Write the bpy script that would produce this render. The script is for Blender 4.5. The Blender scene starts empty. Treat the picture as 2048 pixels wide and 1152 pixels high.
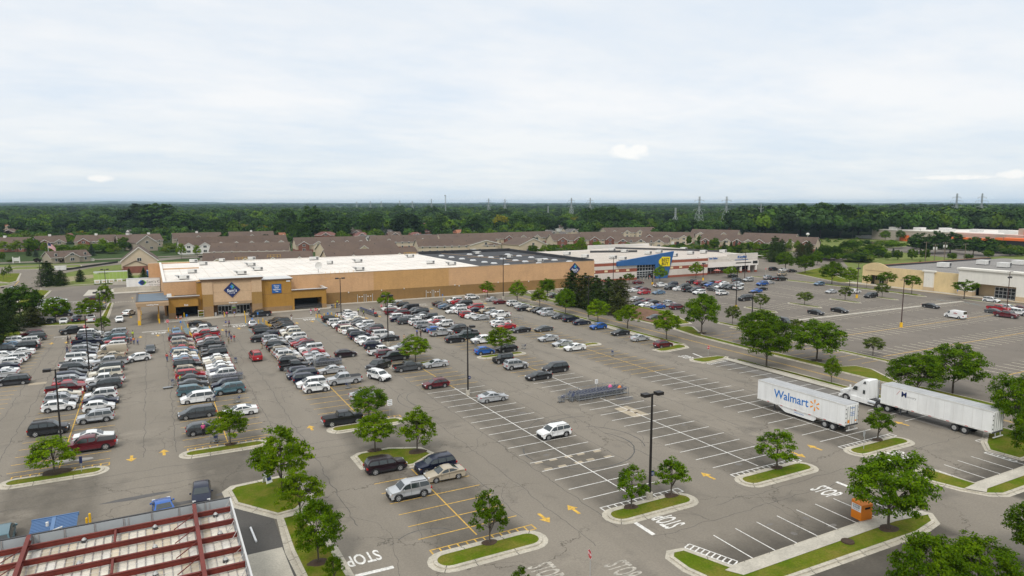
import bpy, math, random
import numpy as np
from mathutils import Vector, Matrix, noise

C = bpy.context.scene.collection
rnd = random.Random(11)
PI = math.pi

FPX, HZ, CAMH, U1 = 1360., 405., 31., 295.
PITCH = math.atan((576 - HZ) / FPX)
YAW = math.atan((1024 - U1) / (FPX / math.cos(PITCH)))
SY, CY = math.sin(YAW), math.cos(YAW)

def G(u, v, z=0.):
 """place on the plane at height z that the photograph shows at (u, v)"""
 a, b = (u - 1024) / FPX, (v - 576) / FPX
 dn = math.sin(PITCH) + b * math.cos(PITCH)
 fw = math.cos(PITCH) - b * math.sin(PITCH)
 t = (CAMH - z) / dn
 return (a * t * CY + fw * t * SY, -a * t * SY + fw * t * CY)

def Zat(x, y, v1):
 """height of the point above (x, y) that the photograph shows in row v1"""
 b = x * SY + y * CY
 k = (v1 - 576) / FPX
 return CAMH - b * (math.sin(PITCH) + k * math.cos(PITCH)) / (math.cos(PITCH) - k * math.sin(PITCH))

cam = bpy.data.cameras.new('camera')
camo = bpy.data.objects.new('camera', cam)
C.objects.link(camo)
camo.location = (0, 0, CAMH)
camo.rotation_euler = (PI / 2 - PITCH, 0, -YAW)
cam.sensor_width = 36
cam.lens = 36 * FPX / 2048
cam.clip_start = .5
cam.clip_end = 60000
sc = bpy.context.scene
sc.camera = camo
sc.view_settings.view_transform = 'Standard'
sc.view_settings.look = 'None'
sc.view_settings.exposure = .12
sc.cycles.use_denoising = True
sc.cycles.max_bounces = 6
sc.cycles.volume_bounces = 0
sc.cycles.transparent_max_bounces = 8

def nodes(name):
 m = bpy.data.materials.new(name)
 m.use_nodes = True
 nt = m.node_tree
 return m, nt, nt.nodes['Principled BSDF']

def N(nt, t, **kw):
 n = nt.nodes.new(t)
 for k, v in kw.items():
  setattr(n, k, v)
 return n

def setin(n, **kw):
 for k, v in kw.items():
  n.inputs[k.replace('_', ' ')].default_value = v

def rgba(c):
 return (c[0], c[1], c[2], 1)

def mixc(nt, a, b, fac, mode='MIX'):
 m = N(nt, 'ShaderNodeMix', data_type='RGBA', blend_type=mode)
 for s, x in ((m.inputs[0], fac), (m.inputs[6], a), (m.inputs[7], b)):
  if hasattr(x, 'is_output'):
   nt.links.new(x, s)
  elif isinstance(x, (int, float)):
   s.default_value = x
  else:
   s.default_value = rgba(x)
 return m.outputs[2]

def ramp(nt, src, p0, p1, c0=(0, 0, 0), c1=(1, 1, 1)):
 r = N(nt, 'ShaderNodeValToRGB')
 r.color_ramp.elements[0].position = p0
 r.color_ramp.elements[1].position = p1
 r.color_ramp.elements[0].color = rgba(c0)
 r.color_ramp.elements[1].color = rgba(c1)
 nt.links.new(src, r.inputs[0])
 return r.outputs[0]

def geo_pos(nt):
 return N(nt, 'ShaderNodeNewGeometry').outputs['Position']

def noisef(nt, co, scale, detail=4, rough=.55, sc3=None):
 n = N(nt, 'ShaderNodeTexNoise')
 setin(n, Scale=scale, Detail=detail, Roughness=rough)
 if sc3:
  mp = N(nt, 'ShaderNodeMapping')
  mp.inputs['Scale'].default_value = sc3
  nt.links.new(co, mp.inputs[0])
  co = mp.outputs[0]
 nt.links.new(co, n.inputs['Vector'])
 return n.outputs['Fac']

MATS = {}

def mat(name, col, rough=.8, metal=0., var=0., vscale=1., coat=0., spec=.5, emit=None, obj=False, fine=0., fscale=8., streak=0.):
 """plain surface: base colour with blotchy wear (var), fine grain, and runs of dirt (streak)"""
 m, nt, b = nodes(name)
 setin(b, Roughness=rough, Metallic=metal)
 b.inputs['Specular IOR Level'].default_value = spec
 b.inputs['Coat Weight'].default_value = coat
 b.inputs['Coat Roughness'].default_value = .06
 c = col
 if var or fine or streak:
  co = N(nt, 'ShaderNodeTexCoord').outputs['Object'] if obj else geo_pos(nt)
  out = None
  if var:
   f = ramp(nt, noisef(nt, co, vscale, 5, .6), .3, .7)
   out = mixc(nt, [x * (1 - var) for x in col], [min(1, x * (1 + var)) for x in col], f)
  if fine:
   f = ramp(nt, noisef(nt, co, fscale, 2, .5), .35, .65)
   out = mixc(nt, out or col, mixc(nt, [1 - fine] * 3, [1 + fine] * 3, f), 1., 'MULTIPLY')
  if streak:
   f = ramp(nt, noisef(nt, co, 1., 4, .6, (1.1, 1.1, .12)), .42, .75)
   out = mixc(nt, out or col, mixc(nt, (1, 1, 1), [1 - streak] * 3, f), 1., 'MULTIPLY')
  nt.links.new(out, b.inputs['Base Color'])
 else:
  b.inputs['Base Color'].default_value = rgba(c)
 MATS[name] = m
 return m

def block_mat(name, col, bw, bh, mortar=.75, var=.06):
 """painted concrete block: courses cut into the wall by height and run, colour slightly uneven"""
 m, nt, b = nodes(name)
 setin(b, Roughness=.88)
 co = geo_pos(nt)
 sx = N(nt, 'ShaderNodeSeparateXYZ')
 nt.links.new(co, sx.inputs[0])
 add = N(nt, 'ShaderNodeMath', operation='ADD')
 nt.links.new(sx.outputs[0], add.inputs[0])
 nt.links.new(sx.outputs[1], add.inputs[1])
 cb = N(nt, 'ShaderNodeCombineXYZ')
 nt.links.new(add.outputs[0], cb.inputs[0])
 nt.links.new(sx.outputs[2], cb.inputs[1])
 br = N(nt, 'ShaderNodeTexBrick')
 br.inputs['Color1'].default_value = rgba([x * (1 - var) for x in col])
 br.inputs['Color2'].default_value = rgba([x * (1 + var) for x in col])
 br.inputs['Mortar'].default_value = rgba([x * mortar for x in col])
 setin(br, Scale=1., Mortar_Size=.012, Brick_Width=bw, Row_Height=bh)
 nt.links.new(cb.outputs[0], br.inputs['Vector'])
 f = ramp(nt, noisef(nt, co, .25, 5, .6), .3, .7)
 o = mixc(nt, br.outputs['Color'], mixc(nt, (.9, .9, .9), (1.06, 1.05, 1.03), f), 1., 'MULTIPLY')
 f2 = ramp(nt, noisef(nt, co, 1., 4, .6, (.9, .9, .1)), .5, .8)
 o = mixc(nt, o, mixc(nt, (1, 1, 1), (.9, .89, .87), f2), 1., 'MULTIPLY')
 nt.links.new(o, b.inputs['Base Color'])
 MATS[name] = m
 return m

def asphalt(name, base, dark, crack=1., patch=.5):
 m, nt, b = nodes(name)
 setin(b, Roughness=.93)
 b.inputs['Specular IOR Level'].default_value = .25
 co = geo_pos(nt)
 big = ramp(nt, noisef(nt, co, .035, 6, .6), .3, .72)
 col = mixc(nt, base, [x * (1 - .22 * patch) for x in base], big)
 lane = ramp(nt, noisef(nt, co, 1., 5, .62, (.22, .03, 1)), .45, .72)
 col = mixc(nt, col, [x * (1 - .2 * patch) for x in base], lane)
 st = ramp(nt, noisef(nt, co, .16, 6, .62), .56, .76)
 col = mixc(nt, col, dark, mixc(nt, (0, 0, 0), (.75, .75, .75), st))
 if name == 'asphalt_lot':        # bays worn and oil-darkened along the parking rows
  sx = N(nt, 'ShaderNodeSeparateXYZ')
  nt.links.new(co, sx.inputs[0])
  def mm(op, a, b_):
   q = N(nt, 'ShaderNodeMath', operation=op)
   for i, x in enumerate((a, b_)):
    if hasattr(x, 'is_output'):
     nt.links.new(x, q.inputs[i])
    elif x is not None:
     q.inputs[i].default_value = x
   return q.outputs[0]
  saw = mm('ABSOLUTE', mm('SUBTRACT', mm('FRACT', mm('DIVIDE', mm('ADD', sx.outputs[0], 18.28 * 2.5 - 7.35), 18.28), None), .5), None)
  bay_ = ramp(nt, mm('MULTIPLY', saw, 2.), .4, .58, (1, 1, 1), (0, 0, 0))
  yy = ramp(nt, mm('DIVIDE', mm('SUBTRACT', sx.outputs[1], 48.), 160.), .02, .9, (1, 1, 1), (.35, .35, .35))
  cut = ramp(nt, mm('DIVIDE', mm('SUBTRACT', sx.outputs[1], 52.), 10.), .0, .1)
  mot = ramp(nt, noisef(nt, co, .33, 6, .68, (1, .7, 1)), .3, .66)
  f = mixc(nt, (0, 0, 0), mixc(nt, (0, 0, 0), mixc(nt, (.5, .5, .5), (1, 1, 1), mot), yy), mixc(nt, (0, 0, 0), bay_, cut))
  col = mixc(nt, col, [x * .44 for x in base], f)
  wob = mm('MULTIPLY', mm('SUBTRACT', noisef(nt, co, .4, 5, .65), .5), 4.)
  e1 = ramp(nt, mm('SUBTRACT', mm('DIVIDE', mm('ABSOLUTE', mm('SUBTRACT', sx.outputs[0], 54.), None), 12.6), .5), .4, .5, (1, 1, 1), (0, 0, 0))
  e2 = ramp(nt, mm('SUBTRACT', mm('DIVIDE', mm('ABSOLUTE', mm('SUBTRACT', sx.outputs[0], 88.), None), 9.), .5), .4, .5, (1, 1, 1), (0, 0, 0))
  ey = ramp(nt, mm('DIVIDE', mm('SUBTRACT', mm('ADD', sx.outputs[1], wob), 38.), 9.), .25, .75, (1, 1, 1), (0, 0, 0))
  f = mixc(nt, (0, 0, 0), mixc(nt, e1, (1, 1, 1), e2), ey)
  col = mixc(nt, col, mixc(nt, [x * .3 for x in base], [x * .42 for x in base], mot), f)
 pale = ramp(nt, noisef(nt, co, .09, 5, .6, (1, 1.7, 1)), .6, .78)
 col = mixc(nt, col, [min(1, x * 1.16) for x in base], mixc(nt, (0, 0, 0), (.9, .9, .9), pale))
 gr = ramp(nt, noisef(nt, co, 5., 3, .7), .3, .7)
 col = mixc(nt, col, mixc(nt, (.86, .86, .86), (1.1, 1.1, 1.1), gr), 1., 'MULTIPLY')
 if crack:
  wn = N(nt, 'ShaderNodeTexNoise')
  setin(wn, Scale=.22, Detail=5, Roughness=.68)
  nt.links.new(co, wn.inputs['Vector'])
  sub = N(nt, 'ShaderNodeVectorMath', operation='SUBTRACT')
  nt.links.new(wn.outputs['Color'], sub.inputs[0])
  sub.inputs[1].default_value = (.5, .5, .5)
  scl = N(nt, 'ShaderNodeVectorMath', operation='SCALE')
  nt.links.new(sub.outputs[0], scl.inputs[0])
  scl.inputs['Scale'].default_value = 7.
  ad = N(nt, 'ShaderNodeVectorMath', operation='ADD')
  nt.links.new(co, ad.inputs[0])
  nt.links.new(scl.outputs[0], ad.inputs[1])
  for s, w, lo, hi, dk in ((.075, .0058, .38, .5, .34), (.2, .011, .53, .62, .5)):
   vo = N(nt, 'ShaderNodeTexVoronoi', feature='DISTANCE_TO_EDGE', voronoi_dimensions='2D')
   vo.inputs['Scale'].default_value = s
   nt.links.new(ad.outputs[0], vo.inputs['Vector'])
   line = ramp(nt, vo.outputs['Distance'], w * .3, w, (1, 1, 1), (0, 0, 0))
   mask = ramp(nt, noisef(nt, co, .06 if s < .1 else .05, 3, .6), lo, hi)
   f = mixc(nt, (0, 0, 0), line, mask)
   col = mixc(nt, col, [x * dk for x in base], mixc(nt, (0, 0, 0), (crack,) * 3, f, 'MIX'))
 nt.links.new(col, b.inputs['Base Color'])
 MATS[name] = m
 return m

def grass_mat(name, a, bcol, dry, dryamt=.5):
 m, nt, b = nodes(name)
 setin(b, Roughness=.95)
 b.inputs['Specular IOR Level'].default_value = .03
 co = geo_pos(nt)
 c = mixc(nt, a, bcol, ramp(nt, noisef(nt, co, .5, 6, .65), .3, .7))
 c = mixc(nt, c, dry, mixc(nt, (0, 0, 0), (dryamt,) * 3, ramp(nt, noisef(nt, co, .3, 7, .7), .42, .64)))
 c = mixc(nt, c, mixc(nt, (.72, .72, .72), (1.2, 1.2, 1.2), ramp(nt, noisef(nt, co, 5, 3, .7), .3, .7)), 1., 'MULTIPLY')
 nt.links.new(c, b.inputs['Base Color'])
 MATS[name] = m
 return m

def leaf_mat(name, a, bcol, trans=.35, spread=.45):
 """leaves: every leaf its own shade between two greens, a little light coming through"""
 m, nt, b = nodes(name)
 g = N(nt, 'ShaderNodeNewGeometry')
 oi = N(nt, 'ShaderNodeObjectInfo')
 c = mixc(nt, a, bcol, g.outputs['Random Per Island'])
 dk = mixc(nt, [1 - spread] * 3, [1 + spread * .6] * 3, oi.outputs['Random'])
 c = mixc(nt, c, dk, 1., 'MULTIPLY')
 cl = ramp(nt, noisef(nt, g.outputs['Position'], .55, 2, .5), .32, .68)
 c = mixc(nt, c, mixc(nt, (.6, .66, .6), (1.35, 1.25, 1.), cl), 1., 'MULTIPLY')
 nt.links.new(c, b.inputs['Base Color'])
 setin(b, Roughness=.85)
 b.inputs['Specular IOR Level'].default_value = .06
 tr = N(nt, 'ShaderNodeBsdfTranslucent')
 nt.links.new(mixc(nt, c, (1.3, 1.35, .4), 1., 'MULTIPLY'), tr.inputs[0])
 mx = N(nt, 'ShaderNodeMixShader')
 mx.inputs[0].default_value = trans
 nt.links.new(b.outputs[0], mx.inputs[1])
 nt.links.new(tr.outputs[0], mx.inputs[2])
 nt.links.new(mx.outputs[0], nt.nodes['Material Output'].inputs[0])
 MATS[name] = m
 return m

def shingle_mat(name, col):
 m, nt, b = nodes(name)
 setin(b, Roughness=.95)
 co = geo_pos(nt)
 f = ramp(nt, noisef(nt, co, .9, 5, .7), .3, .7)
 c = mixc(nt, [x * .84 for x in col], [x * 1.14 for x in col], f)
 f = ramp(nt, noisef(nt, co, .12, 3, .5), .35, .65)
 c = mixc(nt, c, mixc(nt, (.9, .9, .92), (1.06, 1.05, 1.02), f), 1., 'MULTIPLY')
 wv = N(nt, 'ShaderNodeTexWave', wave_type='BANDS', bands_direction='Z')
 setin(wv, Scale=1.6, Distortion=.3)
 nt.links.new(co, wv.inputs['Vector'])
 c = mixc(nt, c, mixc(nt, (.9, .9, .9), (1.04, 1.04, 1.04), wv.outputs['Fac']), 1., 'MULTIPLY')
 nt.links.new(c, b.inputs['Base Color'])
 MATS[name] = m
 return m

asphalt('asphalt_lot', (.243, .213, .173), (.115, .103, .087), 1., .95)
asphalt('asphalt_far', (.192, .166, .138), (.11, .098, .085), .9, 1.)
asphalt('asphalt_road', (.215, .185, .148), (.13, .115, .095), .7, 1.)
asphalt('asphalt_fresh', (.105, .098, .09), (.06, .058, .055), .6, .9)
mat('asphalt_stall', (.15, .137, .122), .95, var=.2, vscale=.35, fine=.1, fscale=5)
mat('patch_tan', (.36, .3, .215), .9, var=.2, vscale=.8)
mat('seam', (.085, .078, .07), .95, var=.3, vscale=1.5)
mat('skid', (.085, .08, .075), .95, var=.35, vscale=.8)
mat('wet_spot', (.075, .068, .062), .55, var=.3, vscale=1.2)
mat('concrete', (.43, .395, .33), .9, var=.14, vscale=.5, fine=.1, fscale=6)
mat('kerb', (.44, .4, .325), .9, var=.16, vscale=.8, fine=.12, fscale=5)
mat('paint_white', (.66, .64, .6), .8, var=.14, vscale=1.3, fine=.2, fscale=4)
mat('paint_pale', (.56, .5, .38), .9, var=.2, vscale=1.5, fine=.2, fscale=3)
mat('paint_worn', (.36, .33, .28), .9, var=.25, vscale=1.5, fine=.25, fscale=3)
mat('paint_yellow', (.56, .34, .055), .85, var=.18, vscale=1.3, fine=.22, fscale=4)
mat('paint_blue', (.13, .185, .205), .85, var=.2, vscale=1.3, fine=.2, fscale=4)
mat('mulch', (.055, .034, .02), 1., var=.35, vscale=3)
mat('pine_mulch', (.15, .075, .04), 1., var=.35, vscale=1)
grass_mat('grass', (.07, .118, .006), (.11, .148, .01), (.19, .155, .035), .8)
grass_mat('field', (.1, .15, .03), (.14, .18, .045), (.27, .24, .11), .6)
grass_mat('dry_ground', (.22, .2, .1), (.3, .26, .16), (.34, .29, .2), .6)
grass_mat('land', (.035, .062, .02), (.05, .08, .028), (.1, .11, .045), .3)

class MB:
 def __init__(s):
  s.v, s.f, s.m, s.keys = [], [], [], []
 def k(s, m):
  if m not in s.keys:
   s.keys.append(m)
  return s.keys.index(m)
 def face(s, pts, m):
  i = len(s.v)
  s.v += [tuple(p) for p in pts]
  s.f.append(tuple(range(i, i + len(pts))))
  s.m.append(s.k(m))
 def idx(s, verts, faces, m):
  i = len(s.v)
  s.v += [tuple(p) for p in verts]
  mi = s.k(m)
  for f in faces:
   s.f.append(tuple(j + i for j in f))
   s.m.append(mi)
 def box(s, x0, x1, y0, y1, z0, z1, m, top=None):
  a = [(x0, y0, z0), (x1, y0, z0), (x1, y1, z0), (x0, y1, z0), (x0, y0, z1), (x1, y0, z1), (x1, y1, z1), (x0, y1, z1)]
  s.idx(a, [(0, 3, 2, 1), (0, 1, 5, 4), (1, 2, 6, 5), (2, 3, 7, 6), (3, 0, 4, 7)], m)
  s.idx(a[4:], [(0, 1, 2, 3)], top or m)
 def bar(s, p, q, w, m, h=None, up=(0, 0, 1)):
  p, q = Vector(p), Vector(q)
  d = (q - p).normalized()
  u = Vector(up)
  if abs(d.dot(u)) > .98:
   u = Vector((1, 0, 0))
  a = d.cross(u).normalized() * (w / 2)
  b = a.cross(d).normalized() * ((h or w) / 2)
  vs = [p - a - b, p + a - b, p + a + b, p - a + b, q - a - b, q + a - b, q + a + b, q - a + b]
  s.idx(vs, [(3, 2, 1, 0), (4, 5, 6, 7), (0, 1, 5, 4), (1, 2, 6, 5), (2, 3, 7, 6), (3, 0, 4, 7)], m)
 def cyl(s, p, q, r, m, n=10, r2=None, caps=True):
  p, q = Vector(p), Vector(q)
  d = (q - p).normalized()
  u = Vector((0, 0, 1)) if abs(d.z) < .9 else Vector((1, 0, 0))
  a = d.cross(u).normalized()
  b = d.cross(a)
  r2 = r if r2 is None else r2
  vs = []
  for i in range(n):
   t = 2 * PI * i / n
   o = a * math.cos(t) + b * math.sin(t)
   vs += [p + o * r, q + o * r2]
  fs = [(2 * i, 2 * ((i + 1) % n), 2 * ((i + 1) % n) + 1, 2 * i + 1) for i in range(n)]
  if caps:
   fs += [tuple(range(2 * n - 2, -1, -2)), tuple(range(1, 2 * n, 2))]
  s.idx(vs, fs, m)
 def prism(s, pts, z0, z1, m, top=None):
  n = len(pts)
  lo = [(x, y, z0) for x, y in pts]
  hi = [(x, y, z1) for x, y in pts]
  s.idx(lo + hi, [(i, (i + 1) % n, n + (i + 1) % n, n + i) for i in range(n)], m)
  s.idx(hi, [tuple(range(n))], top or m)
 def add(s, o, M=None):
  i = len(s.v)
  s.v += [tuple(M @ Vector(p)) for p in o.v] if M else o.v
  for f, m in zip(o.f, o.m):
   s.f.append(tuple(j + i for j in f))
   s.m.append(s.k(o.keys[m]))
  return s
 def mesh(s, name, smooth=None):
  me = bpy.data.meshes.new(name)
  me.from_pydata(s.v, [], s.f)
  for key in s.keys:
   me.materials.append(MATS.get(key))
  if me.polygons:
   me.polygons.foreach_set('material_index', s.m)
   if smooth:
    me.polygons.foreach_set('use_smooth', [True] * len(s.f))
  me.update()
  if smooth:
   bm = __import__('bmesh').new()
   bm.from_mesh(me)
   __import__('bmesh').ops.remove_doubles(bm, verts=bm.verts, dist=.0008)
   bm.to_mesh(me)
   bm.free()
   me.set_sharp_from_angle(angle=math.radians(smooth))
  return me
 def build(s, name, parent=None, smooth=None, loc=None, rz=0):
  o = bpy.data.objects.new(name, s.mesh(name, smooth))
  C.objects.link(o)
  if parent:
   o.parent = parent
  if loc:
   o.location = loc
   o.rotation_euler = (0, 0, rz)
  return o

USED = {}
def tag(o, label, cat, group=None):
 o['label'], o['category'] = label, cat
 if group:
  o['group'] = group
 USED.setdefault(label, []).append(o)
 return o

def emp(name, loc, rz, label, cat, group=None):
 o = bpy.data.objects.new(name, None)
 o.empty_display_size = .3
 C.objects.link(o)
 o.location = loc
 o.rotation_euler = (0, 0, rz)
 return tag(o, label, cat, group)

def struct(o, kind='structure'):
 o['kind'] = kind
 return o

def dup(o, parent=None):
 c = o.copy()
 C.objects.link(c)
 if parent:
  c.parent = parent
 for ch in list(o.children):
  dup(ch, c)
 return c

def text_mb(txt, size, m, depth=.02, bold=0., sx=1., align='CENTER', space=1., shear=0.):
 """lettering as a mesh in the XY plane, facing +Z"""
 cu = bpy.data.curves.new('lettering', 'FONT')
 cu.body = txt
 cu.size = size
 cu.extrude = depth / 2
 cu.offset = bold
 cu.align_x = align
 cu.align_y = 'CENTER'
 cu.space_character = space
 cu.shear = shear
 cu.resolution_u = 3
 ob = bpy.data.objects.new('lettering', cu)
 C.objects.link(ob)
 dg = bpy.context.evaluated_depsgraph_get()
 me = ob.evaluated_get(dg).to_mesh()
 b = MB()
 b.idx([(v.co.x * sx, v.co.y, v.co.z) for v in me.vertices], [tuple(p.vertices) for p in me.polygons], m)
 bpy.data.objects.remove(ob)
 bpy.data.curves.remove(cu)
 return b

def wall_text(mb, txt, size, m, x, y, z, face='-y', **kw):
 t = text_mb(txt, size, m, **kw)
 if face == '-y':
  M = Matrix.Translation((x, y, z)) @ Matrix.Rotation(PI / 2, 4, 'X')
 elif face == '-x':
  M = Matrix.Translation((x, y, z)) @ Matrix.Rotation(-PI / 2, 4, 'Z') @ Matrix.Rotation(PI / 2, 4, 'X')
 else:
  M = face
 mb.add(t, M)
 return mb

SUN_EL, SUN_AZ = math.radians(48), math.radians(222)      # azimuth clockwise from +Y
sun = bpy.data.lights.new('sun', 'SUN')
sun.energy = 1.5
sun.angle = math.radians(14)
sun.color = (1., .96, .89)
suno = bpy.data.objects.new('sun', sun)
C.objects.link(suno)
sd = Vector((math.sin(SUN_AZ) * math.cos(SUN_EL), math.cos(SUN_AZ) * math.cos(SUN_EL), math.sin(SUN_EL)))
suno.rotation_euler = sd.to_track_quat('Z', 'Y').to_euler()
suno.location = (0, 0, 200)

w = bpy.data.worlds.new('World')
sc.world = w
w.use_nodes = True
nt = w.node_tree
bg = nt.nodes['Background']
sky = N(nt, 'ShaderNodeTexSky', sky_type='NISHITA')
sky.sun_disc = False
sky.sun_elevation = SUN_EL
sky.sun_rotation = SUN_AZ
tc = N(nt, 'ShaderNodeTexCoord').outputs['Generated']
sp = N(nt, 'ShaderNodeSeparateXYZ')
nt.links.new(tc, sp.inputs[0])
def mth(op, a, b=None):
 n = N(nt, 'ShaderNodeMath', operation=op)
 for i, x in enumerate((a, b)):
  if x is None:
   continue
  if hasattr(x, 'is_output'):
   nt.links.new(x, n.inputs[i])
  else:
   n.inputs[i].default_value = x
 return n.outputs[0]
zz = mth('ADD', mth('MAXIMUM', sp.outputs[2], 0.), .13)
cb = N(nt, 'ShaderNodeCombineXYZ')
nt.links.new(mth('DIVIDE', sp.outputs[0], zz), cb.inputs[0])
nt.links.new(mth('DIVIDE', sp.outputs[1], zz), cb.inputs[1])
cl1 = noisef(nt, cb.outputs[0], .62, 9, .6, (1, 1.25, 1))
wisps = ramp(nt, cl1, .42, .6)
cl2 = ramp(nt, noisef(nt, cb.outputs[0], 1.5, 8, .64, (.8, 1.5, 1)), .36, .7)
skyc = mixc(nt, (0, 0, 0), sky.outputs[0], .07)
grey = mixc(nt, (.755, .83, .915), (.85, .885, .92), cl2)
cloud = mixc(nt, grey, (.925, .935, .945), wisps)
az = mth('ARCTAN2', sp.outputs[0], sp.outputs[1])
el_ = mth('ARCSINE', sp.outputs[2])
puff = None
for u, v, wu, wv in ((1258, 306, 40, 13), (1240, 301, 18, 12), (1278, 300, 20, 12), (203, 357, 24, 7), (1905, 355, 60, 5), (2036, 348, 28, 8)):
 d_ = camo.rotation_euler.to_matrix() @ Vector(((u - 1024) / FPX, (576 - v) / FPX, -1)).normalized()
 a = mth('DIVIDE', mth('SUBTRACT', az, math.atan2(d_.x, d_.y)), wu / FPX)
 e = mth('DIVIDE', mth('SUBTRACT', el_, math.asin(d_.z)), wv / FPX)
 q = mth('SUBTRACT', 1.25, mth('ADD', mth('MULTIPLY', a, a), mth('MULTIPLY', e, e)))
 puff = q if puff is None else mth('MAXIMUM', puff, q)
pn = noisef(nt, tc, 55, 6, .65)
puff = ramp(nt, mth('ADD', puff, mth('MULTIPLY', mth('SUBTRACT', pn, .5), 2.6)), .25, .95)
up = ramp(nt, sp.outputs[2], .3, .85, (1, 1, 1), (1.45, 1.43, 1.38))
low = ramp(nt, sp.outputs[2], 0., .13, (.88, .92, .94), (1, 1, 1))
cloud = mixc(nt, cloud, low, 1., 'MULTIPLY')
cloud = mixc(nt, cloud, (1.02, 1.0, .97), mixc(nt, (0, 0, 0), (.8, .8, .8), puff))
cloud = mixc(nt, cloud, up, 1., 'MULTIPLY')
tot = mixc(nt, skyc, cloud, .9)
nt.links.new(tot, bg.inputs[0])
bg.inputs[1].default_value = 1.
PITCHW = 2.83

def sheet(name, pts, z, m):
 b = MB()
 b.face([(x, y, z) for x, y in pts], m)
 return struct(b.build(name))

disc = [(30000 * math.cos(2 * PI * i / 64), 30000 * math.sin(2 * PI * i / 64)) for i in range(64)]
sheet('ground', disc, -.06, 'land')
sheet('field', [(-120, 190), (-120, 430), (380, 330), (560, 420), (640, 120), (120, 180)], -.04, 'field')
sheet('parking_lot', [(-120, -20), (-120, 150), (-34, 190), (-30, 206), (-11, 203), (-11, 244), (-6, 262), (5, 262), (60, 262), (150, 206), (103.5, 200), (103.5, -20)], 0, 'asphalt_lot')
sheet('far_parking_lot', [(110.4, -40), (110.4, 150), (130, 224), (255, 262), (262, 220), (243, 172), (243, 120), (300, -40)], -.004, 'asphalt_far')
sheet('side_parking_lot', [(-31, 209), (-31.6, 287), (-21, 300), (6, 296), (6, 250), (-5, 250), (-11.3, 244), (-12, 206)], -.006, 'asphalt_far')
sheet('drive_road', [(103.3, -40), (103.3, 199), (110.5, 199), (110.5, -40)], .004, 'asphalt_road')
sheet('street', [(-62, 200), (-60, 330), (-74, 372), (-120, 380), (-120, 405), (-60, 405), (-30, 409), (-10, 418), (10, 432), (40, 438), (40, 428), (14, 418), (-6, 402), (-24, 384), (-39, 345), (-35, 300), (-33, 240), (-40, 200)], .002, 'asphalt_road')
sheet('lot_entrance', [(-40, 291), (-34, 300), (-20, 300), (-31, 286)], .004, 'asphalt_road')
sheet('clubhouse_road', [(-120, 424), (-20, 432), (60, 446), (60, 452), (-20, 440), (-120, 434)], .002, 'asphalt_road')
sheet('back_road', [(3, 330), (3, 345), (24, 410), (24, 440), (38, 440), (36, 400), (14, 330)], .002, 'asphalt_road')
sheet('loading_pad', [(-20.9, 266), (-20.4, 284), (2, 280), (2, 268), (-12, 268)], .004, 'concrete')
sheet('side_drive_road', [(243, 190), (250, 262), (330, 300), (420, 280), (400, 262), (330, 240), (270, 190)], .002, 'asphalt_road')
sheet('walkway', [(2, 196.2), (2, 209), (146, 209), (146, 206.6), (48, 206.6), (46, 200.5), (27.5, 199.5)], .006, 'concrete')
sheet('bare_ground', [(-33, 318), (-19, 318), (-6, 322), (2, 345), (-10, 352), (-34, 338)], -.02, 'dry_ground')
sheet('bare_verge', [(60, 300), (160, 300), (260, 345), (330, 345), (300, 300), (250, 270), (150, 285)], -.02, 'dry_ground')
sheet('meadow', [(400, 300), (470, 360), (700, 420), (900, 380), (700, 250), (480, 230)], -.02, 'field')
sheet('home_centre_lot', [(395, 215), (430, 290), (520, 300), (505, 215)], -.01, 'asphalt_far')

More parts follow.
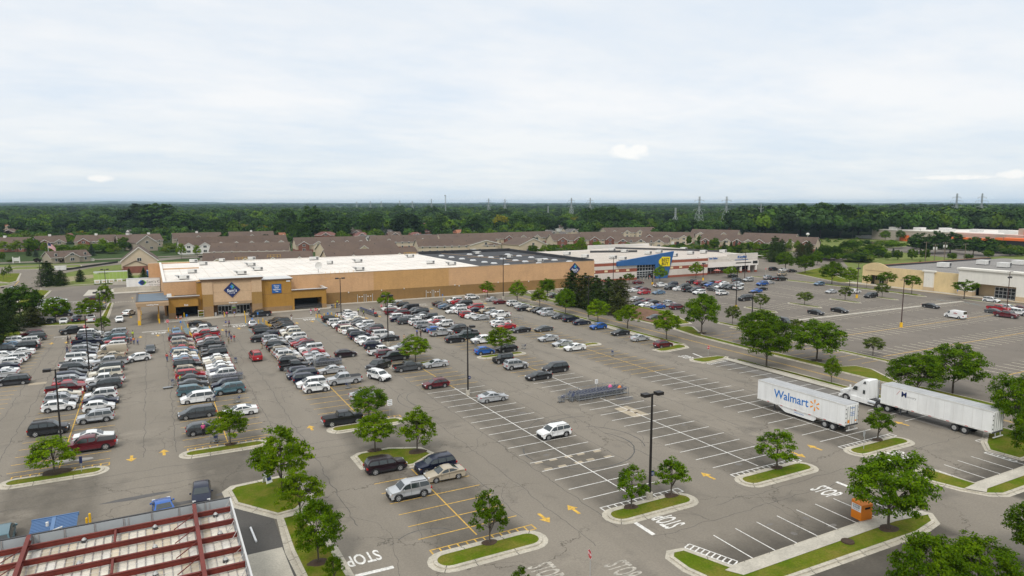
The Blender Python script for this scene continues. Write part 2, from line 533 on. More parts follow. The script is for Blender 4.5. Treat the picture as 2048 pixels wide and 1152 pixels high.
def island(pts, h=.14, kw=.34, name='traffic_island', mulch=(), grass='grass', lip=.55):
 """kerbed grass island; pts counter-clockwise"""
 n = len(pts)
 c = Vector((sum(p[0] for p in pts) / n, sum(p[1] for p in pts) / n))
 def inset(d):
  out = []
  for i in range(n):
   a, b, e = Vector(pts[i - 1]), Vector(pts[i]), Vector(pts[(i + 1) % n])
   t = ((b - a).normalized() + (e - b).normalized())
   t = t.normalized() if t.length > 1e-6 else (e - b).normalized()
   out.append(b + Vector((-t.y, t.x)) * d)
  return out
 o, i1, i2 = inset(-lip), inset(0), inset(kw)
 b = MB()
 for r0, z0, r1, z1 in ((o, .012, i1, .016), (i1, .016, i1, h), (i1, h, i2, h + .01)):
  for i in range(n):
   j = (i + 1) % n
   b.face([(r0[i].x, r0[i].y, z0), (r0[j].x, r0[j].y, z0), (r1[j].x, r1[j].y, z1), (r1[i].x, r1[i].y, z1)], 'kerb')
 acc = 0.
 for i in range(n):          # joints across the kerb and its gutter
  j = (i + 1) % n
  L_ = (i1[j] - i1[i]).length
  acc += L_
  if acc > 3.2:
   m_ = max(1, int(L_ / 3.))
   for q_ in range(m_):
    t = (q_ + .5) / m_
    a, c_, e = o[i].lerp(o[j], t), i1[i].lerp(i1[j], t), i2[i].lerp(i2[j], t)
    d = (o[j] - o[i]).normalized() * .035
    for p0, z0, p1, z1 in ((a, .0175, c_, .0215), (c_, h + .006, e, h + .016)):
     b.face([(p0.x - d.x, p0.y - d.y, z0), (p0.x + d.x, p0.y + d.y, z0), (p1.x + d.x, p1.y + d.y, z1), (p1.x - d.x, p1.y - d.y, z1)], 'seam')
   acc = 0.
 k = struct(b.build(name))
 g = MB()
 i3 = inset(kw + .5)
 for i in range(n):
  j = (i + 1) % n
  g.face([(i2[i].x, i2[i].y, h + .005), (i2[j].x, i2[j].y, h + .005), (i3[j].x, i3[j].y, h + .07), (i3[i].x, i3[i].y, h + .07)], grass)
 g.face([(p.x, p.y, h + .07) for p in i3], grass)
 gr = struct(g.build('grass', parent=k), 'stuff')
 for mx, my, r in mulch:
  mb = MB()
  ring = [(mx + r * (1 + .12 * math.sin(3 * t + mx)) * math.cos(t), my + r * .8 * math.sin(t)) for t in [2 * PI * q / 18 for q in range(18)]]
  top = [(mx + (x - mx) * .25, my + (y - my) * .25) for x, y in ring]
  for q in range(18):
   p = (q + 1) % 18
   mb.face([(*ring[q], h + .06), (*ring[p], h + .06), (*top[p], h + .2), (*top[q], h + .2)], 'mulch')
  mb.face([(*p, h + .2) for p in top], 'mulch')
  struct(mb.build('mulch_bed', parent=k))
 return k

def stadium(x0, x1, y0, y1, n=8):
 r = (y1 - y0) / 2
 cy = (y0 + y1) / 2
 pts = [(x1 - r + r * math.sin(t), cy - r * math.cos(t)) for t in [PI * i / n for i in range(n + 1)]]
 pts += [(x0 + r - r * math.sin(t), cy + r * math.cos(t)) for t in [PI * i / n for i in range(n + 1)]]
 return pts

ISL = [  # x0, x1, y0, y1, hatch colour, mulch
 (20.0, 30.6, 50.5, 53.2, 'paint_yellow', G(979, 1089)), (38.5, 48.9, 50.5, 53.1, 'paint_white', None),
 (56.7, 67.6, 50.6, 53.1, 'paint_white', G(1554, 938)), (75.6, 86.3, 50.7, 53.2, 'paint_white', G(1755, 882)),
 (-16.0, -6.3, 88.7, 90.9, 'paint_yellow', G(113, 947)), (2.1, 11.7, 89.2, 91.4, 'paint_yellow', G(461, 891)),
 (20.3, 30.4, 89.8, 92.2, 'paint_yellow', G(738, 836)), (38.8, 48.6, 121, 123.2, None, None),
 (57.2, 67.1, 120.2, 122.4, None, None), (75.8, 86.4, 120.6, 122.8, None, None)]
hatch = {'paint_white': MB(), 'paint_yellow': MB()}
for x0, x1, y0, y1, hc, mp in ISL:
 ml = []
 if mp:
  ml = [(mp[0], mp[1], .75)]
 if x0 == 38.5:
  ml = [(*G(1262, 1017), .8), (*G(1342, 994), .8)]
 if x0 == -16.0:
  ml = [(mp[0], mp[1], 1.5)]
 island(stadium(x0, x1, y0, y1), mulch=ml)
 if hc:
  b, z = hatch[hc], .01
  a0, a1 = x0 + .5, x1 + .5
  ya, yb = y1 + .15, y1 + 1.2
  def st(xa, xb, yc, yd):
   b.face([(xa, yc, z), (xb, yc, z), (xb, yd, z), (xa, yd, z)], hc)
  st(a0, a1, yb - .12, yb)
  st(a0, a1, ya, ya + .1)
  n = int((a1 - a0) / .82)
  for i in range(n + 1):
   xx = a0 + (a1 - a0 - .14) * i / n
   st(xx, xx + .14, ya + .104, yb - .124)
for kx, b in hatch.items():
 struct(b.build('hatching'))

island([(20.6, 75.9), (25.0, 73.9), (26.2, 73.9), (29.4, 76.3), (28.6, 79.0), (25.2, 80.6), (21.5, 80.6), (20.6, 79.9)], mulch=[(*G(750, 903), .9), (*G(834, 906), 1.2)])
island([(9.6, 67.9), (11.6, 68.2), (13.3, 70.5), (13.2, 75.5), (11.5, 77.6), (6.6, 77.2), (5.9, 76.3), (6.2, 72.6)], lip=.7)
island([(9.9, 48), (13.2, 48), (12.9, 58.8), (11.7, 67.2), (9.8, 67.0), (9.5, 60)], mulch=[(*G(637, 1129), .9)], lip=.5)
sheet('service_drive', [(5, 40), (5, 72.3), (6.0, 72.0), (9.2, 67.4), (9.1, 61), (9.3, 48), (9.3, 40)], .004, 'asphalt_fresh')
sheet('service_slab', [(5, 40), (5, 61.2), (8.95, 61.2), (9.0, 48), (9.0, 40)], .008, 'concrete')
island([(38.7, 43.2), (38.6, 41), (39.6, 37.4), (43, 36.0), (62.5, 35.6), (66, 36.2), (67.4, 37.6), (66.6, 38.8), (64, 39.4), (42.3, 39.4), (40.7, 43.7), (39.4, 43.9)], lip=.45, mulch=[(*G(1776, 1060), 1.1)])
sheet('sidewalk', [(42.0, 37.9), (62.5, 37.95), (66.9, 37.3), (67.0, 38.1), (64, 39.3), (42.2, 39.36), (41.2, 39.2)], .24, 'concrete')
island([(77.0, 44.6), (75.4, 42.3), (76.2, 39.4), (77.4, 37.3), (79, 36.4), (100, 36.2), (108, 37), (108, 39.6), (79.3, 39.5), (78.9, 44.4), (78.2, 45.0)], lip=.45)
sheet('sidewalk', [(76.4, 39.2), (77.5, 37.5), (78.6, 38.0), (108, 38.05), (108, 39.4), (79.2, 39.4)], .24, 'concrete')
island([(91.6, 44.6), (91.8, 41), (99, 41), (102.8, 46), (103, 60), (102.9, 84), (101.7, 96), (101.2, 96), (101.1, 70), (100, 49), (94.2, 46.4)], lip=.4)
sheet('sidewalk', [(99.2, 50), (99.3, 97.5), (100.9, 97.5), (101, 70), (100, 49)], .1, 'concrete')
island([(93, 99.2), (93.6, 97), (95, 96.6), (99.8, 97.4), (101.6, 98.6), (100.4, 99.9), (94, 100.4)])
island([(92.9, 110.6), (93.0, 108.6), (94.2, 108.2), (100.6, 109), (101.6, 110.6), (101.4, 112.4), (100, 112.2)])
island([(100.9, 112.5), (102.6, 111.6), (102.7, 160), (101.8, 188), (100.6, 188), (100.9, 150)], lip=.3)
sheet('sidewalk', [(98.9, 112.4), (100.5, 112.4), (100.3, 150), (98.9, 150)], .1, 'concrete')
island([(110.9, 70), (113, 70), (117.8, 78), (117.6, 81.2), (114, 82.5), (113.2, 100), (113.6, 118), (119, 127), (118.3, 128.5), (115, 128.7), (112.8, 127), (111.2, 118), (110.9, 100)], lip=.35, mulch=[(*G(1403, 667), 1.2), (*G(1633, 722), 1.2)])
island([(110.9, 20), (114, 20), (114, 66), (112.5, 69), (110.9, 68)], lip=.35)
island([(125.8, 78.5), (127.6, 78.5), (127.9, 90), (128, 122), (126.6, 122), (126.2, 92)], lip=.35)
island([(112.8, 131), (122, 131), (130, 150), (127, 172), (120, 186), (113.5, 192), (112.5, 170)], grass='grass', lip=.35)
struct(sheet('pine_mulch_bed', [(113.4, 137), (121, 137), (126.8, 150), (124.5, 172), (116, 182), (113.6, 170)], .26, 'pine_mulch'))
for u, v, wd in ((1609, 610.8, 6), (1520.5, 619.6, 6), (1690, 602, 5.5), (1764, 596, 5.5), (1823, 590, 5), (1464.8, 650.9, 5), (1975, 604, 8)):
 x, y = G(u, v)
 island(stadium(x - 1.1, x + 1.1, y - wd, y + wd, 6) if wd > 99 else [(x + a, y + b_) for a, b_ in ((-1, -wd * .8), (0, -wd), (1, -wd * .8), (1.1, 0), (1, wd * .8), (0, wd), (-1, wd * .8), (-1.1, 0))], lip=.35)
island([(226.2, 136), (228.6, 136), (229, 150), (228, 170), (226, 196), (224, 205), (222.5, 204), (223.5, 190)], lip=.3)
island([(236, 172), (243, 171), (262, 196), (290, 206), (280, 216), (250, 205)], lip=.3)
sheet('walkway', [(238.4, 172), (243.4, 172), (243.4, 60), (238.4, 60)], .07, 'concrete')
sheet('painted_kerb', [(238.0, 172), (238.5, 172), (238.5, 60), (238.0, 60)], .05, 'paint_yellow')
sheet('concrete_strip', [(150, 121.2), (226, 120.4), (226, 121.6), (150, 122.4)], .012, 'concrete')
island([(-38, 205.6), (-30, 205.3), (-23, 204.5), (-13.2, 202.4), (-11.4, 205), (-11.3, 219), (-11.3, 243), (-12.4, 243), (-13, 212), (-20, 209), (-30, 209), (-38, 209)], lip=.3)
island([(-37.5, 250), (-33, 250), (-32, 262), (-32, 287), (-35.5, 291), (-37, 290), (-38, 262)], lip=.3)
island([(-42, 150), (-30, 150), (-28.5, 178), (-27.5, 193), (-29, 199), (-42, 199)], lip=.3)
island([(-36, 302), (-20, 303), (-8, 306), (0, 322), (0, 330), (-20, 331), (-33, 312)], lip=.25, grass='field')
island([(-58, 398), (-61, 386), (-44, 384), (-30, 388), (-31, 398), (-44, 401)], lip=.3, grass='field')
island([(-80, 345), (-54, 330), (-49, 322), (-47.5, 329), (-51, 364), (-60, 368), (-80, 366)], lip=.3)
island([(-80, 300), (-54, 300), (-47, 318), (-54, 325), (-80, 338)], lip=.3, grass='field')

LINE = {'paint_pale': MB(), 'paint_white': MB(), 'paint_yellow': MB(), 'paint_worn': MB(), 'paint_blue': MB()}
Z1 = .008
def ln(m, x0, y0, x1, y1, w=.115, z=Z1):
 d = Vector((x1 - x0, y1 - y0))
 n = Vector((-d.y, d.x)).normalized() * (w / 2)
 LINE[m].face([(x0 - n.x, y0 - n.y, z), (x1 - n.x, y1 - n.y, z), (x1 + n.x, y1 + n.y, z), (x0 + n.x, y0 + n.y, z)], m)

def stall_row(xc, y0, y1, half=5.15, phase=65.2, switch=103.4):
 k = math.ceil((y0 - phase) / PITCHW)
 y = phase + k * PITCHW
 while y <= y1:
  m = 'paint_white' if y < switch else 'paint_yellow'
  ln(m, xc - half, y, xc - .06, y)
  ln(m, xc + .06, y, xc + half, y)
  y += PITCHW
 a = y0
 if y0 < switch < y1:
  ln('paint_white', xc, y0, xc, switch, .13)
  a = switch
 ln('paint_white' if a < switch and y1 <= switch else 'paint_yellow', xc, a, xc, y1, .13)

stall_row(25.5, 55, 73, switch=0)
for xc, a in ((-11, 92.5), (7.4, 93), (25.5, 93.8)):
 stall_row(xc, a, 183, switch=0)
for xc, sw in ((43.8, 103), (62.1, 104.2), (80.9, 96)):
 stall_row(xc, 54.6, 119.6, switch=sw)
 stall_row(xc, 124, 184, switch=0)
def single(xa, xb, y0, y1, m, phase=65.2):
 y = phase + math.ceil((y0 - phase) / PITCHW) * PITCHW
 while y <= y1:
  ln(m, xa, y, xb, y)
  y += PITCHW
single(93.8, 99, 56, 96, 'paint_white')
single(93.8, 98.8, 113, 184, 'paint_yellow')
single(-26, -21, 118, 190, 'paint_yellow')
single(113.8, 118.6, 83, 122, 'paint_yellow')
single(120.6, 126, 81, 121, 'paint_yellow')
for i in range(8):
 ln('paint_white', 45.1 + PITCHW * i, 39.7, 45.1 + PITCHW * i, 44.5)
for i in range(4):
 ln('paint_white', 82 + PITCHW * i, 39.8, 82 + PITCHW * i, 44.5)
def ladder(m, x0, y0, x1, y1, w=.9, n=9):
 p, q = Vector((x0, y0)), Vector((x1, y1))
 d = (q - p).normalized()
 nn = Vector((-d.y, d.x)) * w
 ln(m, x0, y0, x1, y1, .12)
 ln(m, x0 + nn.x, y0 + nn.y, x1 + nn.x, y1 + nn.y, .12)
 for i in range(n + 1):
  c = p.lerp(q, i / n) + nn * .07
  e = p.lerp(q, i / n) + nn * .93
  ln(m, c.x, c.y, e.x, e.y, .14)
ladder('paint_white', 42.7, 39.7, 41.1, 44.0, -.9)
ladder('paint_white', 79.5, 39.8, 79.5, 44.7, -.9 if 0 else .9, 8)
ladder('paint_white', 94, 46.6, 98.8, 46.5, .8, 7)
ladder('paint_white', 91.0, 41.0, 91.0, 44.4, .7, 5)
ladder('paint_white', 94, 95.2, 99.4, 96.0, .9)
ladder('paint_yellow', 20.1, 81.8, 24.5, 82.2, .6, 5) if 0 else None
for yc, xa, xb in ((84, 130, 232), (102, 139, 232), (121.4, 150, 226), (64, 136, 240), (140, 158, 214), (46, 140, 250)):
 x = xa
 while x < xb:
  ln('paint_pale', x, yc - 5, x, yc - .1, .19)
  ln('paint_pale', x, yc + .1, x, yc + 5, .19)
  x += PITCHW
 if yc not in (121.4, 140):
  ln('paint_yellow', xa, yc, xb, yc, .2)
for xc in (152, 170, 188, 206):
 y = 150
 while y < 200:
  ln('paint_pale', xc - 5, y, xc + 5, y, .15)
  y += PITCHW
ln('paint_yellow', 106.5, 40, 106.5, 196, .12, .012)
ln('paint_yellow', 106.85, 40, 106.85, 196, .12, .012)
ln('paint_yellow', -47, 330, -43, 262, .2, .012)
def arrow(u, v, up, m='paint_yellow'):
 x, y = G(u, v)
 s = 1 if up else -1
 for pts in ([(-.17, -1.1), (.17, -1.1), (.17, .1), (-.17, .1)], [(-.6, .1), (.6, .1), (0, 1.15)]):
  LINE[m].face([(x + s * a, y + s * b_, .012) for a, b_ in pts], m)
for u, v, up in ((263, 917, 0), (328, 905, 1), (622, 856, 1), (569, 866, 0), (1088, 1036, 0), (1147, 1019, 1), (1416, 952, 1), (1629, 895, 1), (1596, 909, 0), (1803, 847, 1),
                 (103, 687, 0), (133, 685, 1), (281, 674, 0), (316, 671, 1), (445, 660, 0), (478, 657, 1), (594, 646, 0), (625, 643, 1), (733, 636, 0), (759, 633, 1), (863, 617, 0), (971, 607, 1), (209, 605, 0), (262, 634, 0), (265, 596, 1)):
 arrow(u, v, up)
def stop_text(x, y, w, h, rot, m='paint_white', bar=None):
 t = text_mb('STOP', 1., m, depth=0, bold=.018)
 xs = [p[0] for p in t.v]; ys = [p[1] for p in t.v]
 sx, sy_ = w / (max(xs) - min(xs)), h / (max(ys) - min(ys))
 cx, cy = (max(xs) + min(xs)) / 2, (max(ys) + min(ys)) / 2
 o = MB()
 o.v = [((p[0] - cx) * sx, (p[1] - cy) * sy_, 0) for p in t.v]
 o.f, o.m, o.keys = t.f, t.m, t.keys
 LINE[m].add(o, Matrix.Translation((x, y, .012)) @ Matrix.Rotation(rot, 4, 'Z'))
stop_text(14.9, 55.8, 3.0, 1.9, PI)
ln('paint_white', 13.5, 53.3, 16.8, 53.2, .45)
stop_text(43.2, 48.7, 2.5, 2.5, PI / 2)
ln('paint_white', 40.2, 50.1, 40.2, 47.2, .45)
stop_text(63.0, 46.0, 2.5, 2.5, -PI / 2)
ln('paint_white', 66.2, 47.2, 66.2, 44.8, .45)
stop_text(80.6, 49.0, 2.5, 2.4, PI / 2)
ln('paint_white', 77.5, 50.4, 77.5, 47.6, .45)
for u, v in ((318, 666), (479, 652), (619, 639)):
 x, y = G(u, v)
 stop_text(x, y, 3.2, 2.3, 0)
 ln('paint_white', x - 3.6, y + 2.9, x + 2.6, y + 2.9, .4)
for u, v in ((846, 611), (754, 627), (957, 604), (140, 676), (157, 605)):
 x, y = G(u, v)
 stop_text(x, y, 3.2, 2.2, 0, 'paint_worn')
 ln('paint_white', x - 3.4, y + 2.7, x + 2., y + 2.7, .35)
for u, v in ((1092, 1143), (1246, 1139)):
 x, y = G(u, v)
 stop_text(x, y, 2.6, 2.4, -PI / 2, 'paint_worn')
x, y = G(1372, 714)
stop_text(x, y, 2.6, 2.2, -PI / 2, 'paint_white')
ln('paint_white', *G(1386, 707), *G(1404, 714), .35)
for u, v in ((1065, 603),):
 x, y = G(u, v)
 stop_text(x, y, 2.6, 2.0, -PI / 2, 'paint_worn')
ln('paint_white', *G(1044, 600), *G(1062, 600), .35)
ln('paint_white', *G(1052, 581), *G(1062, 587), .35)
for i in range(12):
 ln('paint_worn', -10.6 + i * .7, 243.6, -10.6 + i * .7, 245.2, .3)
for u0, v0, u1, v1 in ((336, 667, 341, 683), (361, 661, 366, 668), (374, 661, 380, 672), (381, 655, 389, 678), (488, 645, 494, 651), (512, 644, 521, 652), (522, 644, 532, 654), (497, 658, 505, 666), (630, 636, 655, 653), (655, 619, 690, 640), (366, 641, 374, 657)):
 ln('paint_blue', *G(u0, v0), *G(u1, v1), .3)
LINE['paint_blue'].face([(*G(u, v), .006) for u, v in ((632, 635.5), (647, 635.2), (654, 640), (645, 640.5))], 'paint_blue')
LINE['paint_blue'].face([(*G(u, v), .006) for u, v in ((366, 656), (376, 655), (384, 668), (372, 668))], 'paint_blue')
for u0, v0, u1, v1 in ((1880, 601, 1940, 605), (1945, 606, 1960, 611), (1926, 603, 1952, 610), (1872, 598, 1890, 602)):
 ln('paint_blue', *G(u0, v0), *G(u1, v1), .3)
for m, b in LINE.items():
 struct(b.build('painted_lines'))

def ribbon(pts, w, m, z, wob=.12, name='asphalt_seam', b=None, step=.6):
 own = b is None
 b = b or MB()
 out = []
 for (x0, y0), (x1, y1) in zip(pts, pts[1:]):
  n = max(2, int(math.hypot(x1 - x0, y1 - y0) / step))
  for i in range(n):
   t = i / n
   out.append(Vector((x0 + (x1 - x0) * t, y0 + (y1 - y0) * t)))
 out.append(Vector(pts[-1]))
 fin = []
 for i, p in enumerate(out):
  d = (out[min(i + 1, len(out) - 1)] - out[max(i - 1, 0)]).normalized()
  nn = Vector((-d.y, d.x))
  o = wob * (noise.noise((p.x * .5, p.y * .5, z * 90)) + .6 * noise.noise((p.x * 1.7, p.y * 1.7, 5)))
  ww = w * (.55 + .9 * abs(noise.noise((p.x * .9, p.y * .9, 3))))
  fin.append((p + nn * (o - ww / 2), p + nn * (o + ww / 2)))
 for (a, c), (e, f) in zip(fin, fin[1:]):
  b.face([(a.x, a.y, z), (e.x, e.y, z), (f.x, f.y, z), (c.x, c.y, z)], m)
 if own:
  struct(b.build(name))

sm = MB()
for x, y0, y1 in ((34.3, 48, 182), (38.2, 50, 120), (49.3, 52, 120), (52.8, 60, 180), (16.2, 62, 183), (1.4, 92, 182), (-2.2, 92, 180), (71.3, 56, 175), (89.6, 60, 170), (13.4, 95, 170), (-17.6, 95, 180), (-20.4, 100, 186), (67.4, 55, 118), (30.9, 56, 72), (86.2, 58, 116)):
 ribbon([(x, y0), (x + .15, (y0 + y1) / 2), (x, y1)], .085, 'seam', .005, .28, b=sm)
for y, x0, x1 in ((84.6, -20, 37), (87.2, -22, 38), (81.9, -18, 20), (46.8, 40, 74), (186, -28, 90), (49.2, 50, 100), (93.4, 86, 102)):
 ribbon([(x0, y), (x1, y)], .08, 'seam', .0052, .4, b=sm)
rr = random.Random(3)
for cx, cy in ((22.5, 62), (28.6, 60), (30, 66), (16.8, 66), (18.2, 60), (27, 57), (54, 66), (50.5, 76), (70, 62), (72, 58), (70.5, 70), (60, 48), (55, 47.5), (47, 47), (75, 64), (33, 75), (34, 90), (36, 100), (52.6, 95), (53, 110), (73, 88), (72, 100), (89, 78), (90, 95), (16, 100), (17.4, 112), (0, 99), (-1.6, 106), (-2, 118), (12.4, 99), (20.4, 97), (23, 105), (34, 112), (34, 125), (14, 128), (15, 145), (70, 112), (52, 128), (88, 62), (84, 57), (79, 60), (43, 70), (62, 66), (61, 92), (44, 88)):
 for q in range(2):
  a = rr.uniform(0, 6.28)
  p = [(cx, cy)]
  for i in range(rr.randint(3, 7)):
   a += rr.uniform(-.7, .7)
   p.append((p[-1][0] + 1.3 * math.cos(a), p[-1][1] + 1.6 * math.sin(a)))
  ribbon(p, .05, 'seam', .0054, .25, b=sm, step=.3)
struct(sm.build('asphalt_seam'))
sk = MB()
def arc(cx, cy, rx, ry, t0, t1, w, wob=.1):
 ribbon([(cx + rx * math.cos(math.radians(t)), cy + ry * math.sin(math.radians(t))) for t in range(t0, t1 + 1, 6)], w, 'skid', .0062, wob, b=sk)
cpt = G(1125, 890)
arc(cpt[0] + 1.2, cpt[1] - 2, 7.2, 6.6, 150, 395, .22)
arc(cpt[0] + 2.0, cpt[1] - 1.5, 8.2, 7.6, 330, 415, .2)
arc(cpt[0] + 6, cpt[1] + 3, 6.2, 6.2, 60, 170, .16)
arc(cpt[0] + 5.4, cpt[1] + 3.6, 7.4, 7.2, 70, 160, .14)
arc(36.5, 99, 3.6, 5.5, 100, 260, .12)
arc(37.6, 99, 3.2, 5, 100, 250, .12)
arc(21, 56, 3, 2.4, 20, 140, .16)
struct(sk.build('tyre_marks'))
mat('asphalt_pale', (.33, .31, .285), .95, var=.25, vscale=1.2)
wp = MB()
def blob(cx, cy, rx, ry, m, z=.0058, seed=0, n=22):
 wp.face([(cx + rx * (1 + .35 * noise.noise((math.cos(t) * 1.4, math.sin(t) * 1.4, seed))) * math.cos(t), cy + ry * (1 + .4 * noise.noise((math.cos(t) * 1.6, math.sin(t) * 1.6, seed + 9))) * math.sin(t), z) for t in [2 * PI * i / n for i in range(n)]], m)
blob(-2.6, 79.3, 3.4, .42, 'wet_spot', seed=1)
blob(1.2, 75.6, 2.0, .5, 'wet_spot', seed=2)
blob(65.4, 84.8, 1.6, 1.2, 'wet_spot', seed=3)
blob(5.8, 76.0, 1.3, .45, 'wet_spot', seed=4)
blob(-11.0, 95, 1.3, .6, 'asphalt_pale', seed=5)
blob(-8.6, 94.7, 1.1, .45, 'asphalt_pale', seed=6)
for i in range(46):       # oil drips in the stalls
 xc = rr.choice((25.5, 43.8, 43.8, 62.1, 62.1, 80.9, 80.9, 7.4, -11, 54, 60))
 y = rr.uniform(55, 118) if xc > 20 else rr.uniform(93, 120)
 if xc in (54, 60):
  y = rr.uniform(40, 44)
 blob(xc + rr.choice((-1, 1)) * rr.uniform(1.6, 3.6), y, rr.uniform(.25, .6), rr.uniform(.15, .4), 'asphalt_stall', .0056, i)
struct(wp.build('asphalt_stains'))
def bay(pts, z=.0035):
 sheet('resealed_bay', pts, z, 'asphalt_fresh')
sheet('resealed_bay', [(95.2, 51.5), (99.1, 51.8), (98.9, 96), (95.9, 95), (96.2, 84), (95.1, 74), (95.9, 62)], .0032, 'asphalt_stall')
sheet('concrete_patch', [(60.6, 81.0), (63.2, 81.3), (63.5, 76.2), (60.6, 76.2)], .0065, 'patch_tan')
for u, v in ((1194, 902), (1161, 908), (1137, 913), (1106, 919), (1077, 925), (1216, 913), (1181, 919), (1158, 925), (1125, 932), (1097, 938)):
 x, y = G(u, v)
 sheet('concrete_patch', [(x - .55, y - .3), (x + .5, y - .3), (x + .55, y + .3), (x - .5, y + .3)], .0066, 'patch_tan')
x, y = G(75, 767)
sheet('concrete_patch', [(x - 1.3, y - .8), (x + 1.3, y - .8), (x + 1.3, y + .8), (x - 1.3, y + .8)], .006, 'patch_tan')
for u, v in ((1257.6, 820.4), (1272, 825.6)):
 x, y = G(u, v)
 sheet('drain_grate', [(x - .3, y - .25), (x + .3, y - .25), (x + .3, y + .25), (x - .3, y + .25)], .0115, 'mulch')
def paint(name, col, metal=0., rough=.32):
 m, nt, b = nodes('car_paint_' + name)
 b.inputs['Base Color'].default_value = rgba(col)
 setin(b, Roughness=rough, Metallic=metal)
 b.inputs['Coat Weight'].default_value = .3
 b.inputs['Specular IOR Level'].default_value = .35
 b.inputs['Coat Roughness'].default_value = .05
 co = N(nt, 'ShaderNodeTexCoord').outputs['Object']
 sp_ = N(nt, 'ShaderNodeSeparateXYZ')
 nt.links.new(co, sp_.inputs[0])
 d = ramp(nt, sp_.outputs[2], .25, .75, (1, 1, 1), (0, 0, 0))        # road dust low on the doors
 nz = ramp(nt, noisef(nt, co, 1.3, 3, .6), .3, .8)
 nt.links.new(mixc(nt, col, [.5 * x + .07 for x in col], mixc(nt, (0, 0, 0), mixc(nt, (0, 0, 0), (.5, .5, .5), nz), d)), b.inputs['Base Color'])
 MATS['P_' + name] = m
 return m

for nm, c, me in (('white', (.74, .74, .73), 0), ('cream', (.66, .62, .52), 0), ('black', (.012, .012, .014), 0), ('dark grey', (.075, .08, .086), .3), ('silver', (.5, .51, .52), .45),
                  ('red', (.36, .012, .02), 0), ('maroon', (.11, .008, .014), .1), ('blue', (.016, .1, .38), .1), ('navy', (.009, .013, .034), .1), ('tan', (.42, .36, .27), .2),
                  ('dark green', (.016, .03, .025), .1), ('steel blue', (.12, .2, .3), .25), ('teal', (.09, .17, .2), .25), ('plum', (.017, .006, .011), .1)):
 paint(nm, c, me)
m_ = mat('GLASS', (.022, .03, .031), .05, spec=.85)
mat('DARK', (.018, .018, .019), .7)
mat('TYRE', (.02, .02, .021), .85)
mat('RIM', (.52, .53, .54), .35, .6)
mat('HEAD', (.72, .74, .75), .15, .2)
mat('TAIL', (.36, .012, .012), .25)
mat('AMBER', (.6, .2, .02), .3)
mat('PLATE', (.6, .63, .66), .5)
mat('CHROME', (.6, .61, .62), .2, .9)

CARS = dict(
 sedan=dict(W=1.84, hood=[(2.34, .24), (2.42, .44), (2.37, .66), (2.1, .79), (1.18, .93)], roof=[(.36, 1.36), (-.05, 1.44), (-.7, 1.43)], tail=[(-1.62, 1.08), (-2.22, 1.04), (-2.38, .82), (-2.42, .5), (-2.34, .26)], wx=(1.42, -1.38), r=.33, pil=[-.22], trim=.0),
 hatchback=dict(W=1.84, hood=[(2.16, .28), (2.24, .5), (2.2, .74), (1.95, .92), (1.25, 1.07)], roof=[(.5, 1.53), (0, 1.63), (-1.25, 1.6)], tail=[(-1.98, 1.18), (-2.12, 1.0), (-2.2, .78), (-2.22, .5), (-2.14, .3)], wx=(1.34, -1.3), r=.35, pil=[-.1, -1.1], trim=1),
 suv=dict(W=1.96, hood=[(2.34, .3), (2.44, .55), (2.4, .8), (2.2, 1.02), (1.3, 1.14)], roof=[(.62, 1.68), (.1, 1.78), (-1.9, 1.76)], tail=[(-2.28, 1.22), (-2.36, 1.05), (-2.42, .8), (-2.44, .55), (-2.36, .34)], wx=(1.48, -1.42), r=.39, pil=[.02, -.98], trim=1, rails=1),
 big_suv=dict(W=2.02, hood=[(2.5, .34), (2.6, .6), (2.56, .86), (2.45, 1.1), (1.35, 1.2)], roof=[(.78, 1.78), (.3, 1.88), (-2.3, 1.87)], tail=[(-2.56, 1.25), (-2.6, 1.05), (-2.62, .86), (-2.64, .6), (-2.56, .38)], wx=(1.58, -1.5), r=.41, pil=[.1, -.95], trim=0, rails=1),
 minivan=dict(W=2.0, hood=[(2.46, .26), (2.56, .48), (2.5, .72), (2.2, .93), (1.62, 1.08)], roof=[(.66, 1.66), (.1, 1.75), (-2.0, 1.72)], tail=[(-2.42, 1.14), (-2.5, .95), (-2.54, .72), (-2.56, .48), (-2.48, .28)], wx=(1.55, -1.5), r=.35, pil=[.28, -.95], trim=0),
 pickup_truck=dict(W=2.02, hood=[(2.78, .38), (2.9, .62), (2.87, .9), (2.74, 1.14), (1.52, 1.24)], roof=[(.86, 1.82), (.45, 1.9), (-.72, 1.88)], tail=[(-.94, 1.3), (-2.88, 1.29), (-2.92, .9), (-2.93, .62), (-2.86, .46)], wx=(1.86, -1.78), r=.42, pil=[.0], trim=0, bed=1),
 off_roader=dict(W=1.86, hood=[(1.98, .42), (2.02, .62), (2.02, .9), (1.98, 1.14), (.82, 1.2)], roof=[(.5, 1.78), (.2, 1.85), (-1.95, 1.84)], tail=[(-2.02, 1.15), (-2.04, 1.0), (-2.06, .88), (-2.06, .62), (-2.0, .42)], wx=(1.4, -1.3), r=.42, pil=[-.25, -1.2], trim=1),
 van=dict(W=2.04, hood=[(2.68, .34), (2.76, .58), (2.72, .84), (2.5, 1.12), (2.0, 1.28)], roof=[(1.1, 2.05), (.6, 2.22), (-2.55, 2.2)], tail=[(-2.68, 1.25), (-2.7, 1.0), (-2.72, .84), (-2.74, .58), (-2.66, .38)], wx=(1.72, -1.6), r=.37, pil=[], trim=0, vanwin=1))
CARS['wagon'] = dict(CARS['hatchback'], W=1.86, hood=[(2.32, .26), (2.4, .48), (2.36, .72), (2.08, .85), (1.2, .98)], roof=[(.4, 1.45), (0, 1.55), (-1.6, 1.5)], tail=[(-2.2, 1.06), (-2.32, .92), (-2.38, .72), (-2.4, .48), (-2.32, .3)], wx=(1.42, -1.36), rails=1)

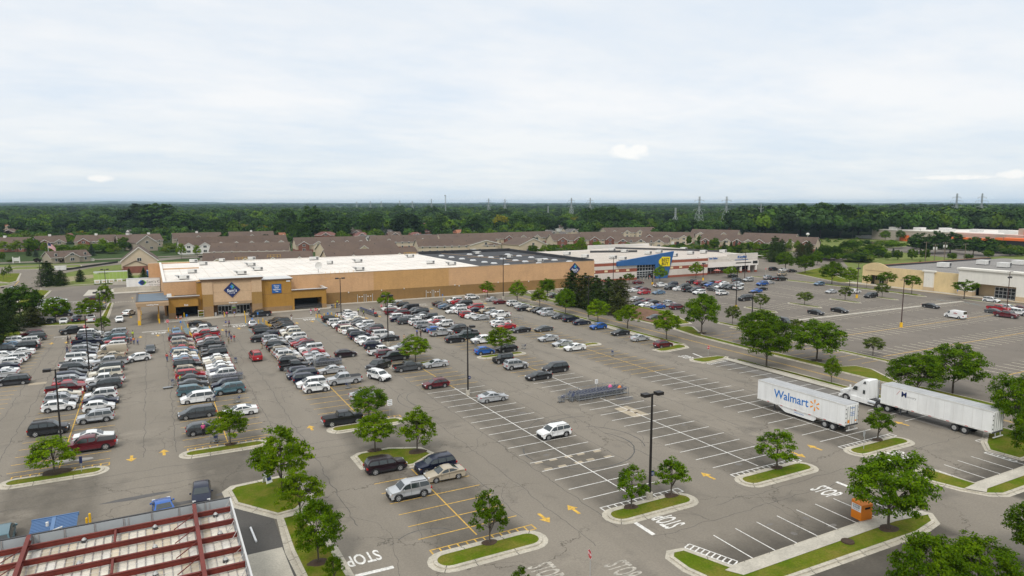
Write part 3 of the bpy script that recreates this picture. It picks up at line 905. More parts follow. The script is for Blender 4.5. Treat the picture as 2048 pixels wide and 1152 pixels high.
def car_parts(spec, tonneau=None):
 """list of (part name, parent part, MB, origin) for one vehicle, nose toward +x, wheels on z = 0"""
 W, r = spec['W'] / 2, spec['r']
 hood, roof, tail = spec['hood'], spec['roof'], spec['tail']
 top = hood + roof + tail
 nh, nr = len(hood), len(roof)
 xf, xr = max(p[0] for p in top), min(p[0] for p in top)
 ht = max(p[1] for p in top)
 zb0, xb0, zb1, xb1 = hood[-1][1], hood[-1][0], tail[0][1], tail[0][0]
 zm = hood[2][1]
 def belt(x):
  t = min(1, max(0, (xb0 - x) / (xb0 - xb1)))
  return zb0 + (zb1 - zb0) * t
 def hw(x, z):
  L = xf if x > 0 else -xr
  a = max(0, (abs(x) / L - .66) / .34)
  k = 1 - .1 * a * a
  if z < zm:
   k *= 1 - .05 * (zm - z) / zm
  else:
   zb = belt(x)
   if zb1 < x < 99 and z <= zb:
    k *= 1 - .03 * (z - zm) / max(.05, zb - zm)
   elif z > zb:
    k *= .97 - .2 * (z - zb) / max(.3, ht - zb)
  return W * k
 FY = (-1, -.84, 0, .84, 1)
 body = MB()
 V, F, M = [], [], []
 ids = []
 for i, (x, z) in enumerate(top):
  row = []
  w_ = hw(x, z)
  e = 0 if i in (0, len(top) - 1) or z < zm + .02 else .03
  for f in FY:
   xx = x
   if abs(f) == 1:
    a = max(0, (abs(x) / (xf if x > 0 else -xr) - .8) / .2)
    xx = x * (1 - .05 * a)
   elif abs(f) > .5:
    a = max(0, (abs(x) / (xf if x > 0 else -xr) - .8) / .2)
    xx = x * (1 - .018 * a)
   row.append(len(V))
   V.append((xx, f * w_, z - (e if abs(f) == 1 else 0) + (.02 if f == 0 and e else 0)))
  ids.append(row)
 def add(f, m):
  F.append(f)
  M.append(m)
 bed = nh + nr if spec.get('bed') else None
 for i in range(len(top) - 1):
  a, b = ids[i], ids[i + 1]
  for k in range(4):
   if bed is not None and i == bed and k in (1, 2) and not tonneau:
    continue
   m = 'PAINT'
   if bed is not None and i == bed and tonneau:
    m = 'DARK'
   if i == 0 and spec['trim']:
    m = 'DARK'
   if i == len(top) - 2 and spec['trim']:
    m = 'DARK'
   add((a[k], b[k], b[k + 1], a[k + 1]), m)
 sill = .2 if r < .37 else .3
 for s, col in ((0, 0), (1, 4)):
  sg = -1 if s == 0 else 1
  e = [row[col] for row in ids]
  hi = [e[2]] + e[3:len(top) - 2]            # band above the wheel line
  def poly(v, m):
   add(tuple(v) if sg < 0 else tuple(v[::-1]), m)
  gh = e[nh - 1:nh + nr + 1]
  poly(gh, 'PAINT')
  ub = e[2:nh] + e[nh + nr:len(top) - 2]
  poly(ub, 'PAINT')
  lo = []
  def bv(x, z):
   V.append((x, sg * hw(x, z) * .985, z))
   return len(V) - 1
  low = [e[len(top) - 3], e[len(top) - 2], e[len(top) - 1]]
  ra = r + .075
  for wx in sorted(spec['wx']):
   low.append(bv(wx - ra, sill + .04))
   for q in range(1, 8):
    t = PI - PI * q / 8
    low.append(bv(wx + ra * math.cos(t), min(zm - .02, r + ra * math.sin(t))))
   low.append(bv(wx + ra, sill + .04))
  low += [e[0], e[1], e[2]]
  poly(low[::-1], 'PAINT')
  xa, xb = spec['wx'][1] + ra + .01, spec['wx'][0] - ra - .01
  yy = sg * (hw(0, sill) + .012)
  zt = sill + (.2 if spec['trim'] else .08)
  i0 = len(V)
  V.extend([(xa, yy, sill - .02), (xb, yy, sill - .02), (xb, sg * (hw(0, zt) + .012), zt), (xa, sg * (hw(0, zt) + .012), zt)])
  poly([i0, i0 + 1, i0 + 2, i0 + 3], 'DARK')
  if spec['trim']:          # dark lips round the wheels
   for wx in spec['wx']:
    for q in range(8):
     t0, t1 = PI * q / 8, PI * (q + 1) / 8
     i0 = len(V)
     for t, rr_ in ((t0, ra - .01), (t1, ra - .01), (t1, ra + .07), (t0, ra + .07)):
      x, z = wx + rr_ * math.cos(t), r + rr_ * math.sin(t)
      V.append((x, sg * (hw(x, min(z, zm)) + .012), z))
     poly([i0, i0 + 3, i0 + 2, i0 + 1][::-1], 'DARK')
 for f, m in zip(F, M):
  body.f.append(f)
  body.m.append(body.k(m))
 body.v = V
 body.k('PAINT')
 body.box(xr + .25, xf - .25, -W + .3, W - .3, .17, min(zm, .8), 'DARK')
 for wx in spec['wx']:
  body.box(wx - r - .1, wx + r + .1, -W + .06, W - .06, r + .02, r + .1 + r * .78, 'DARK')
 fz = hood[1][1]
 body.box(xf - .06, xf + .012, -W * .5, W * .5, fz - .02, hood[2][1] - .06, 'DARK')
 body.box(xf - .12, xf + .006, -W * .62, W * .62, hood[0][1] + .02, fz - .1, 'DARK')
 if spec.get('bed'):
  body.box(xf - .05, xf + .05, -W * .88, W * .88, .5, .66, 'CHROME')
  body.box(xr - .1, xr + .05, -W * .85, W * .85, .52, .68, 'CHROME')
  if not tonneau:
   x0, x1, zt, zf, y = tail[0][0], tail[1][0], tail[0][1], .82, W * .8
   for pts in ([(x0, -y, zf), (x1, -y, zf), (x1, y, zf), (x0, y, zf)], [(x0, -y, zt), (x1, -y, zt), (x1, -y, zf), (x0, -y, zf)], [(x0, y, zt), (x1, y, zt), (x1, y, zf), (x0, y, zf)],
      [(x0, -y, zt), (x0, y, zt), (x0, y, zf), (x0, -y, zf)], [(x1, -y, zt), (x1, y, zt), (x1, y, zf), (x1, -y, zf)]):
    body.face(pts, 'DARK')
 for sg in (-1, 1):
  for px in [xb0 - .42 if not spec.get('vanwin') else 1.0] + spec['pil'][:2]:
   z0, z1 = sill + .25, belt(px) - .02
   if any(abs(px - wx) < r + .1 for wx in spec['wx']):
    z0 = max(z0, zm)
   body.box(px - .008, px + .008, sg * (hw(px, zm) + .002) - .004, sg * (hw(px, zm) + .002) + .004, z0, z1, 'DARK')
 if spec.get('rails'):
  for sg in (-1, 1):
   y = sg * hw(0, ht) * .9
   body.bar((roof[1][0] - .1, y, ht + .05), (roof[2][0] + .1, y, ht + .03), .05, 'DARK')
 parts = [('body', None, body)]
 def pane(p, q, f0, f1, span, off=.012):
  d = Vector((q[0] - p[0], 0, q[1] - p[1]))
  n = Vector((d.z, 0, -d.x)).normalized()
  if n.z < 0:
   n = -n
  b = MB()
  a, c = Vector((p[0], 0, p[1])) + d * f0, Vector((p[0], 0, p[1])) + d * f1
  for y0, y1 in ((-1, -.5), (-.5, .5), (.5, 1)):
   pts = []
   for P_, y in ((a, y0), (a, y1), (c, y1), (c, y0)):
    w_ = hw(P_.x, P_.z) * span
    cr = .02 * (1 - abs(y)) + off
    pts.append((P_.x + n.x * cr, y * w_, P_.z + n.z * cr))
   b.face(pts, 'GLASS')
  return b
 parts.append(('windshield', None, pane(hood[-1], roof[0], .06, .93, .86)))
 rear0, rear1 = roof[-1], tail[0]
 b = pane(rear0, rear1, .1 if not spec.get('bed') else .08, .86 if not spec.get('bed') else .7, .84)
 parts.append(('rear_window', None, b))
 def roofz(x):
  ch = [hood[-1]] + roof + [tail[0]]
  for (xa, za), (xb, zb) in zip(ch, ch[1:]):
   if xb <= x <= xa:
    return za + (zb - za) * (xa - x) / (xa - xb)
  return 0
 for sg in (-1, 1):
  b = MB()
  cuts = [xb0] + list(spec['pil']) + [xb1]
  if spec.get('vanwin'):
   cuts = [xb0, .95]
  for i in range(len(cuts) - 1):
   xa, xb = cuts[i] - (.04 if i else 0), cuts[i + 1] + .04
   lo, hi = [], []
   nseg = 8
   for q in range(nseg + 1):
    x = xa + (xb - xa) * q / nseg
    z0, z1 = belt(x) + .03, roofz(x) - .085
    if z1 - z0 > .03:
     lo.append((x, sg * (hw(x, z0) + .012), z0))
     hi.append((x, sg * (hw(x, z1) + .012), z1))
   for q in range(len(lo) - 1):
    f = [lo[q], lo[q + 1], hi[q + 1], hi[q]]
    b.face(f if sg < 0 else f[::-1], 'GLASS')
  parts.append(('side_window', None, b))
 for wx in spec['wx']:
  for sg in (-1, 1):
   w_ = MB()
   y0, y1 = sg * (W - .26), sg * (W - .03)
   w_.cyl((wx, y0, r), (wx, y1, r), r, 'TYRE', 18)
   rm = MB()
   rm.cyl((wx, y1, r), (wx, y1 + sg * .012, r), r * .66, 'RIM', 16)
   yy = y1 + sg * .016
   for q in range(5):
    t = 2 * PI * q / 5
    pts = []
    for dt, rr_ in ((-.3, .58), (.3, .58), (.22, .26), (-.22, .26)):
     pts.append((wx + r * rr_ * math.cos(t + dt), yy, r + r * rr_ * math.sin(t + dt)))
    rm.face(pts, 'DARK')
   parts.append(('wheel', None, w_))
   parts.append(('rim', 'wheel', rm))
 zl = hood[2][1] + (.03 if not spec.get('bed') else .06)
 for sg in (-1, 1):
  b = MB()
  b.box(xf - .34, xf - .075, *sorted((sg * (W * .9 + .005), sg * W * .58)), zl - .09, zl + .055, 'HEAD')
  b.box(xf - .36, xf - .2, *sorted((sg * (W * .91 + .012), sg * W * .86)), zl - .08, zl - .01, 'AMBER')
  parts.append(('headlight', None, b))
  b = MB()
  zt = tail[-3][1] if not spec.get('bed') else 1.05
  tall = .2 if spec['roof'][-1][0] < -1 else .12
  b.box(xr - .005 + (.03 if not spec.get('bed') else 0), xr + .22, *sorted((sg * (W * .915), sg * W * .62)), zt + (.0 if not spec.get('bed') else -.16), zt + tall, 'TAIL')
  parts.append(('taillight', None, b))
  b = MB()
  mx = xb0 - .42
  b.box(mx - .07, mx + .06, *sorted((sg * (hw(mx, zb0) + .02), sg * (hw(mx, zb0) + .2))), zb0 - .02, zb0 + .13, 'PAINT')
  parts.append(('wing_mirror', None, b))
 b = MB()
 b.box(xr - .02, xr + .03, -.16, .16, tail[-2][1] + .06, tail[-2][1] + .2, 'PLATE')
 parts.append(('licence_plate', None, b))
 return parts

PROTO = {}
def proto(kind):
 """meshes of one vehicle kind: level 0 with every part, level 1 body, panes and wheels, level 2 one mesh"""
 if kind in PROTO:
  return PROTO[kind]
 base = kind.replace('_covered', '')
 ps = car_parts(CARS[base], tonneau=kind.endswith('_covered'))
 out = {0: [], 1: [], 2: []}
 for nm, par, b in ps:
  out[0].append((nm, par, b.mesh(nm, 32 if nm in ('body', 'wheel') else None)))
 b1, wh, allm = MB(), [], MB()
 for nm, par, b in ps:
  if nm in ('body', 'headlight', 'taillight', 'wing_mirror', 'licence_plate'):
   b1.add(b)
  allm.add(b)
 gl = MB()
 for nm, par, b in ps:
  if 'wind' in nm:
   gl.add(b)
 out[1].append(('body', None, b1.mesh('body', 32)))
 out[1].append(('window', None, gl.mesh('window')))
 for i, (nm, par, b) in enumerate(ps):
  if nm == 'wheel':
   w_ = MB().add(b).add(ps[i + 1][2])
   out[1].append(('wheel', None, w_.mesh('wheel', 32)))
 out[2].append((base, None, allm.mesh(base, 32)))
 PROTO[kind] = out
 return out

def set_paint(o, col):
 for i, s in enumerate(o.material_slots):
  if s.material is None or s.link == 'OBJECT':
   s.link = 'OBJECT'
   s.material = MATS['P_' + col]

FIRST = {}
jit = random.Random(5)
def vehicle(kind, col, x, y, rz, label, cat, group=None, level=0):
 base = kind.replace('_covered', '')
 key = (kind, level)
 if key in FIRST:
  r = FIRST[key].copy()
  C.objects.link(r)
  kids = [(ch, list(ch.children)) for ch in FIRST[key].children]
  tag(r, label, cat, group)
  if not group and 'group' in r:
   del r['group']
  allp = [r]
  for ch, gc in kids:
   c = ch.copy()
   C.objects.link(c)
   c.parent = r
   allp.append(c)
   for g in gc:
    d = g.copy()
    C.objects.link(d)
    d.parent = c
 else:
  ps = proto(kind)[level]
  if level == 2:
   r = bpy.data.objects.new(base, ps[0][2])
   C.objects.link(r)
   tag(r, label, cat, group)
   allp = [r]
  else:
   r = emp(base, (0, 0, 0), 0, label, cat, group)
   allp = [r]
   last = None
   for nm, par, me in ps:
    o = bpy.data.objects.new(nm, me)
    C.objects.link(o)
    o.parent = last if par else r
    if not par:
     last = o
    allp.append(o)
  FIRST[key] = r
 r.location = (x, y, 0)
 r.rotation_euler = (0, 0, rz)
 r.scale = (jit.uniform(.95, 1.05), jit.uniform(.97, 1.02), jit.uniform(.95, 1.05)) if group else (1, 1, 1)
 for o in allp:
  if o.type == 'MESH':
   set_paint(o, col)
 return r

TY = dict(s='sedan', h='hatchback', u='suv', U='big_suv', m='minivan', p='pickup_truck', P='pickup_truck_covered', j='off_roader', v='van', w='wagon')
CO = dict(w='white', c='cream', k='black', g='dark grey', s='silver', r='red', m='maroon', b='blue', n='navy', t='tan', d='dark green', l='steel blue', e='teal', q='plum')
HD = {'>': 0, '<': PI, '^': PI / 2, 'v': -PI / 2}
ROWX = [-11 - 2.6, -11 + 2.6, 4.8, 10, 22.9, 28.1, 41.2, 46.4, 59.5, 64.7, 78.3, 83.5, 96.6]
BLOCKS = [
 ('row beside the pines', (0, 620, 6.776), '''uw> 250 390;sl> 190 478;Uk> 118 532;sw> 75 590;um< 430 325;ug< 445 372;uw< 368 415;sg< 372 485;Uk< 300 515;sw< 285 557;sg< 248 600;uw< 185 650;hw< 112 702;sn< 60 762;sw< 62 822;ss< 10 862;mk< 175 940'''),
 ('left side of the loading-bay double row', (90, 640, 7.68), '''mw> 705 190;mk> 685 240;hn> 690 280;pn> 690 325;sg> 685 387;us> 640 437;sn> 650 490;Uw> 590 560;Pw> 500 660;ug> 490 715;sk> 485 790;mn> 385 862;us> 420 920;sr> 400 965;Pm> 370 1035'''),
 ('left side of the loading-bay double row', (0, 760, 5.12), '''sc> 670 132;us> 640 190;hw> 605 262;uk> 500 485'''),
 ('right side of the loading-bay double row', (90, 640, 7.68), '''us< 1115 185;sg< 1095 228;me< 1105 268;sg< 1165 300;jr< 1140 330;uw< 1100 385;vt< 1085 470;st< 1050 535;Ps< 1040 625;mg< 1000 712;Uc< 930 808;Pw< 940 900;ug< 990 972'''),
 ('right side of the loading-bay double row', (0, 760, 5.12), '''uw< 1040 142;sn> 1060 198;hw> 1030 262;us< 990 362;sw> 1010 560;Pm< 920 645'''),
 ('left side of the exit-door double row', (320, 630, 8.861), '''mm> 360 385;us> 400 435;sm> 430 487;ut> 400 520;sr> 415 582;ml> 425 635;uc> 420 682;sw> 455 738;sl> 470 775;sm> 490 812;Uk> 515 872;ut> 520 965;mr> 580 1035;sg> 600 1105'''),
 ('left side of the exit-door double row', (300, 720, 5.12), '''sg> 470 232;me> 435 298;mw< 520 368;mg< 460 525;hg> 545 695'''),
 ('right side of the exit-door double row', (320, 630, 8.861), '''sk> 625 140;ug< 720 205;Pw< 800 240;ss< 840 292;pr< 835 335;sk< 810 382;sr< 860 420;us< 880 462;Pk< 905 520;jg< 890 625;Uk< 970 682;sw< 1000 752;sc< 1015 790;st< 1045 830;sw< 1050 880;sw< 1085 915;sn< 1130 955;uw< 1115 1035'''),
 ('right side of the exit-door double row', (300, 720, 5.12), '''un< 765 240;ue< 820 285;sw< 955 505'''),
 ('left side of the entrance double row', (490, 620, 8.23), '''uk> 285 302;Uk> 315 362;sg> 300 420;hn< 440 405;hk> 265 470;us> 450 452;ss> 485 515;mk> 520 565;sk> 530 615;ut> 610 662;us> 660 692;uw> 720 722;st> 760 778;uk> 740 825;pk> 750 905;un> 950 990;mn< 890 1045;mn> 985 1105'''),
 ('left side of the entrance double row', (300, 720, 5.12), '''mw< 1640 222;hw> 1690 278'''),
 ('right side of the entrance double row', (490, 620, 8.23), '''sk< 500 165;uk< 590 188;sk< 570 232;uk< 640 232;uk< 640 268;sg< 640 320;uw< 735 330;uc< 745 375;uw< 825 432;sg< 890 500;sr< 925 525;um< 960 570;sk> 960 615;Uw< 1095 620;sr< 1120 692;ss> 1165 730;ss< 1170 782;sk< 1240 832;ss< 1410 975'''),
 ('right side of the entrance double row', (600, 720, 5.12), '''Ps< 450 190;ss> 715 340;Pk> 405 595'''),
 ('left side of the cart-bay double row', (640, 610, 8.863), '''uk> 150 240;uw> 240 302;uw< 330 342;mm> 425 395;mc> 480 432;sw> 560 450;jk> 620 505;un> 700 535;sk> 765 565;hw> 760 612;uw< 875 635;hn> 910 710;pw> 1010 805;mm> 1140 865'''),
 ('left side of the cart-bay double row', (600, 560, 5.12), '''pg> 1090 880'''),
 ('right side of the cart-bay double row', (640, 610, 8.863), '''pw> 480 150;hw> 545 192;sw> 600 215;sc< 620 245;sg< 640 288;sg< 660 322;uw< 800 330;ss< 850 372;ug< 965 412;um> 1010 455;Uw> 1120 502;sk< 1195 575;ss< 1430 730;pk< 1340 895'''),
 ('right side of the cart-bay double row', (600, 560, 5.12), '''ss< 1400 848;wm< 1390 1055'''),
 ('right side of the cart-bay double row', (900, 720, 5.12), '''ss> 415 375'''),
 ('left side of the wall-door double row', (770, 590, 9.6), '''mm> 115 312;sn> 290 462;mw> 275 408;us> 400 445;ug> 400 485;uw> 575 510;us> 660 560;sn< 860 650;hb> 905 665;Ps> 1020 710;hk> 1250 835'''),
 ('right side of the wall-door double row', (770, 590, 9.6), '''uw< 200 170;mk< 300 190;sw< 150 250;sw< 320 248;vk< 455 245;mm< 300 335;ug< 590 295;Uk< 660 325;sg< 705 370;sw< 700 415;jk< 820 425;uw< 940 490;sr< 965 520;uw< 1080 545;ug< 1330 640;pk> 1530 700;Pd< 1600 775'''),
 ('right side of the wall-door double row', (900, 560, 5.12), '''Pw< 325 605;hk< 590 695;mk< 1080 890'''),
 ('left side of the wall-door double row', (900, 560, 5.12), '''hb> 350 722;jk< 535 800;us> 660 862;sk< 890 975'''),
 ('left side of the far-sign double row', (860, 580, 10.47), '''sk> 200 278;sg> 275 305;sl> 330 335;sk< 420 355;uw< 530 370;sw< 505 430;uw> 680 430;ur> 805 505;sw> 900 535;ss< 1065 565'''),
 ('right side of the far-sign double row', (860, 580, 10.47), '''uw< 520 215;sr> 540 245;mk< 680 262;mr< 890 345;sn> 975 405;ut< 1140 425;ss< 1270 470;pw< 1410 510;Pw< 1425 660;hw> 1460 712;sr< 1600 750'''),
 ('left side of the far-sign double row', (960, 580, 6.0235), '''sk< 450 475;ss< 810 575;ss< 980 635;sw< 1120 685'''),
 ('right side of the far-sign double row', (960, 580, 6.0235), '''sg< 740 463'''),
 ('single row along the tree strip', (960, 580, 6.0235), '''ss> 155 108;sm> 245 138;uw> 375 158;ss< 475 190;sk> 535 218;ht< 620 228;hk< 695 245;us< 770 262;ss> 795 275;sg< 930 315;un> 1075 340;sn> 1210 382;hb< 1415 435;sk< 1695 503;ss> 1915 572'''),
 ('single row along the tree strip', (1250, 520, 5.12), '''hm> 375 862'''),
 ('near block by the grass island', (800, 900, 4.551), '''st< 385 205;un< 300 118'''),
 ('near block by the grass island', (400, 900, 4.551), '''uq> 1660 125;us< 1880 350'''),
 ('empty white-lined bays', (900, 720, 5.12), '''uw< 1030 725'''),
 ('lot before the blue-fronted store', (1250, 520, 5.12), '''sw> 90 305;sm> 135 225;sk> 150 282;sm> 200 297;sr< 192 328;sl< 345 328;pw> 360 252;un< 485 245;uk< 450 275;sg< 505 275;uk< 590 262;sw> 550 293;pk> 655 298;sm< 750 285;ug< 720 305;uw< 760 325;Pk> 700 220;ur> 765 232;sk> 820 242;sb< 872 250;sg< 895 225;sr> 960 222;sw< 1010 238;sk< 935 258;sw< 975 267;ug< 1030 270;ug< 1085 275;jw> 1160 282;ssv 1160 237;ug> 1150 203;us< 1265 197;sgv 898 295;uw> 995 332;Uk< 1230 388;sb< 1345 312;sk> 1400 288;ub< 1405 238;ss> 1475 226;us> 1480 178;sk> 1530 183;pk> 1600 188;uk> 1520 88;sw< 1620 98;sk> 1710 108;ut> 1610 138;hl< 1990 240;sd> 1105 158;sw> 118 397;sg> 170 405;sm< 215 412;sk> 300 430;sn< 142 443;sw< 215 453;sb< 335 473;Ps> 435 445;um> 535 473;sg< 305 580;skv 1955 530'''),
 ('lot before the cream store', (1648, 520, 5.12), '''ss< 75 317;sw> 315 317;mk< 480 357;skv 160 508;skv 1095 465;uwv 1715 405;Prv 1790 490;sgv 1745 520;pmv 1870 555;uwv 1880 482;jwv 2010 535;smv 2020 492'''),
 ('side lot behind the round trees', (0, 570, 7.68), '''uw> 760 260;pw> 880 235;sw> 640 305;sw> 640 345;ul> 930 375;skv 770 545;swv 980 540;un^ 1170 512;Pw^ 1400 515;uk^ 620 545;um< 1410 212;sw< 1330 380;un< 1300 340;ss< 1500 315;uk> 960 430;ss> 800 240'''),
 ('lane by the pines', (960, 560, 5.12), '''sw> 745 145;sk> 780 165'''),
]
NAMES = dict(sedan='sedan', hatchback='hatchback', suv='SUV', big_suv='large SUV', minivan='minivan', pickup_truck='pickup', pickup_truck_covered='pickup with covered bed', off_roader='boxy off-roader', van='van', wagon='wagon')
CAT = dict(sedan='car', hatchback='car', suv='SUV', big_suv='SUV', minivan='minivan', pickup_truck='pickup truck', pickup_truck_covered='pickup truck', off_roader='off-roader', van='van', wagon='car')
allcars = {}
for row, (x0, y0, s), txt in BLOCKS:
 for e in txt.split(';'):
  c, u, v = e.split()
  h = c[2]
  kind, col = TY[c[0]], CO[c[1]]
  hz = .75 if kind not in ('suv', 'big_suv', 'minivan', 'van', 'pickup_truck', 'pickup_truck_covered', 'off_roader') else .9
  x, y = G(x0 + float(u) / s, y0 + float(v) / s, hz)
  if h in '<>' and y < 192:
   for rx in ROWX:
    if abs(x - rx) < 1.7:
     x = rx + (x - rx) * .4
     break
  allcars.setdefault(row, []).append([kind, col, x, y, HD[h]])

def settle(cs):
 for it in range(40):
  for i, a in enumerate(cs):
   for b in cs[i + 1:]:
    along = abs(math.cos(a[4])) > .5 and abs(math.cos(b[4])) > .5
    along2 = abs(math.cos(a[4])) < .5 and abs(math.cos(b[4])) < .5
    dx, dy = b[2] - a[2], b[3] - a[3]
    if along and abs(dx) < 4.6 and abs(dy) < 2.25:
     p = (2.25 - abs(dy)) / 2 * (1 if dy >= 0 else -1)
     a[3] -= p * .6
     b[3] += p * .6
    elif along2 and abs(dy) < 4.6 and abs(dx) < 2.3:
     p = (2.3 - abs(dx)) / 2 * (1 if dx >= 0 else -1)
     a[2] -= p * .6
     b[2] += p * .6
flat = [c for cs in allcars.values() for c in cs]
settle(flat)

def art(c):
 return f'{c[1]} {NAMES[c[0]]}'
GROUPS = {r: 'cars parked in the ' + r for r in allcars}
CARLAB = {}
for row, cs in allcars.items():
 cs.sort(key=lambda c: -c[3])
 short = row
 labs = []
 for i, c in enumerate(cs):
  a = art(cs[i - 1]) if i else None
  b = art(cs[i + 1]) if i + 1 < len(cs) else None
  short_n = lambda t: t.replace(' with covered bed', '').replace('large ', '').replace('boxy ', '')
  if a and b:
   l = f'{art(c)} between {short_n(a)} and {short_n(b)}, {short}'
  elif a:
   l = f'{art(c)} ending the {short}, next to {short_n(a)}'
  elif b:
   l = f'{art(c)} starting the {short}, next to {short_n(b)}'
  else:
   l = f'{art(c)} standing alone in the {short}'
  labs.append(l)
 for i, c in enumerate(cs):
  l = labs[i]
  same = [j for j in range(len(cs)) if labs[j] == l]
  if len(same) > 1:
   k = same.index(i)
   l = l.replace(f'{art(c)} between', f'{art(c)}, ' + ('farther' if k == 0 else 'nearer') + ' of two, between') if len(same) == 2 else l.replace(f'{art(c)} between', f'{art(c)}, ' + ('farthest', 'middle', 'nearest')[min(k, 2)] + ', between')
  c.append(l)
for row, cs in allcars.items():
 for kind, col, x, y, rz, l in cs:
  d = math.hypot(x, y)
  lev = 0 if d < 128 else (1 if d < 178 else 2)
  words_ = l.split()
  if len(words_) > 16:
   l = l.replace(' with covered bed', '').replace(' double row', ' row')
   l = l.replace('right side of the', 'right side,').replace('left side of the', 'left side,')
  vehicle(kind, col, x, y, rz + jit.uniform(-.025, .025), l, CAT[kind], GROUPS[row], lev)

def lone(c, u, v, rz, label, z=.8):
 kind = TY[c[0]]
 x, y = G(u, v, z)
 return vehicle(kind, CO[c[1]], x, y, math.radians(rz), label, CAT[kind], None, 0 if math.hypot(x, y) < 150 else 1)
lone('pk', 147, 660, 197, 'black pickup turning into the aisle past the stop sign')
lone('hw', 276, 714, 196, 'white crossover with black roof backing across the aisle')
lone('sg', 301, 696, -92, 'dark grey sedan driving down the aisle toward the camera')
lone('sl', 352, 661, -88, 'steel blue sedan in the accessible bay beside yellow bollards')
lone('us', 504, 647, 88, 'silver SUV seen from behind in the accessible bay before the entrance')
lone('pk', 520, 627, 181, 'black pickup stopped at the kerb outside the store entrance')
lone('Ur', 511, 711, 92, 'red SUV driving up the aisle away from the camera')
lone('hq', 691, 706, 0, 'plum retro hatchback crossing the aisle with its driver in view')
lone('Pk', 757, 729, 215, 'black pickup turning out of the cart-bay aisle behind a white SUV', .9)
lone('uw', 758, 749, -68, 'white SUV with sunroof heading toward the camera in front of a black pickup', .9)
lone('uw', 944, 593, 0, 'white SUV crossing in front of the long tan wall', .9)
lone('hn', 403, 984, -94, 'navy hatchback beside the grass corner above the steel-framed roof')
lone('sb', 326, 1012, 94, 'bright blue sedan partly hidden by the grey parapet of the steel-framed roof')
lone('me', 2, 1072, 94, 'teal minivan at the edge of the grey parapet below the blue shed')
lone('sw', 239, 637, -90, 'white sedan driving down toward the stop line from the loading bay')
lone('hw', 258, 625, 65, 'white hatchback seen from behind by the loading canopy')
lone('ss', 26, 576, 235, 'silver sedan on the street behind the round trees')
x, y = G(1565, 643, 1.1)
gv = vehicle('van', 'black', x, y, -PI / 2 + .12, 'black service van with big white lettering on its side, by the young trees', 'van', None, 0)
b = MB()
tM = Matrix.Translation((-.9, 1.025, 1.55)) @ Matrix.Rotation(PI, 4, 'Z') @ Matrix.Rotation(PI / 2, 4, 'X')
b.add(text_mb('Geek', .95, 'paint_white', bold=.02), Matrix.Translation((-.8, -1.03, 1.62)) @ Matrix.Rotation(PI / 2, 4, 'X'))
b.add(text_mb('Squad', .4, 'AMBER', bold=.012), Matrix.Translation((-.2, -1.03, 1.08)) @ Matrix.Rotation(PI / 2, 4, 'X'))
b.build('lettering', parent=gv)
x, y = G(1911, 629, 1.)
wv = vehicle('van', 'white', x, y, PI / 2 - .1, 'white delivery van with red lettering alone in the empty lot', 'van', None, 0)
b = MB()
b.add(text_mb('Office', .42, 'TAIL', bold=.01), Matrix.Translation((-.6, 1.03, 1.5)) @ Matrix.Rotation(PI, 4, 'Z') @ Matrix.Rotation(PI / 2, 4, 'X'))
b.build('lettering', parent=wv)
block_mat('block_pink', (.56, .34, .18), .42, .21, .86)
block_mat('block_orange', (.51, .295, .115), .42, .21, .9)
block_mat('block_brown', (.25, .145, .05), .42, .21, .85)
block_mat('block_base', (.29, .185, .095), .42, .21, .8)
mat('stucco_gold', (.36, .19, .035), .9, var=.06, vscale=.4, streak=.1, fine=.05, fscale=3)
mat('stucco_tan', (.56, .385, .235), .9, var=.05, vscale=.4, streak=.08, fine=.05, fscale=3)
mat('stucco_gold2', (.33, .195, .06), .9, var=.06, vscale=.4, streak=.1, fine=.05, fscale=3)
mat('trim_brown', (.17, .1, .055), .85, var=.1, vscale=.5)
mat('trim_tan', (.36, .25, .15), .85, var=.1, vscale=.5)
mat('roof_white', (.68, .63, .57), .8, var=.12, vscale=.12, streak=.0, fine=.06, fscale=1.2)
mat('roof_black', (.035, .035, .038), .85, var=.3, vscale=.2, fine=.12, fscale=1.)
mat('roof_beige', (.5, .445, .39), .9, var=.1, vscale=.15, fine=.08, fscale=1.)
mat('roof_gravel', (.21, .195, .18), .95, var=.14, vscale=.2, fine=.2, fscale=2)
mat('roof_blue', (.11, .145, .18), .7, var=.1, vscale=.4)
mat('metal_flash', (.6, .59, .57), .45, .3)
mat('metal_grey', (.4, .4, .39), .55, .2, var=.15, vscale=.8)
mat('metal_white', (.62, .61, .58), .5, var=.12, vscale=.9)
mat('metal_dark', (.05, .05, .052), .6)
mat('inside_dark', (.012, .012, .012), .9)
mat('glass_shop', (.015, .02, .024), .08, spec=.6)
mat('alu', (.58, .6, .6), .4, .4)
mat('sign_navy', (.012, .026, .115), .4)
mat('sign_blue', (.012, .1, .33), .4)
mat('sign_lblue', (.03, .2, .62), .4)
mat('sign_green', (.17, .48, .03), .4)
mat('sign_white', (.8, .8, .8), .5)
mat('sign_red', (.5, .015, .02), .4)
mat('sign_yellow', (.8, .62, .0), .4)
mat('sign_black', (.012, .012, .012), .5)
mat('bollard_yellow', (.72, .42, .01), .5)
mat('skylight', (.55, .56, .57), .35)
mat('pale_stone', (.62, .565, .5), .9, var=.06, vscale=.5, streak=.08, fine=.05, fscale=4)
mat('pale_trim', (.72, .68, .63), .85, var=.05, vscale=.6)
block_mat('red_split', (.3, .085, .05), .42, .21, .85)
mat('blue_panel', (.018, .1, .28), .6, var=.08, vscale=.5)
block_mat('block_cream', (.66, .51, .28), .42, .42, .9, .03)
mat('stucco_white', (.72, .69, .62), .9, var=.04, vscale=.5, streak=.07)
mat('base_cream', (.5, .38, .24), .9, var=.08, vscale=.5)
mat('lamp_panel', (.75, .62, .38), .5)

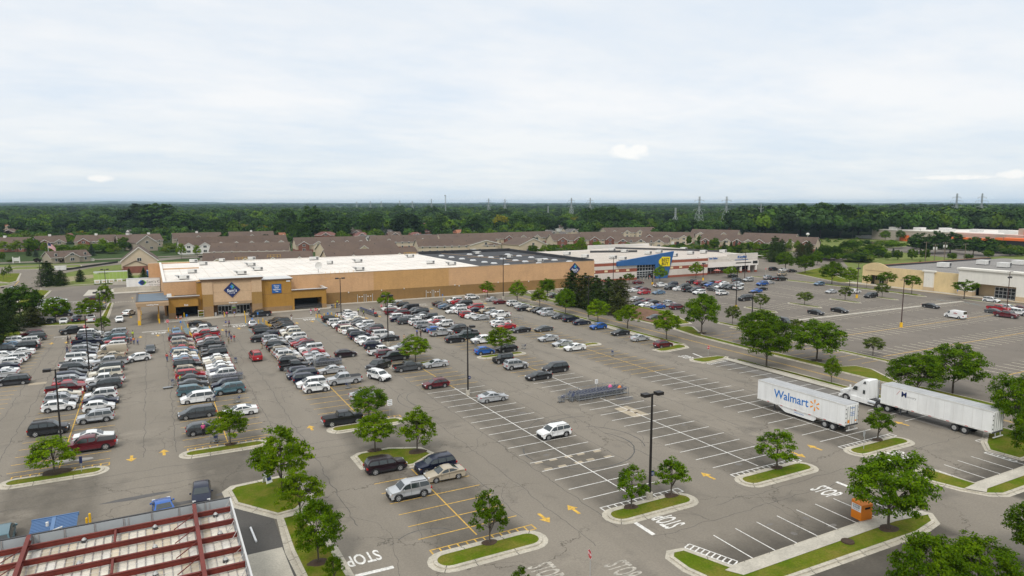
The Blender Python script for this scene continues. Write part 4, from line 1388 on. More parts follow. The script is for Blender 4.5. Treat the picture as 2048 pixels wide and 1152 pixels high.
def facade(mb, x0, x1, y0, y1, bands):
 """stacked bands (z0, z1, material) as one solid wall block"""
 for z0, z1, m in bands:
  mb.box(x0, x1, y0, y1, z0, z1, m)

def diamond(parent, cx, cz, y, r, name='diamond_sign', words=True):
 s = MB()
 R4 = [(0, r), (-r, 0), (0, -r), (r, 0)]
 s.face([(cx + a, y - .15, cz + b_) for a, b_ in R4], 'sign_navy')
 for i in range(4):
  a, b_ = R4[i], R4[(i + 1) % 4]
  s.face([(cx + a[0], y, cz + a[1]), (cx + b_[0], y, cz + b_[1]), (cx + b_[0], y - .15, cz + b_[1]), (cx + a[0], y - .15, cz + a[1])], 'sign_navy')
 o = s.build(name, parent=parent)
 k = r * .27
 em = MB()
 cxx, czz = cx + r * .02, cz + r * .42
 yy = y - .17
 em.face([(cxx - .02 * r, yy, czz + k), (cxx - k, yy, czz), (cxx - .02 * r, yy, czz - k), (cxx + k * .75, yy, czz - .02)], 'sign_lblue')
 for s_, (p0, p1) in enumerate((((0, k * 1.12), (k * 1.15, 0)), ((k * 1.15, 0), (k * .1, -k * 1.05)))):
  d = Vector((p1[0] - p0[0], p1[1] - p0[1])).normalized()
  n = Vector((-d.y, d.x)) * (-k * .3)
  em.face([(cxx + p0[0], yy - .004, czz + p0[1]), (cxx + p1[0], yy - .004, czz + p1[1]), (cxx + p1[0] + n.x, yy - .004, czz + p1[1] + n.y), (cxx + p0[0] + n.x, yy - .004, czz + p0[1] + n.y)], 'sign_green')
 em.build('emblem', parent=o)
 t = MB()
 wall_text(t, "Sam's", r * .54, 'sign_white', cx, yy, cz - r * .1, depth=.03, bold=.012)
 wall_text(t, 'CLUB', r * .2, 'sign_white', cx, yy, cz - r * .42, depth=.03, bold=.01, space=1.6)
 t.build('lettering', parent=o)
 return o

S = emp('warehouse_store', (60, 201, 0), 0, 'long tan and gold warehouse store with a white roof and a blue diamond sign', 'store')
def P_(mb, name, parent=S, **k):
 o = mb.build(name, **k)
 o.parent = parent
 o.matrix_parent_inverse = parent.matrix_world.inverted() if parent.type == 'EMPTY' and False else o.matrix_parent_inverse
 return o
S.location = (0, 0, 0)

HT = 9.35
b = MB()
for x0, x1, m in ((45.3, 61.6, 'block_pink'), (61.6, 87.3, 'block_orange'), (87.3, 146, 'block_pink')):
 facade(b, x0, x1, 209, 209.5, ((0, 3.45, 'block_brown'), (3.45, HT, m)))
facade(b, 35.4, 45.3, 209, 209.5, ((0, HT, 'block_pink'),))
b.box(35.4, 146, 208.94, 209.56, HT, HT + .12, 'trim_tan')
P_(b, 'front_wall')
b = MB()
facade(b, 145.5, 146, 209.5, 277, ((0, 3.45, 'block_brown'), (3.45, HT, 'block_pink')))
b.box(3, 146, 276.6, 277, 0, 9.2, 'roof_white')
b.box(2.5, 3.0, 208.2, 276.5, 0, HT - .12, 'block_pink')
facade(b, 3.0, 11.2, 208.2, 208.7, ((0, HT - .1, 'block_pink'),))
b.box(2.44, 11.2, 208.1, 208.8, HT - .1, HT + .1, 'pale_trim')
b.box(2.4, 3.1, 208.8, 276.5, HT - .1, HT + .12, 'pale_trim')
b.box(10.6, 12, 204.5, 209.5, 0, HT, 'stucco_gold')
P_(b, 'side_wall')
b = MB()
b.face([(3, 208.7, 8.9), (11.7, 208.7, 8.9), (11.7, 204.6, 8.9), (27, 204.6, 8.9), (27, 209.2, 8.9), (101.5, 209.2, 8.9), (101.5, 276.6, 8.9), (3, 276.4, 8.9)], 'roof_white')
for i in range(26):        # welded seams and patched squares
 x = 8 + i * 3.6
 b.bar((x, 212, 8.905), (x, 258 if x < 20 else 276, 8.905), .05, 'trim_tan', .012)
for i in range(34):
 x, y = rnd.uniform(10, 98), rnd.uniform(214, 270)
 b.box(x, x + rnd.uniform(.8, 2.2), y, y + rnd.uniform(.8, 2.4), 8.9, 8.915, 'metal_white')
P_(b, 'white_roof')
b = MB()
b.face([(101.5, 209.5, 8.89), (145.5, 209.5, 8.89), (145.5, 276.6, 8.89), (101.5, 276.6, 8.89)], 'roof_black')
b.box(145.3, 146.1, 209.5, 277, 8.8, 9.95, 'roof_black')
b.box(101.6, 146, 276.4, 277.1, 8.8, 10.1, 'roof_black')
b.bar((112, 276, 8.98), (128, 210, 8.98), .5, 'trim_tan', .06)
b.bar((112.6, 250, 8.98), (144, 250, 8.98), .4, 'trim_tan', .06)
b.bar((118, 226, 8.98), (144, 226, 8.98), .4, 'trim_tan', .06)
P_(b, 'black_roof')
b = MB()
b.box(3, 14, 252, 252.4, 0, 9.3, 'block_pink', 'pale_trim')
b.box(-1.2, 14, 276.5, 277.2, 0, 9.3, 'block_pink', 'pale_trim')
P_(b, 'rear_wall')

b = MB()
b.box(3.3, 5.0, 201.5, 208.1, 0, .0 + 1.6, 'block_base')
b.box(3.3, 5.0, 201.5, 208.1, 1.6, 5.6, 'stucco_gold')
b.box(5.0, 10.6, 201.5, 202.1, 3.15, 5.6, 'stucco_gold')
b.box(10.6, 11.7, 202.6, 204.5, 0, 9.2, 'stucco_gold')
b.box(2.9, 11.0, 201.1, 201.6, 5.6, 5.95, 'trim_brown')
b.box(2.85, 11.0, 201.05, 201.65, 5.95, 6.08, 'metal_flash')
b.box(5.0, 10.6, 202.1, 208.1, 5.35, 5.5, 'metal_dark')
b.box(10.5, 11.9, 202.5, 204.6, 9.2, 9.45, 'trim_brown')
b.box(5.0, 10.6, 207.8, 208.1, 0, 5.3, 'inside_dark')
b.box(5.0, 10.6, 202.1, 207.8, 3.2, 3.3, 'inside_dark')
b.box(3.1, 4.2, 201.7, 203, 6.0, 6.7, 'metal_white')
o = P_(b, 'exit_bay')
t = MB(); wall_text(t, 'Exit', .62, 'sign_white', 7.6, 201.46, 3.55, depth=.04, bold=.015); t.build('lettering', parent=o)

b = MB()
b.box(-4.0, 3.3, 194.6, 214.5, 5.3, 5.75, 'roof_blue')
for x0, x1, y0, y1 in ((-4.1, 3.3, 194.4, 194.75), (-4.1, -3.85, 194.75, 214.5), (-4.1, 2.4, 214.3, 214.6)):
 b.box(x0, x1, y0, y1, 4.7, 5.55, 'trim_tan')
 b.box(x0 - .02, x1, y0 - .02, y1 + .02, 5.55, 6.0, 'stucco_tan')
 b.box(x0 - .05, x1, y0 - .04, y1 + .04, 6.0, 6.08, 'metal_dark')
b.box(-3.9, 3.3, 194.8, 214.2, 5.2, 5.3, 'pale_trim')
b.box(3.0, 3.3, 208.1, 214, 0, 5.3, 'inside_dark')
o = P_(b, 'loading_canopy')
t = MB(); wall_text(t, 'Loading Area', .5, 'sign_white', -.4, 194.36, 5.15, depth=.04, bold=.012); t.build('lettering', parent=o)
for x, y in ((-3.6, 195.2), (-3.6, 204), (-3.6, 213.4), (.9, 196)):
 b = MB()
 k = .28 if x < 0 else .13
 b.box(x - k, x + k, y - k, y + k, 1.2, 4.9, 'stucco_tan' if x < 0 else 'stucco_gold')
 b.box(x - k * 1.2, x + k * 1.2, y - k * 1.2, y + k * 1.2, 0, 1.2, 'bollard_yellow')
 o2 = b.build('column', parent=o)

b = MB()
for x0, x1 in ((11.7, 14.3), (24.3, 27.0)):
 b.box(x0, x1, 200.9, 204.6, 0, 2.8, 'block_base')
 b.box(x0 + .004, x1 - .004, 200.92, 204.6, 2.8, 6.1, 'stucco_gold2')
 b.box(x0, x1, 200.9, 204.6, 6.1, 9.75, 'stucco_tan')
b.box(14.3, 24.3, 201.15, 204.6, 3.55, 9.75, 'stucco_tan')
b.box(14.3, 24.3, 201.05, 201.14, 3.05, 3.85, 'trim_tan')
b.box(14.3, 24.3, 201.15, 201.5, 3.05, 3.55, 'trim_tan')
b.box(11.4, 27.3, 200.6, 204.9, 9.75, 10.05, 'trim_brown')
b.box(11.25, 27.45, 200.45, 205.05, 10.05, 10.3, 'trim_brown')
b.box(11.2, 27.5, 200.4, 205.1, 10.3, 10.38, 'metal_flash')
b.box(14.3, 24.3, 201.12, 201.148, 6.55, 6.6, 'trim_tan')
b.box(14.3, 24.3, 203.9, 204.5, 0, 3.5, 'trim_brown')
o = P_(b, 'entrance_portico')
diamond(o, 19.2, 7.05, 201.1, 2.15)
t = MB(); wall_text(t, 'Welcome', .55, 'sign_white', 19.3, 201.03, 3.48, depth=.04, bold=.012); t.build('lettering', parent=o)
for x0 in (15.6, 20.4):
 d = MB()
 for i in range(4):
  xx = x0 + i * .88
  d.box(xx, xx + .08, 203.7, 203.82, 0, 2.95, 'alu')
  if i not in (1, 2):
   d.box(xx + .08, xx + .8, 203.74, 203.78, .1, 2.3, 'glass_shop')
   d.box(xx + .08, xx + .8, 203.72, 203.8, .8, .95, 'alu')
   d.box(xx + .08, xx + .8, 203.72, 203.8, 0, .12, 'alu')
 d.box(x0, x0 + 3.6, 203.66, 203.84, 2.3, 2.62, 'alu')
 d.box(x0, x0 + 3.6, 203.74, 203.8, 2.62, 2.95, 'glass_shop')
 d.box(x0 + 3.52, x0 + 3.6, 203.7, 203.82, 0, 2.95, 'alu')
 d.box(x0 + .9, x0 + 2.6, 203.83, 203.86, 0, 2.3, 'inside_dark')
 d.build('door', parent=o)
d = MB()
d.box(19.25, 20.25, 203.8, 203.86, 1.3, 2.7, 'sign_white')
d.box(19.3, 20.2, 203.79, 203.81, 1.5, 1.9, 'sign_green')
d.box(19.3, 20.2, 203.79, 203.81, 1.35, 1.5, 'sign_navy')
d.build('poster', parent=o)

b = MB()
b.box(27.02, 35.3, 202.2, 209, 1.35, 9.0, 'stucco_gold')
b.box(27.02, 35.32, 202.18, 209, 0, 1.35, 'block_base')
b.box(27.0, 35.6, 201.9, 209.1, 9.0, 9.3, 'trim_brown')
b.box(27.0, 35.7, 201.8, 209.2, 9.3, 9.42, 'metal_flash')
b.box(27.02, 35.3, 202.17, 202.2, 5.0, 5.05, 'trim_brown')
b.box(33.9, 35.0, 202.12, 202.18, 8.4, 8.75, 'sign_white')
o = P_(b, 'gold_bay')
d = MB()
d.box(29.9, 32.45, 202.0, 202.15, 5.3, 7.85, 'sign_blue')
o2 = d.build('blue_board', parent=o)
t = MB()
for i, wd in enumerate(('Pharmacy', 'Optical', 'Digital Photo', 'Tires')):
 wall_text(t, wd, .42, 'sign_white', 31.18, 201.98, 7.35 - i * .52, depth=.02, bold=.012, sx=.9)
t.build('lettering', parent=o2)

b = MB()
b.box(35.3, 36.0, 202.3, 209, 0, 3.35, 'stucco_gold')
b.box(43.9, 45.2, 202.3, 209, 1.3, 3.35, 'stucco_gold')
b.box(43.9, 45.22, 202.28, 209, 0, 1.3, 'block_base')
b.box(35.3, 45.2, 202.3, 202.8, 3.35, 5.6, 'stucco_gold')
b.box(44.8, 45.2, 202.8, 209, 3.35, 5.6, 'stucco_gold')
b.box(35.3, 45.5, 202.0, 202.7, 5.6, 5.85, 'trim_brown')
b.box(35.3, 45.6, 201.9, 202.8, 5.85, 5.98, 'metal_flash')
b.box(44.9, 45.55, 202.8, 209, 5.6, 5.98, 'metal_flash')
b.box(36.0, 43.9, 202.8, 208.9, 5.2, 5.3, 'roof_beige')
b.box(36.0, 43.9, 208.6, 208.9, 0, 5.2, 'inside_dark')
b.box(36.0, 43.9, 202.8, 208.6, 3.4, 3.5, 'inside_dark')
P_(b, 'cart_bay')
b = MB()
for k in range(3):
 b.bar((36.1, 202.45, .45 + k * .5), (44.1, 202.45, .45 + k * .5), .05, 'metal_dark')
for i in range(34):
 x = 36.2 + i * .235
 b.bar((x, 202.46, .1), (x, 202.46, 1.45), .03, 'metal_dark')
for i in range(30):
 x = 36.3 + i * .26
 b.box(x, x + .2, 202.7, 203.5, .35, 1.0, 'metal_dark')
P_(b, 'cart_fence')

for u in (707, 726, 845, 863):
 x = G(u, 597)[0] if u < 800 else G(u, 590)[0]
 b = MB()
 b.box(x - .95, x + .95, 208.9, 209.02, 0, 2.3, 'block_brown')
 for s in (-1.1, .98):
  b.box(x + s, x + s + .12, 208.8, 209.02, 0, 2.4, 'alu')
 for s in (-.42, .42):
  b.box(x + s - .16, x + s + .16, 208.87, 208.9, 1.55, 1.8, 'sign_white')
 b.box(x - .02, x + .02, 208.86, 208.9, 0, 2.3, 'metal_dark')
 P_(b, 'service_door')
b = MB()
for u, v in ((697, 584), (763, 580), (808, 576.5), (909.5, 569.5), (918, 571), (996, 564), (1057, 562)):
 k = 209 / (G(u, v)[1])
 x, z = G(u, v)[0] * k, 31 * (1 - k)
 b.box(x - .14, x + .14, 208.75, 209, z - .25, z + .1, 'metal_white')
P_(b, 'wall_lamp')
diamond(S, 137.2, 6.7, 208.9, 2.35)
b = MB()
for i in range(7):
 x = 46.8 + i * 1.42
 b.bar((x, 209.3, 7.6), (x, 209.3, 10.0), .07, 'bollard_yellow')
 b.bar((x - .25, 208.9, 8.0), (x + .25, 208.9, 8.0), .05, 'bollard_yellow')
P_(b, 'roof_rail')
for ux, vx in ((485, 520), (548, 515), (820, 510)):
 b = MB()
 x, y = G(ux, vx, 9)
 for i in range(5):
  b.bar((x - 2.6 + i * 1.3, y, 8.9), (x - 2.6 + i * 1.3, y, 10.1), .06, 'bollard_yellow')
 for z in (9.5, 10.1):
  b.bar((x - 2.6, y, z), (x + 2.6, y, z), .06, 'bollard_yellow')
 P_(b, 'roof_rail')
dx, dy = G(636.7, 545, 8.9)
b = MB()
b.cyl((dx, dy, 8.9), (dx, dy, 10.4), .09, 'metal_grey')
o = tag(b.build('satellite_dish'), 'white satellite dish standing near the front edge of the white roof', 'satellite dish')
b = MB()
for r0, z0, r1, z1 in ((0, 0, .6, .06), (.6, .06, 1.15, .24)):
 for i in range(18):
  t0, t1 = 2 * PI * i / 18, 2 * PI * (i + 1) / 18
  pt = lambda r, z, t: (dx + r * math.cos(t), dy - .5 + z * 1.0, 11.2 + r * math.sin(t))
  if r0 == 0:
   b.face([pt(0, z0, 0), pt(r1, -z1, t0), pt(r1, -z1, t1)], 'metal_white')
  else:
   b.face([pt(r0, -z0, t0), pt(r1, -z1, t0), pt(r1, -z1, t1), pt(r0, -z0, t1)], 'metal_white')
b.bar((dx, dy, 10.3), (dx, dy - .45, 11.2), .1, 'metal_grey')
b.build('reflector', parent=o)

def rtu(x, y, z, label, l=2.6, wd=1.5, h=1.25, hood=True, group='units on the white roof', name='rooftop_unit', dark=False):
 b = MB()
 b.box(x - l / 2, x + l / 2, y - wd / 2, y + wd / 2, z + .25, z + h, 'metal_white')
 b.box(x - l / 2 + .1, x + l / 2 - .1, y - wd / 2 + .1, y + wd / 2 - .1, z, z + .25, 'metal_dark')
 o = tag(b.build(name), label, 'rooftop unit', group)
 c = MB()
 if hood:           # sloped rain hood on the end
  xx = x - l / 2
  c.idx([(xx, y - wd / 2, z + h), (xx, y + wd / 2, z + h), (xx - 1.2, y + wd / 2, z + h + .1), (xx - 1.2, y - wd / 2, z + h + .1), (xx, y - wd / 2, z + .35), (xx, y + wd / 2, z + .35)], [(0, 1, 2, 3), (3, 2, 5, 4), (0, 3, 4), (1, 5, 2)], 'metal_grey')
  c.box(xx - .3, xx - .02, y - wd / 2 - .02, y - wd / 2 + .05, z + .5, z + h - .15, 'metal_dark')
  c.build('rain_hood', parent=o)
 g = MB()
 g.box(x + l * (.12 if dark else .2), x + l * .46, y - wd / 2 - .03, y - wd / 2 + .02, z + .4, z + h - .12, 'metal_dark')
 for q in range(4):
  g.box(x + l * (.12 if dark else .2), x + l * .46, y - wd / 2 - .05, y - wd / 2 - .03, z + .45 + q * .18, z + .5 + q * .18, 'metal_grey')
 g.build('louvre', parent=o)
 return o
ULAB = [
 (503, 532, 'low unit with sloped hood left of centre on the white roof', 1), (517, 541, 'unit with hood just behind the entrance portico roof line', 1), (484, 549, 'front unit with hood, hard by the entrance portico parapet', 1),
 (503.5, 520, 'boxy unit with two dark fans at the far edge of the white roof', 0), (628, 520, 'wide louvred unit at the far edge of the white roof', 0), (660, 528, 'small box unit in the middle of the white roof', 0),
 (717, 524.5, 'hooded unit farther back of the pair past the roof middle', 1), (720, 541, 'hooded unit nearer the front edge of the pair past the roof middle', 1), (821, 514.5, 'hooded unit by the seam near the black roof, at the back', 1),
 (861, 527.5, 'low vent box on the white roof short of the black roof', 0), (904, 530, 'hooded unit on the tip of the white roof beside the black roof', 1), (387, 525, 'dark-fronted unit at the far corner above the loading bay', 0),
 (407, 530, 'square unit behind the loading bay parapet', 0), (444, 523.5, 'small white unit alone at the far side above the loading bay', 0), (369, 558.5, 'unit with grille above the exit bay, nearest the front', 1), (385, 546, 'cluster of white ducts above the exit bay', 0)]
for u, v, lab, hd in ULAB:
 x, y = G(u, v, 8.95)
 rtu(x, y, 8.92, lab, l=3.4 if 'wide' in lab else (2.0 if 'small' in lab else 2.7), hood=bool(hd), dark='dark' in lab)
for u, v, lab in ((955, 508.5, 'hooded unit farthest back on the black roof'), (1018, 516, 'hooded unit in the middle of the black roof'), (1079, 524, 'hooded unit nearest the right corner of the black roof'), (948, 503.5, 'small hooded unit against the rear parapet of the black roof')):
 x, y = G(u, v, 8.95)
 rtu(x, y, 8.93, lab, l=2.7 if 'small' not in lab else 1.8, group='units on the black roof')
SKY = [(883, 511.5), (903, 514.5), (924, 517.5), (946, 520.5), (969, 524), (988, 526.5), (939, 508.7), (961, 511.8), (982, 514.7), (1005.5, 517.7), (1031, 520.7), (1050.5, 523), (1038, 511.7), (1062.5, 514.7), (1015, 508.7), (1090, 518), (1078, 526.6), (1014, 529.5), (1109, 520), (1139, 523), (1090.5, 517.5)]
for i, (u, v) in enumerate(SKY[:20]):
 x, y = G(u, v, 9.1)
 b = MB()
 b.box(x - 1.0, x + 1.0, y - .8, y + .8, 8.9, 9.1, 'metal_white')
 for s0, s1, z0, z1 in ((.88, .76, 9.1, 9.32), (.76, .44, 9.32, 9.46)):
  ring = lambda s, z: [(x - 1.1 * s, y - .85 * s, z), (x + 1.1 * s, y - .85 * s, z), (x + 1.1 * s, y + .85 * s, z), (x - 1.1 * s, y + .85 * s, z)]
  a, c = ring(s0, z0), ring(s1, z1)
  for q in range(4):
   b.face([a[q], a[(q + 1) % 4], c[(q + 1) % 4], c[q]], 'skylight')
  if s1 == .5:
   b.face(c, 'skylight')
 tag(b.build('skylight'), 'white domed skylight set in the black roof of the warehouse store', 'skylight', 'skylights in the black roof')

E = emp('electronics_store', (0, 0, 0), 0, 'red and white striped electronics store with slanted blue front and yellow tag sign', 'store')
YB = 218.
bands = ((0, .9, 'red_split'), (.9, 3.2, 'pale_stone'), (3.2, 3.32, 'pale_trim'), (3.32, 4.7, 'red_split'), (4.7, 4.82, 'pale_trim'), (4.82, 6.1, 'pale_stone'), (6.1, 7.25, 'red_split'), (7.25, 7.65, 'pale_trim'))
b = MB()
facade(b, 146.0, 173.2, YB, YB + .5, bands)
facade(b, 182.3, 211.4, YB, YB + .5, bands)
facade(b, 210.9, 211.4, YB + .5, YB + 6, bands)
b.box(173.2, 182.3, YB, YB + .5, 5.9, 7.65, 'pale_stone')
P_(b, 'striped_wall', E)
b = MB()
b.face([(146, YB + .5, 7.1), (246, YB + .5, 7.1), (246, 300, 7.1), (146, 276, 7.1)], 'roof_beige')
for i in range(14):
 y = YB + 6 + i * 5
 b.bar((147, y, 7.11), (244, y, 7.11), .08, 'trim_tan', .02)
P_(b, 'roof', E)
b = MB()
b.box(146.1, 205, 275.7, 276.1, 0, 8.0, 'pale_trim')
b.box(205, 246, 299.5, 300, 0, 8.4, 'pale_trim')
b.bar((186, 270, 7.6), (208, 262, 7.6), .3, 'metal_dark', 1.)
b.bar((212, 285, 7.7), (236, 255, 7.7), .3, 'metal_dark', .9)
b.bar((236, 255, 7.7), (243, 240, 7.7), .3, 'metal_dark', .9)
P_(b, 'parapet', E)
b = MB()
pts = [(158.9, 6.0), (158.9, 7.75), (192.4, 11.0), (188.9, 0), (181.9, 0), (181.9, 5.9)]
YF = YB - .9
def plate(mb, pts, y0, y1, m):
 n = len(pts)
 lo = [(x, y0, z) for x, z in pts]
 hi = [(x, y1, z) for x, z in pts]
 mb.idx(lo + hi, [(i, i + n, (i + 1) % n + n, (i + 1) % n) for i in range(n)], m)
 mb.idx(lo, [tuple(range(n))[::-1]], m)
 mb.idx(hi, [tuple(range(n))], m)
plate(b, [(162.8, 6.0), (162.8, 7.75), (177, 9.3), (191.6, 10.95), (190.2, 5.9), (181.9, 5.9)], YF, YB - .01, 'blue_panel')
plate(b, [(181.9, 5.9), (190.2, 5.9), (188.4, 0), (182.5, 0)], YF, YB - .01, 'blue_panel')
P_(b, 'slanted_front', E)
b = MB()
plate(b, [(185.0, 5.0), (183.6, 6.2), (183.6, 7.4), (185.5, 8.9), (189.3, 8.75), (189.3, 4.85)], YF - .35, YF - .02, 'sign_yellow')
o = P_(b, 'tag_sign', E)
t = MB()
wall_text(t, 'BEST', 1.8, 'sign_black', 186.75, YF - .37, 7.5, depth=.03, bold=.045, sx=.98, space=1.1)
wall_text(t, 'BUY', 1.8, 'sign_black', 186.6, YF - .37, 5.95, depth=.03, bold=.045, sx=.98, space=1.1)
t.build('lettering', parent=o)
b = MB()
b.box(173.2, 182.2, YB + .5, YB + .6, 0, 5.9, 'glass_shop')
for i in range(7):
 x = 173.25 + i * 1.47
 b.box(x, x + .14, YB + .38, YB + .5, 0, 5.9, 'alu')
for z in (.05, 1.5, 2.25, 3.1, 4.6, 5.78):
 b.box(173.2, 182.2, YB + .36, YB + .5, z, z + (.14 if z != 3.1 else .34), 'alu')
b.box(179.2, 180.9, YB + .3, YB + .36, 0, 2.3, 'inside_dark')
P_(b, 'glazed_entrance', E)
for u in (1187.5, 1212.5, 1235, 1256, 1343.5, 1361.5, 1381):
 x = G(u, 560)[0]
 k = 217.8 / G(u, 545)[1]
 x = G(u, 545)[0] * k
 b = MB()
 b.box(x - .75, x + .75, YB - .12, YB - .01, 3.7, 4.45, 'lamp_panel')
 P_(b, 'wall_lamp', E)
RT = [(1134, 510, 'double white unit at the back left of the striped store roof'), (1170, 515.5, 'unit with dark fan near the left edge of the striped store roof'), (1226, 517.5, 'long double unit in front of the dishes on the striped store roof'), (1245, 520.5, 'unit with dark fan beside the dishes on the striped store roof'),
      (1249, 505, 'tall pale unit toward the back of the striped store roof'), (1224, 502.5, 'low pale unit at the far back of the striped store roof'), (1296, 508.5, 'unit with brown fan behind the slanted blue front'), (1318, 506, 'low unit with dark opening behind the slanted blue front'),
      (1348, 513, 'unit with dark fan just past the tip of the blue front'), (1367, 500.5, 'pale unit at the far side beyond the blue front tip'), (1381, 508.5, 'low white unit on the bare roof past the blue front'), (1407, 506.5, 'brownish unit in mid roof of the shops'), (1446, 505.5, 'white unit at the far edge of the shop roof')]
for u, v, lab in RT:
 x, y = G(u, v, 7.15)
 rtu(x, y, 7.12, lab, l=3.2, wd=1.7, h=1.5, hood=False, group='units on the striped store roof', dark=True)

H = emp('shop_row', (0, 0, 0), 0, 'pale stone shop row with stepped parapet and blue lettering beside the striped store', 'store')
b = MB()
Y2 = 217.6
b.box(211.45, 241.5, Y2, Y2 + .6, 3.15, 5.3, 'pale_trim')
b.box(211.45, 241.0, Y2 + .1, Y2 + .6, 5.3, 6.5, 'pale_stone')
b.box(211.45, 241.0, Y2 + .02, Y2 + .6, 6.5, 6.62, 'pale_trim')
b.box(211.45, 222.5, Y2 + .1, Y2 + .6, 6.62, 7.7, 'pale_stone')
for x, z in ((222.5, 7.2), (223.6, 6.6), (224.8, 6.0)):
 b.box(x - .5, x + .9, Y2 - .05, Y2 + .1, z - .5, z - .25, 'pale_trim')
b.box(222.5, 241.0, Y2 + .05, Y2 + .6, 6.62, 8.4, 'pale_stone')
b.box(222.4, 241.1, Y2 - .02, Y2 + .65, 8.4, 8.55, 'pale_trim')
b.box(240.6, 241.2, Y2 + .6, 240, 0, 7.2, 'pale_stone')
b.box(240.4, 241.3, Y2 + .65, 240, 7.2, 7.35, 'pale_trim')
P_(b, 'upper_wall', H)
b = MB()
b.box(211.45, 241, Y2 + 4.2, Y2 + 4.6, 0, .9, 'red_split')
b.box(211.45, 241, Y2 + 4.3, Y2 + 4.6, .9, 3.1, 'glass_shop')
b.box(211.45, 241, Y2 + .6, Y2 + 4.3, 3.1, 3.2, 'trim_tan')
for i in range(12):
 x = 211.6 + i * 2.65
 b.box(x, x + .16, Y2 + 4.15, Y2 + 4.3, 0, 3.1, 'alu')
P_(b, 'shop_front', H)
for x in (225.5, 231, 236, 240.3):
 b = MB()
 b.box(x - .35, x + .35, Y2 + .02, Y2 + .7, .9, 3.15, 'pale_trim')
 b.box(x - .45, x + .45, Y2 - .08, Y2 + .8, 0, .9, 'red_split')
 P_(b, 'column', H)
b = MB()
wall_text(b, 'ket Sales', 1.35, 'sign_blue', 214.2, Y2 + .05, 7.05, depth=.08, bold=.03, shear=.2)
P_(b, 'lettering', H)
b = MB()
wall_text(b, 'RCaryMed', 1.5, 'sign_blue', 231.2, Y2, 7.1, depth=.08, bold=.05, shear=.15, sx=.85)
b.box(226.9, 235, Y2 - .04, Y2 + .04, 5.75, 6.0, 'sign_blue')
P_(b, 'lettering', H)
b = MB()
b.box(227.5, 237, Y2 - .06, Y2 - .01, 4.3, 4.75, 'sign_black')
b.box(238, 240.9, Y2 - .1, Y2 - .01, 3.9, 5.1, 'sign_black')
P_(b, 'dark_board', H)

Q = emp('vacant_store', (0, 0, 0), 0, 'vacant cream block store with an arched corner parapet and a white square portico', 'store')
XF = 242.6
b = MB()
b.box(XF, XF + .5, 40, 108, 0, 7.0, 'block_cream')
b.box(XF, XF + .5, 130.8, 157.5, 0, 6.9, 'block_cream')
b.box(XF, XF + .5, 164, 167.4, 0, 6.6, 'block_cream')
b.box(XF, XF + .5, 157.5, 164, 3.6, 6.6, 'block_cream')
n = 12
ar = [(167.4 - 10.4 * i / n, 6.6 + 1.75 * math.sin(PI * i / n) ** .8) for i in range(n + 1)]
for (ya, za), (yb, zb) in zip(ar, ar[1:]):
 b.idx([(XF - .02, ya, 6.6), (XF - .02, yb, 6.6), (XF - .02, yb, zb), (XF - .02, ya, za), (XF + .5, ya, 6.6), (XF + .5, yb, 6.6), (XF + .5, yb, zb), (XF + .5, ya, za)], [(0, 1, 2, 3), (7, 6, 5, 4), (3, 2, 6, 7)], 'base_cream' if 0 else 'block_cream')
b.box(XF - .08, XF, 157.2, 166.4, 5.2, 5.35, 'trim_tan')
P_(b, 'front_wall', Q)
b = MB()
b.box(XF + .5, 330, 167, 167.4, 0, 6.2, 'block_cream')
b.box(XF + .5, 330, 166.95, 167.45, 6.2, 6.7, 'red_split')
b.box(XF + .5, 330, 166.4, 166.9, 6.0, 6.6, 'roof_black')
P_(b, 'side_wall', Q)
b = MB()
b.face([(XF + .5, 30, 6.0), (340, 30, 6.0), (340, 166.4, 6.0), (XF + .5, 166.4, 6.0)], 'roof_gravel')
P_(b, 'roof', Q)
b = MB()
b.box(XF + 2.6, XF + 2.9, 157.5, 164, 0, 3.6, 'block_cream')
b.box(XF + .5, XF + 2.6, 157.5, 164, 3.5, 3.6, 'trim_tan')
P_(b, 'recess', Q)
b = MB()
for i in range(6):
 y = 158.4 + i * .9
 b.box(XF + 2.5, XF + 2.58, y, y + .82, 0 if i in (2, 3) else 1.6, 2.9, 'glass_shop')
 b.box(XF + 2.44, XF + 2.6, y + .82, y + .9, 0 if i in (2, 3) else 1.6, 2.95, 'sign_white')
P_(b, 'door', Q)
b = MB()
b.box(XF - .5, XF + .1, 140.0, 143.4, 1.3, 6.7, 'stucco_white')
b.box(XF - .6, XF + .1, 139.9, 143.5, 0, 1.3, 'base_cream')
b.box(XF - .8, XF + .3, 139.4, 144.0, 6.7, 7.2, 'stucco_white')
b.box(XF - .6, XF - .5, 141.5, 141.9, 3.9, 4.5, 'metal_white')
P_(b, 'pilaster', Q)
b = MB()
b.box(XF - 2.2, XF + .2, 126.2, 130.8, 1.5, 4.4, 'stucco_white')
b.box(XF - 2.2, XF + .2, 108, 113.2, 1.5, 4.4, 'stucco_white')
b.box(XF - 2.3, XF + .2, 126.2, 130.9, 0, 1.5, 'base_cream')
b.box(XF - 2.3, XF + .2, 107.9, 113.2, 0, 1.5, 'base_cream')
b.box(XF - 2.2, XF + .2, 108, 130.8, 4.4, 8.7, 'stucco_white')
b.box(XF - 2.7, XF + .6, 107.5, 131.3, 8.7, 9.25, 'stucco_white')
b.box(XF - 2.5, XF + .6, 107.7, 131.1, 8.45, 8.7, 'stucco_white')
b.box(XF + 2, XF + 2.3, 113.2, 126.2, 0, 4.4, 'base_cream')
b.box(XF + .5, XF + 2, 113.2, 126.2, 4.3, 4.4, 'trim_tan')
o = P_(b, 'portico', Q)
d = MB()
d.box(XF + 1.9, XF + 1.97, 115.2, 121.2, 0, 3.5, 'glass_shop')
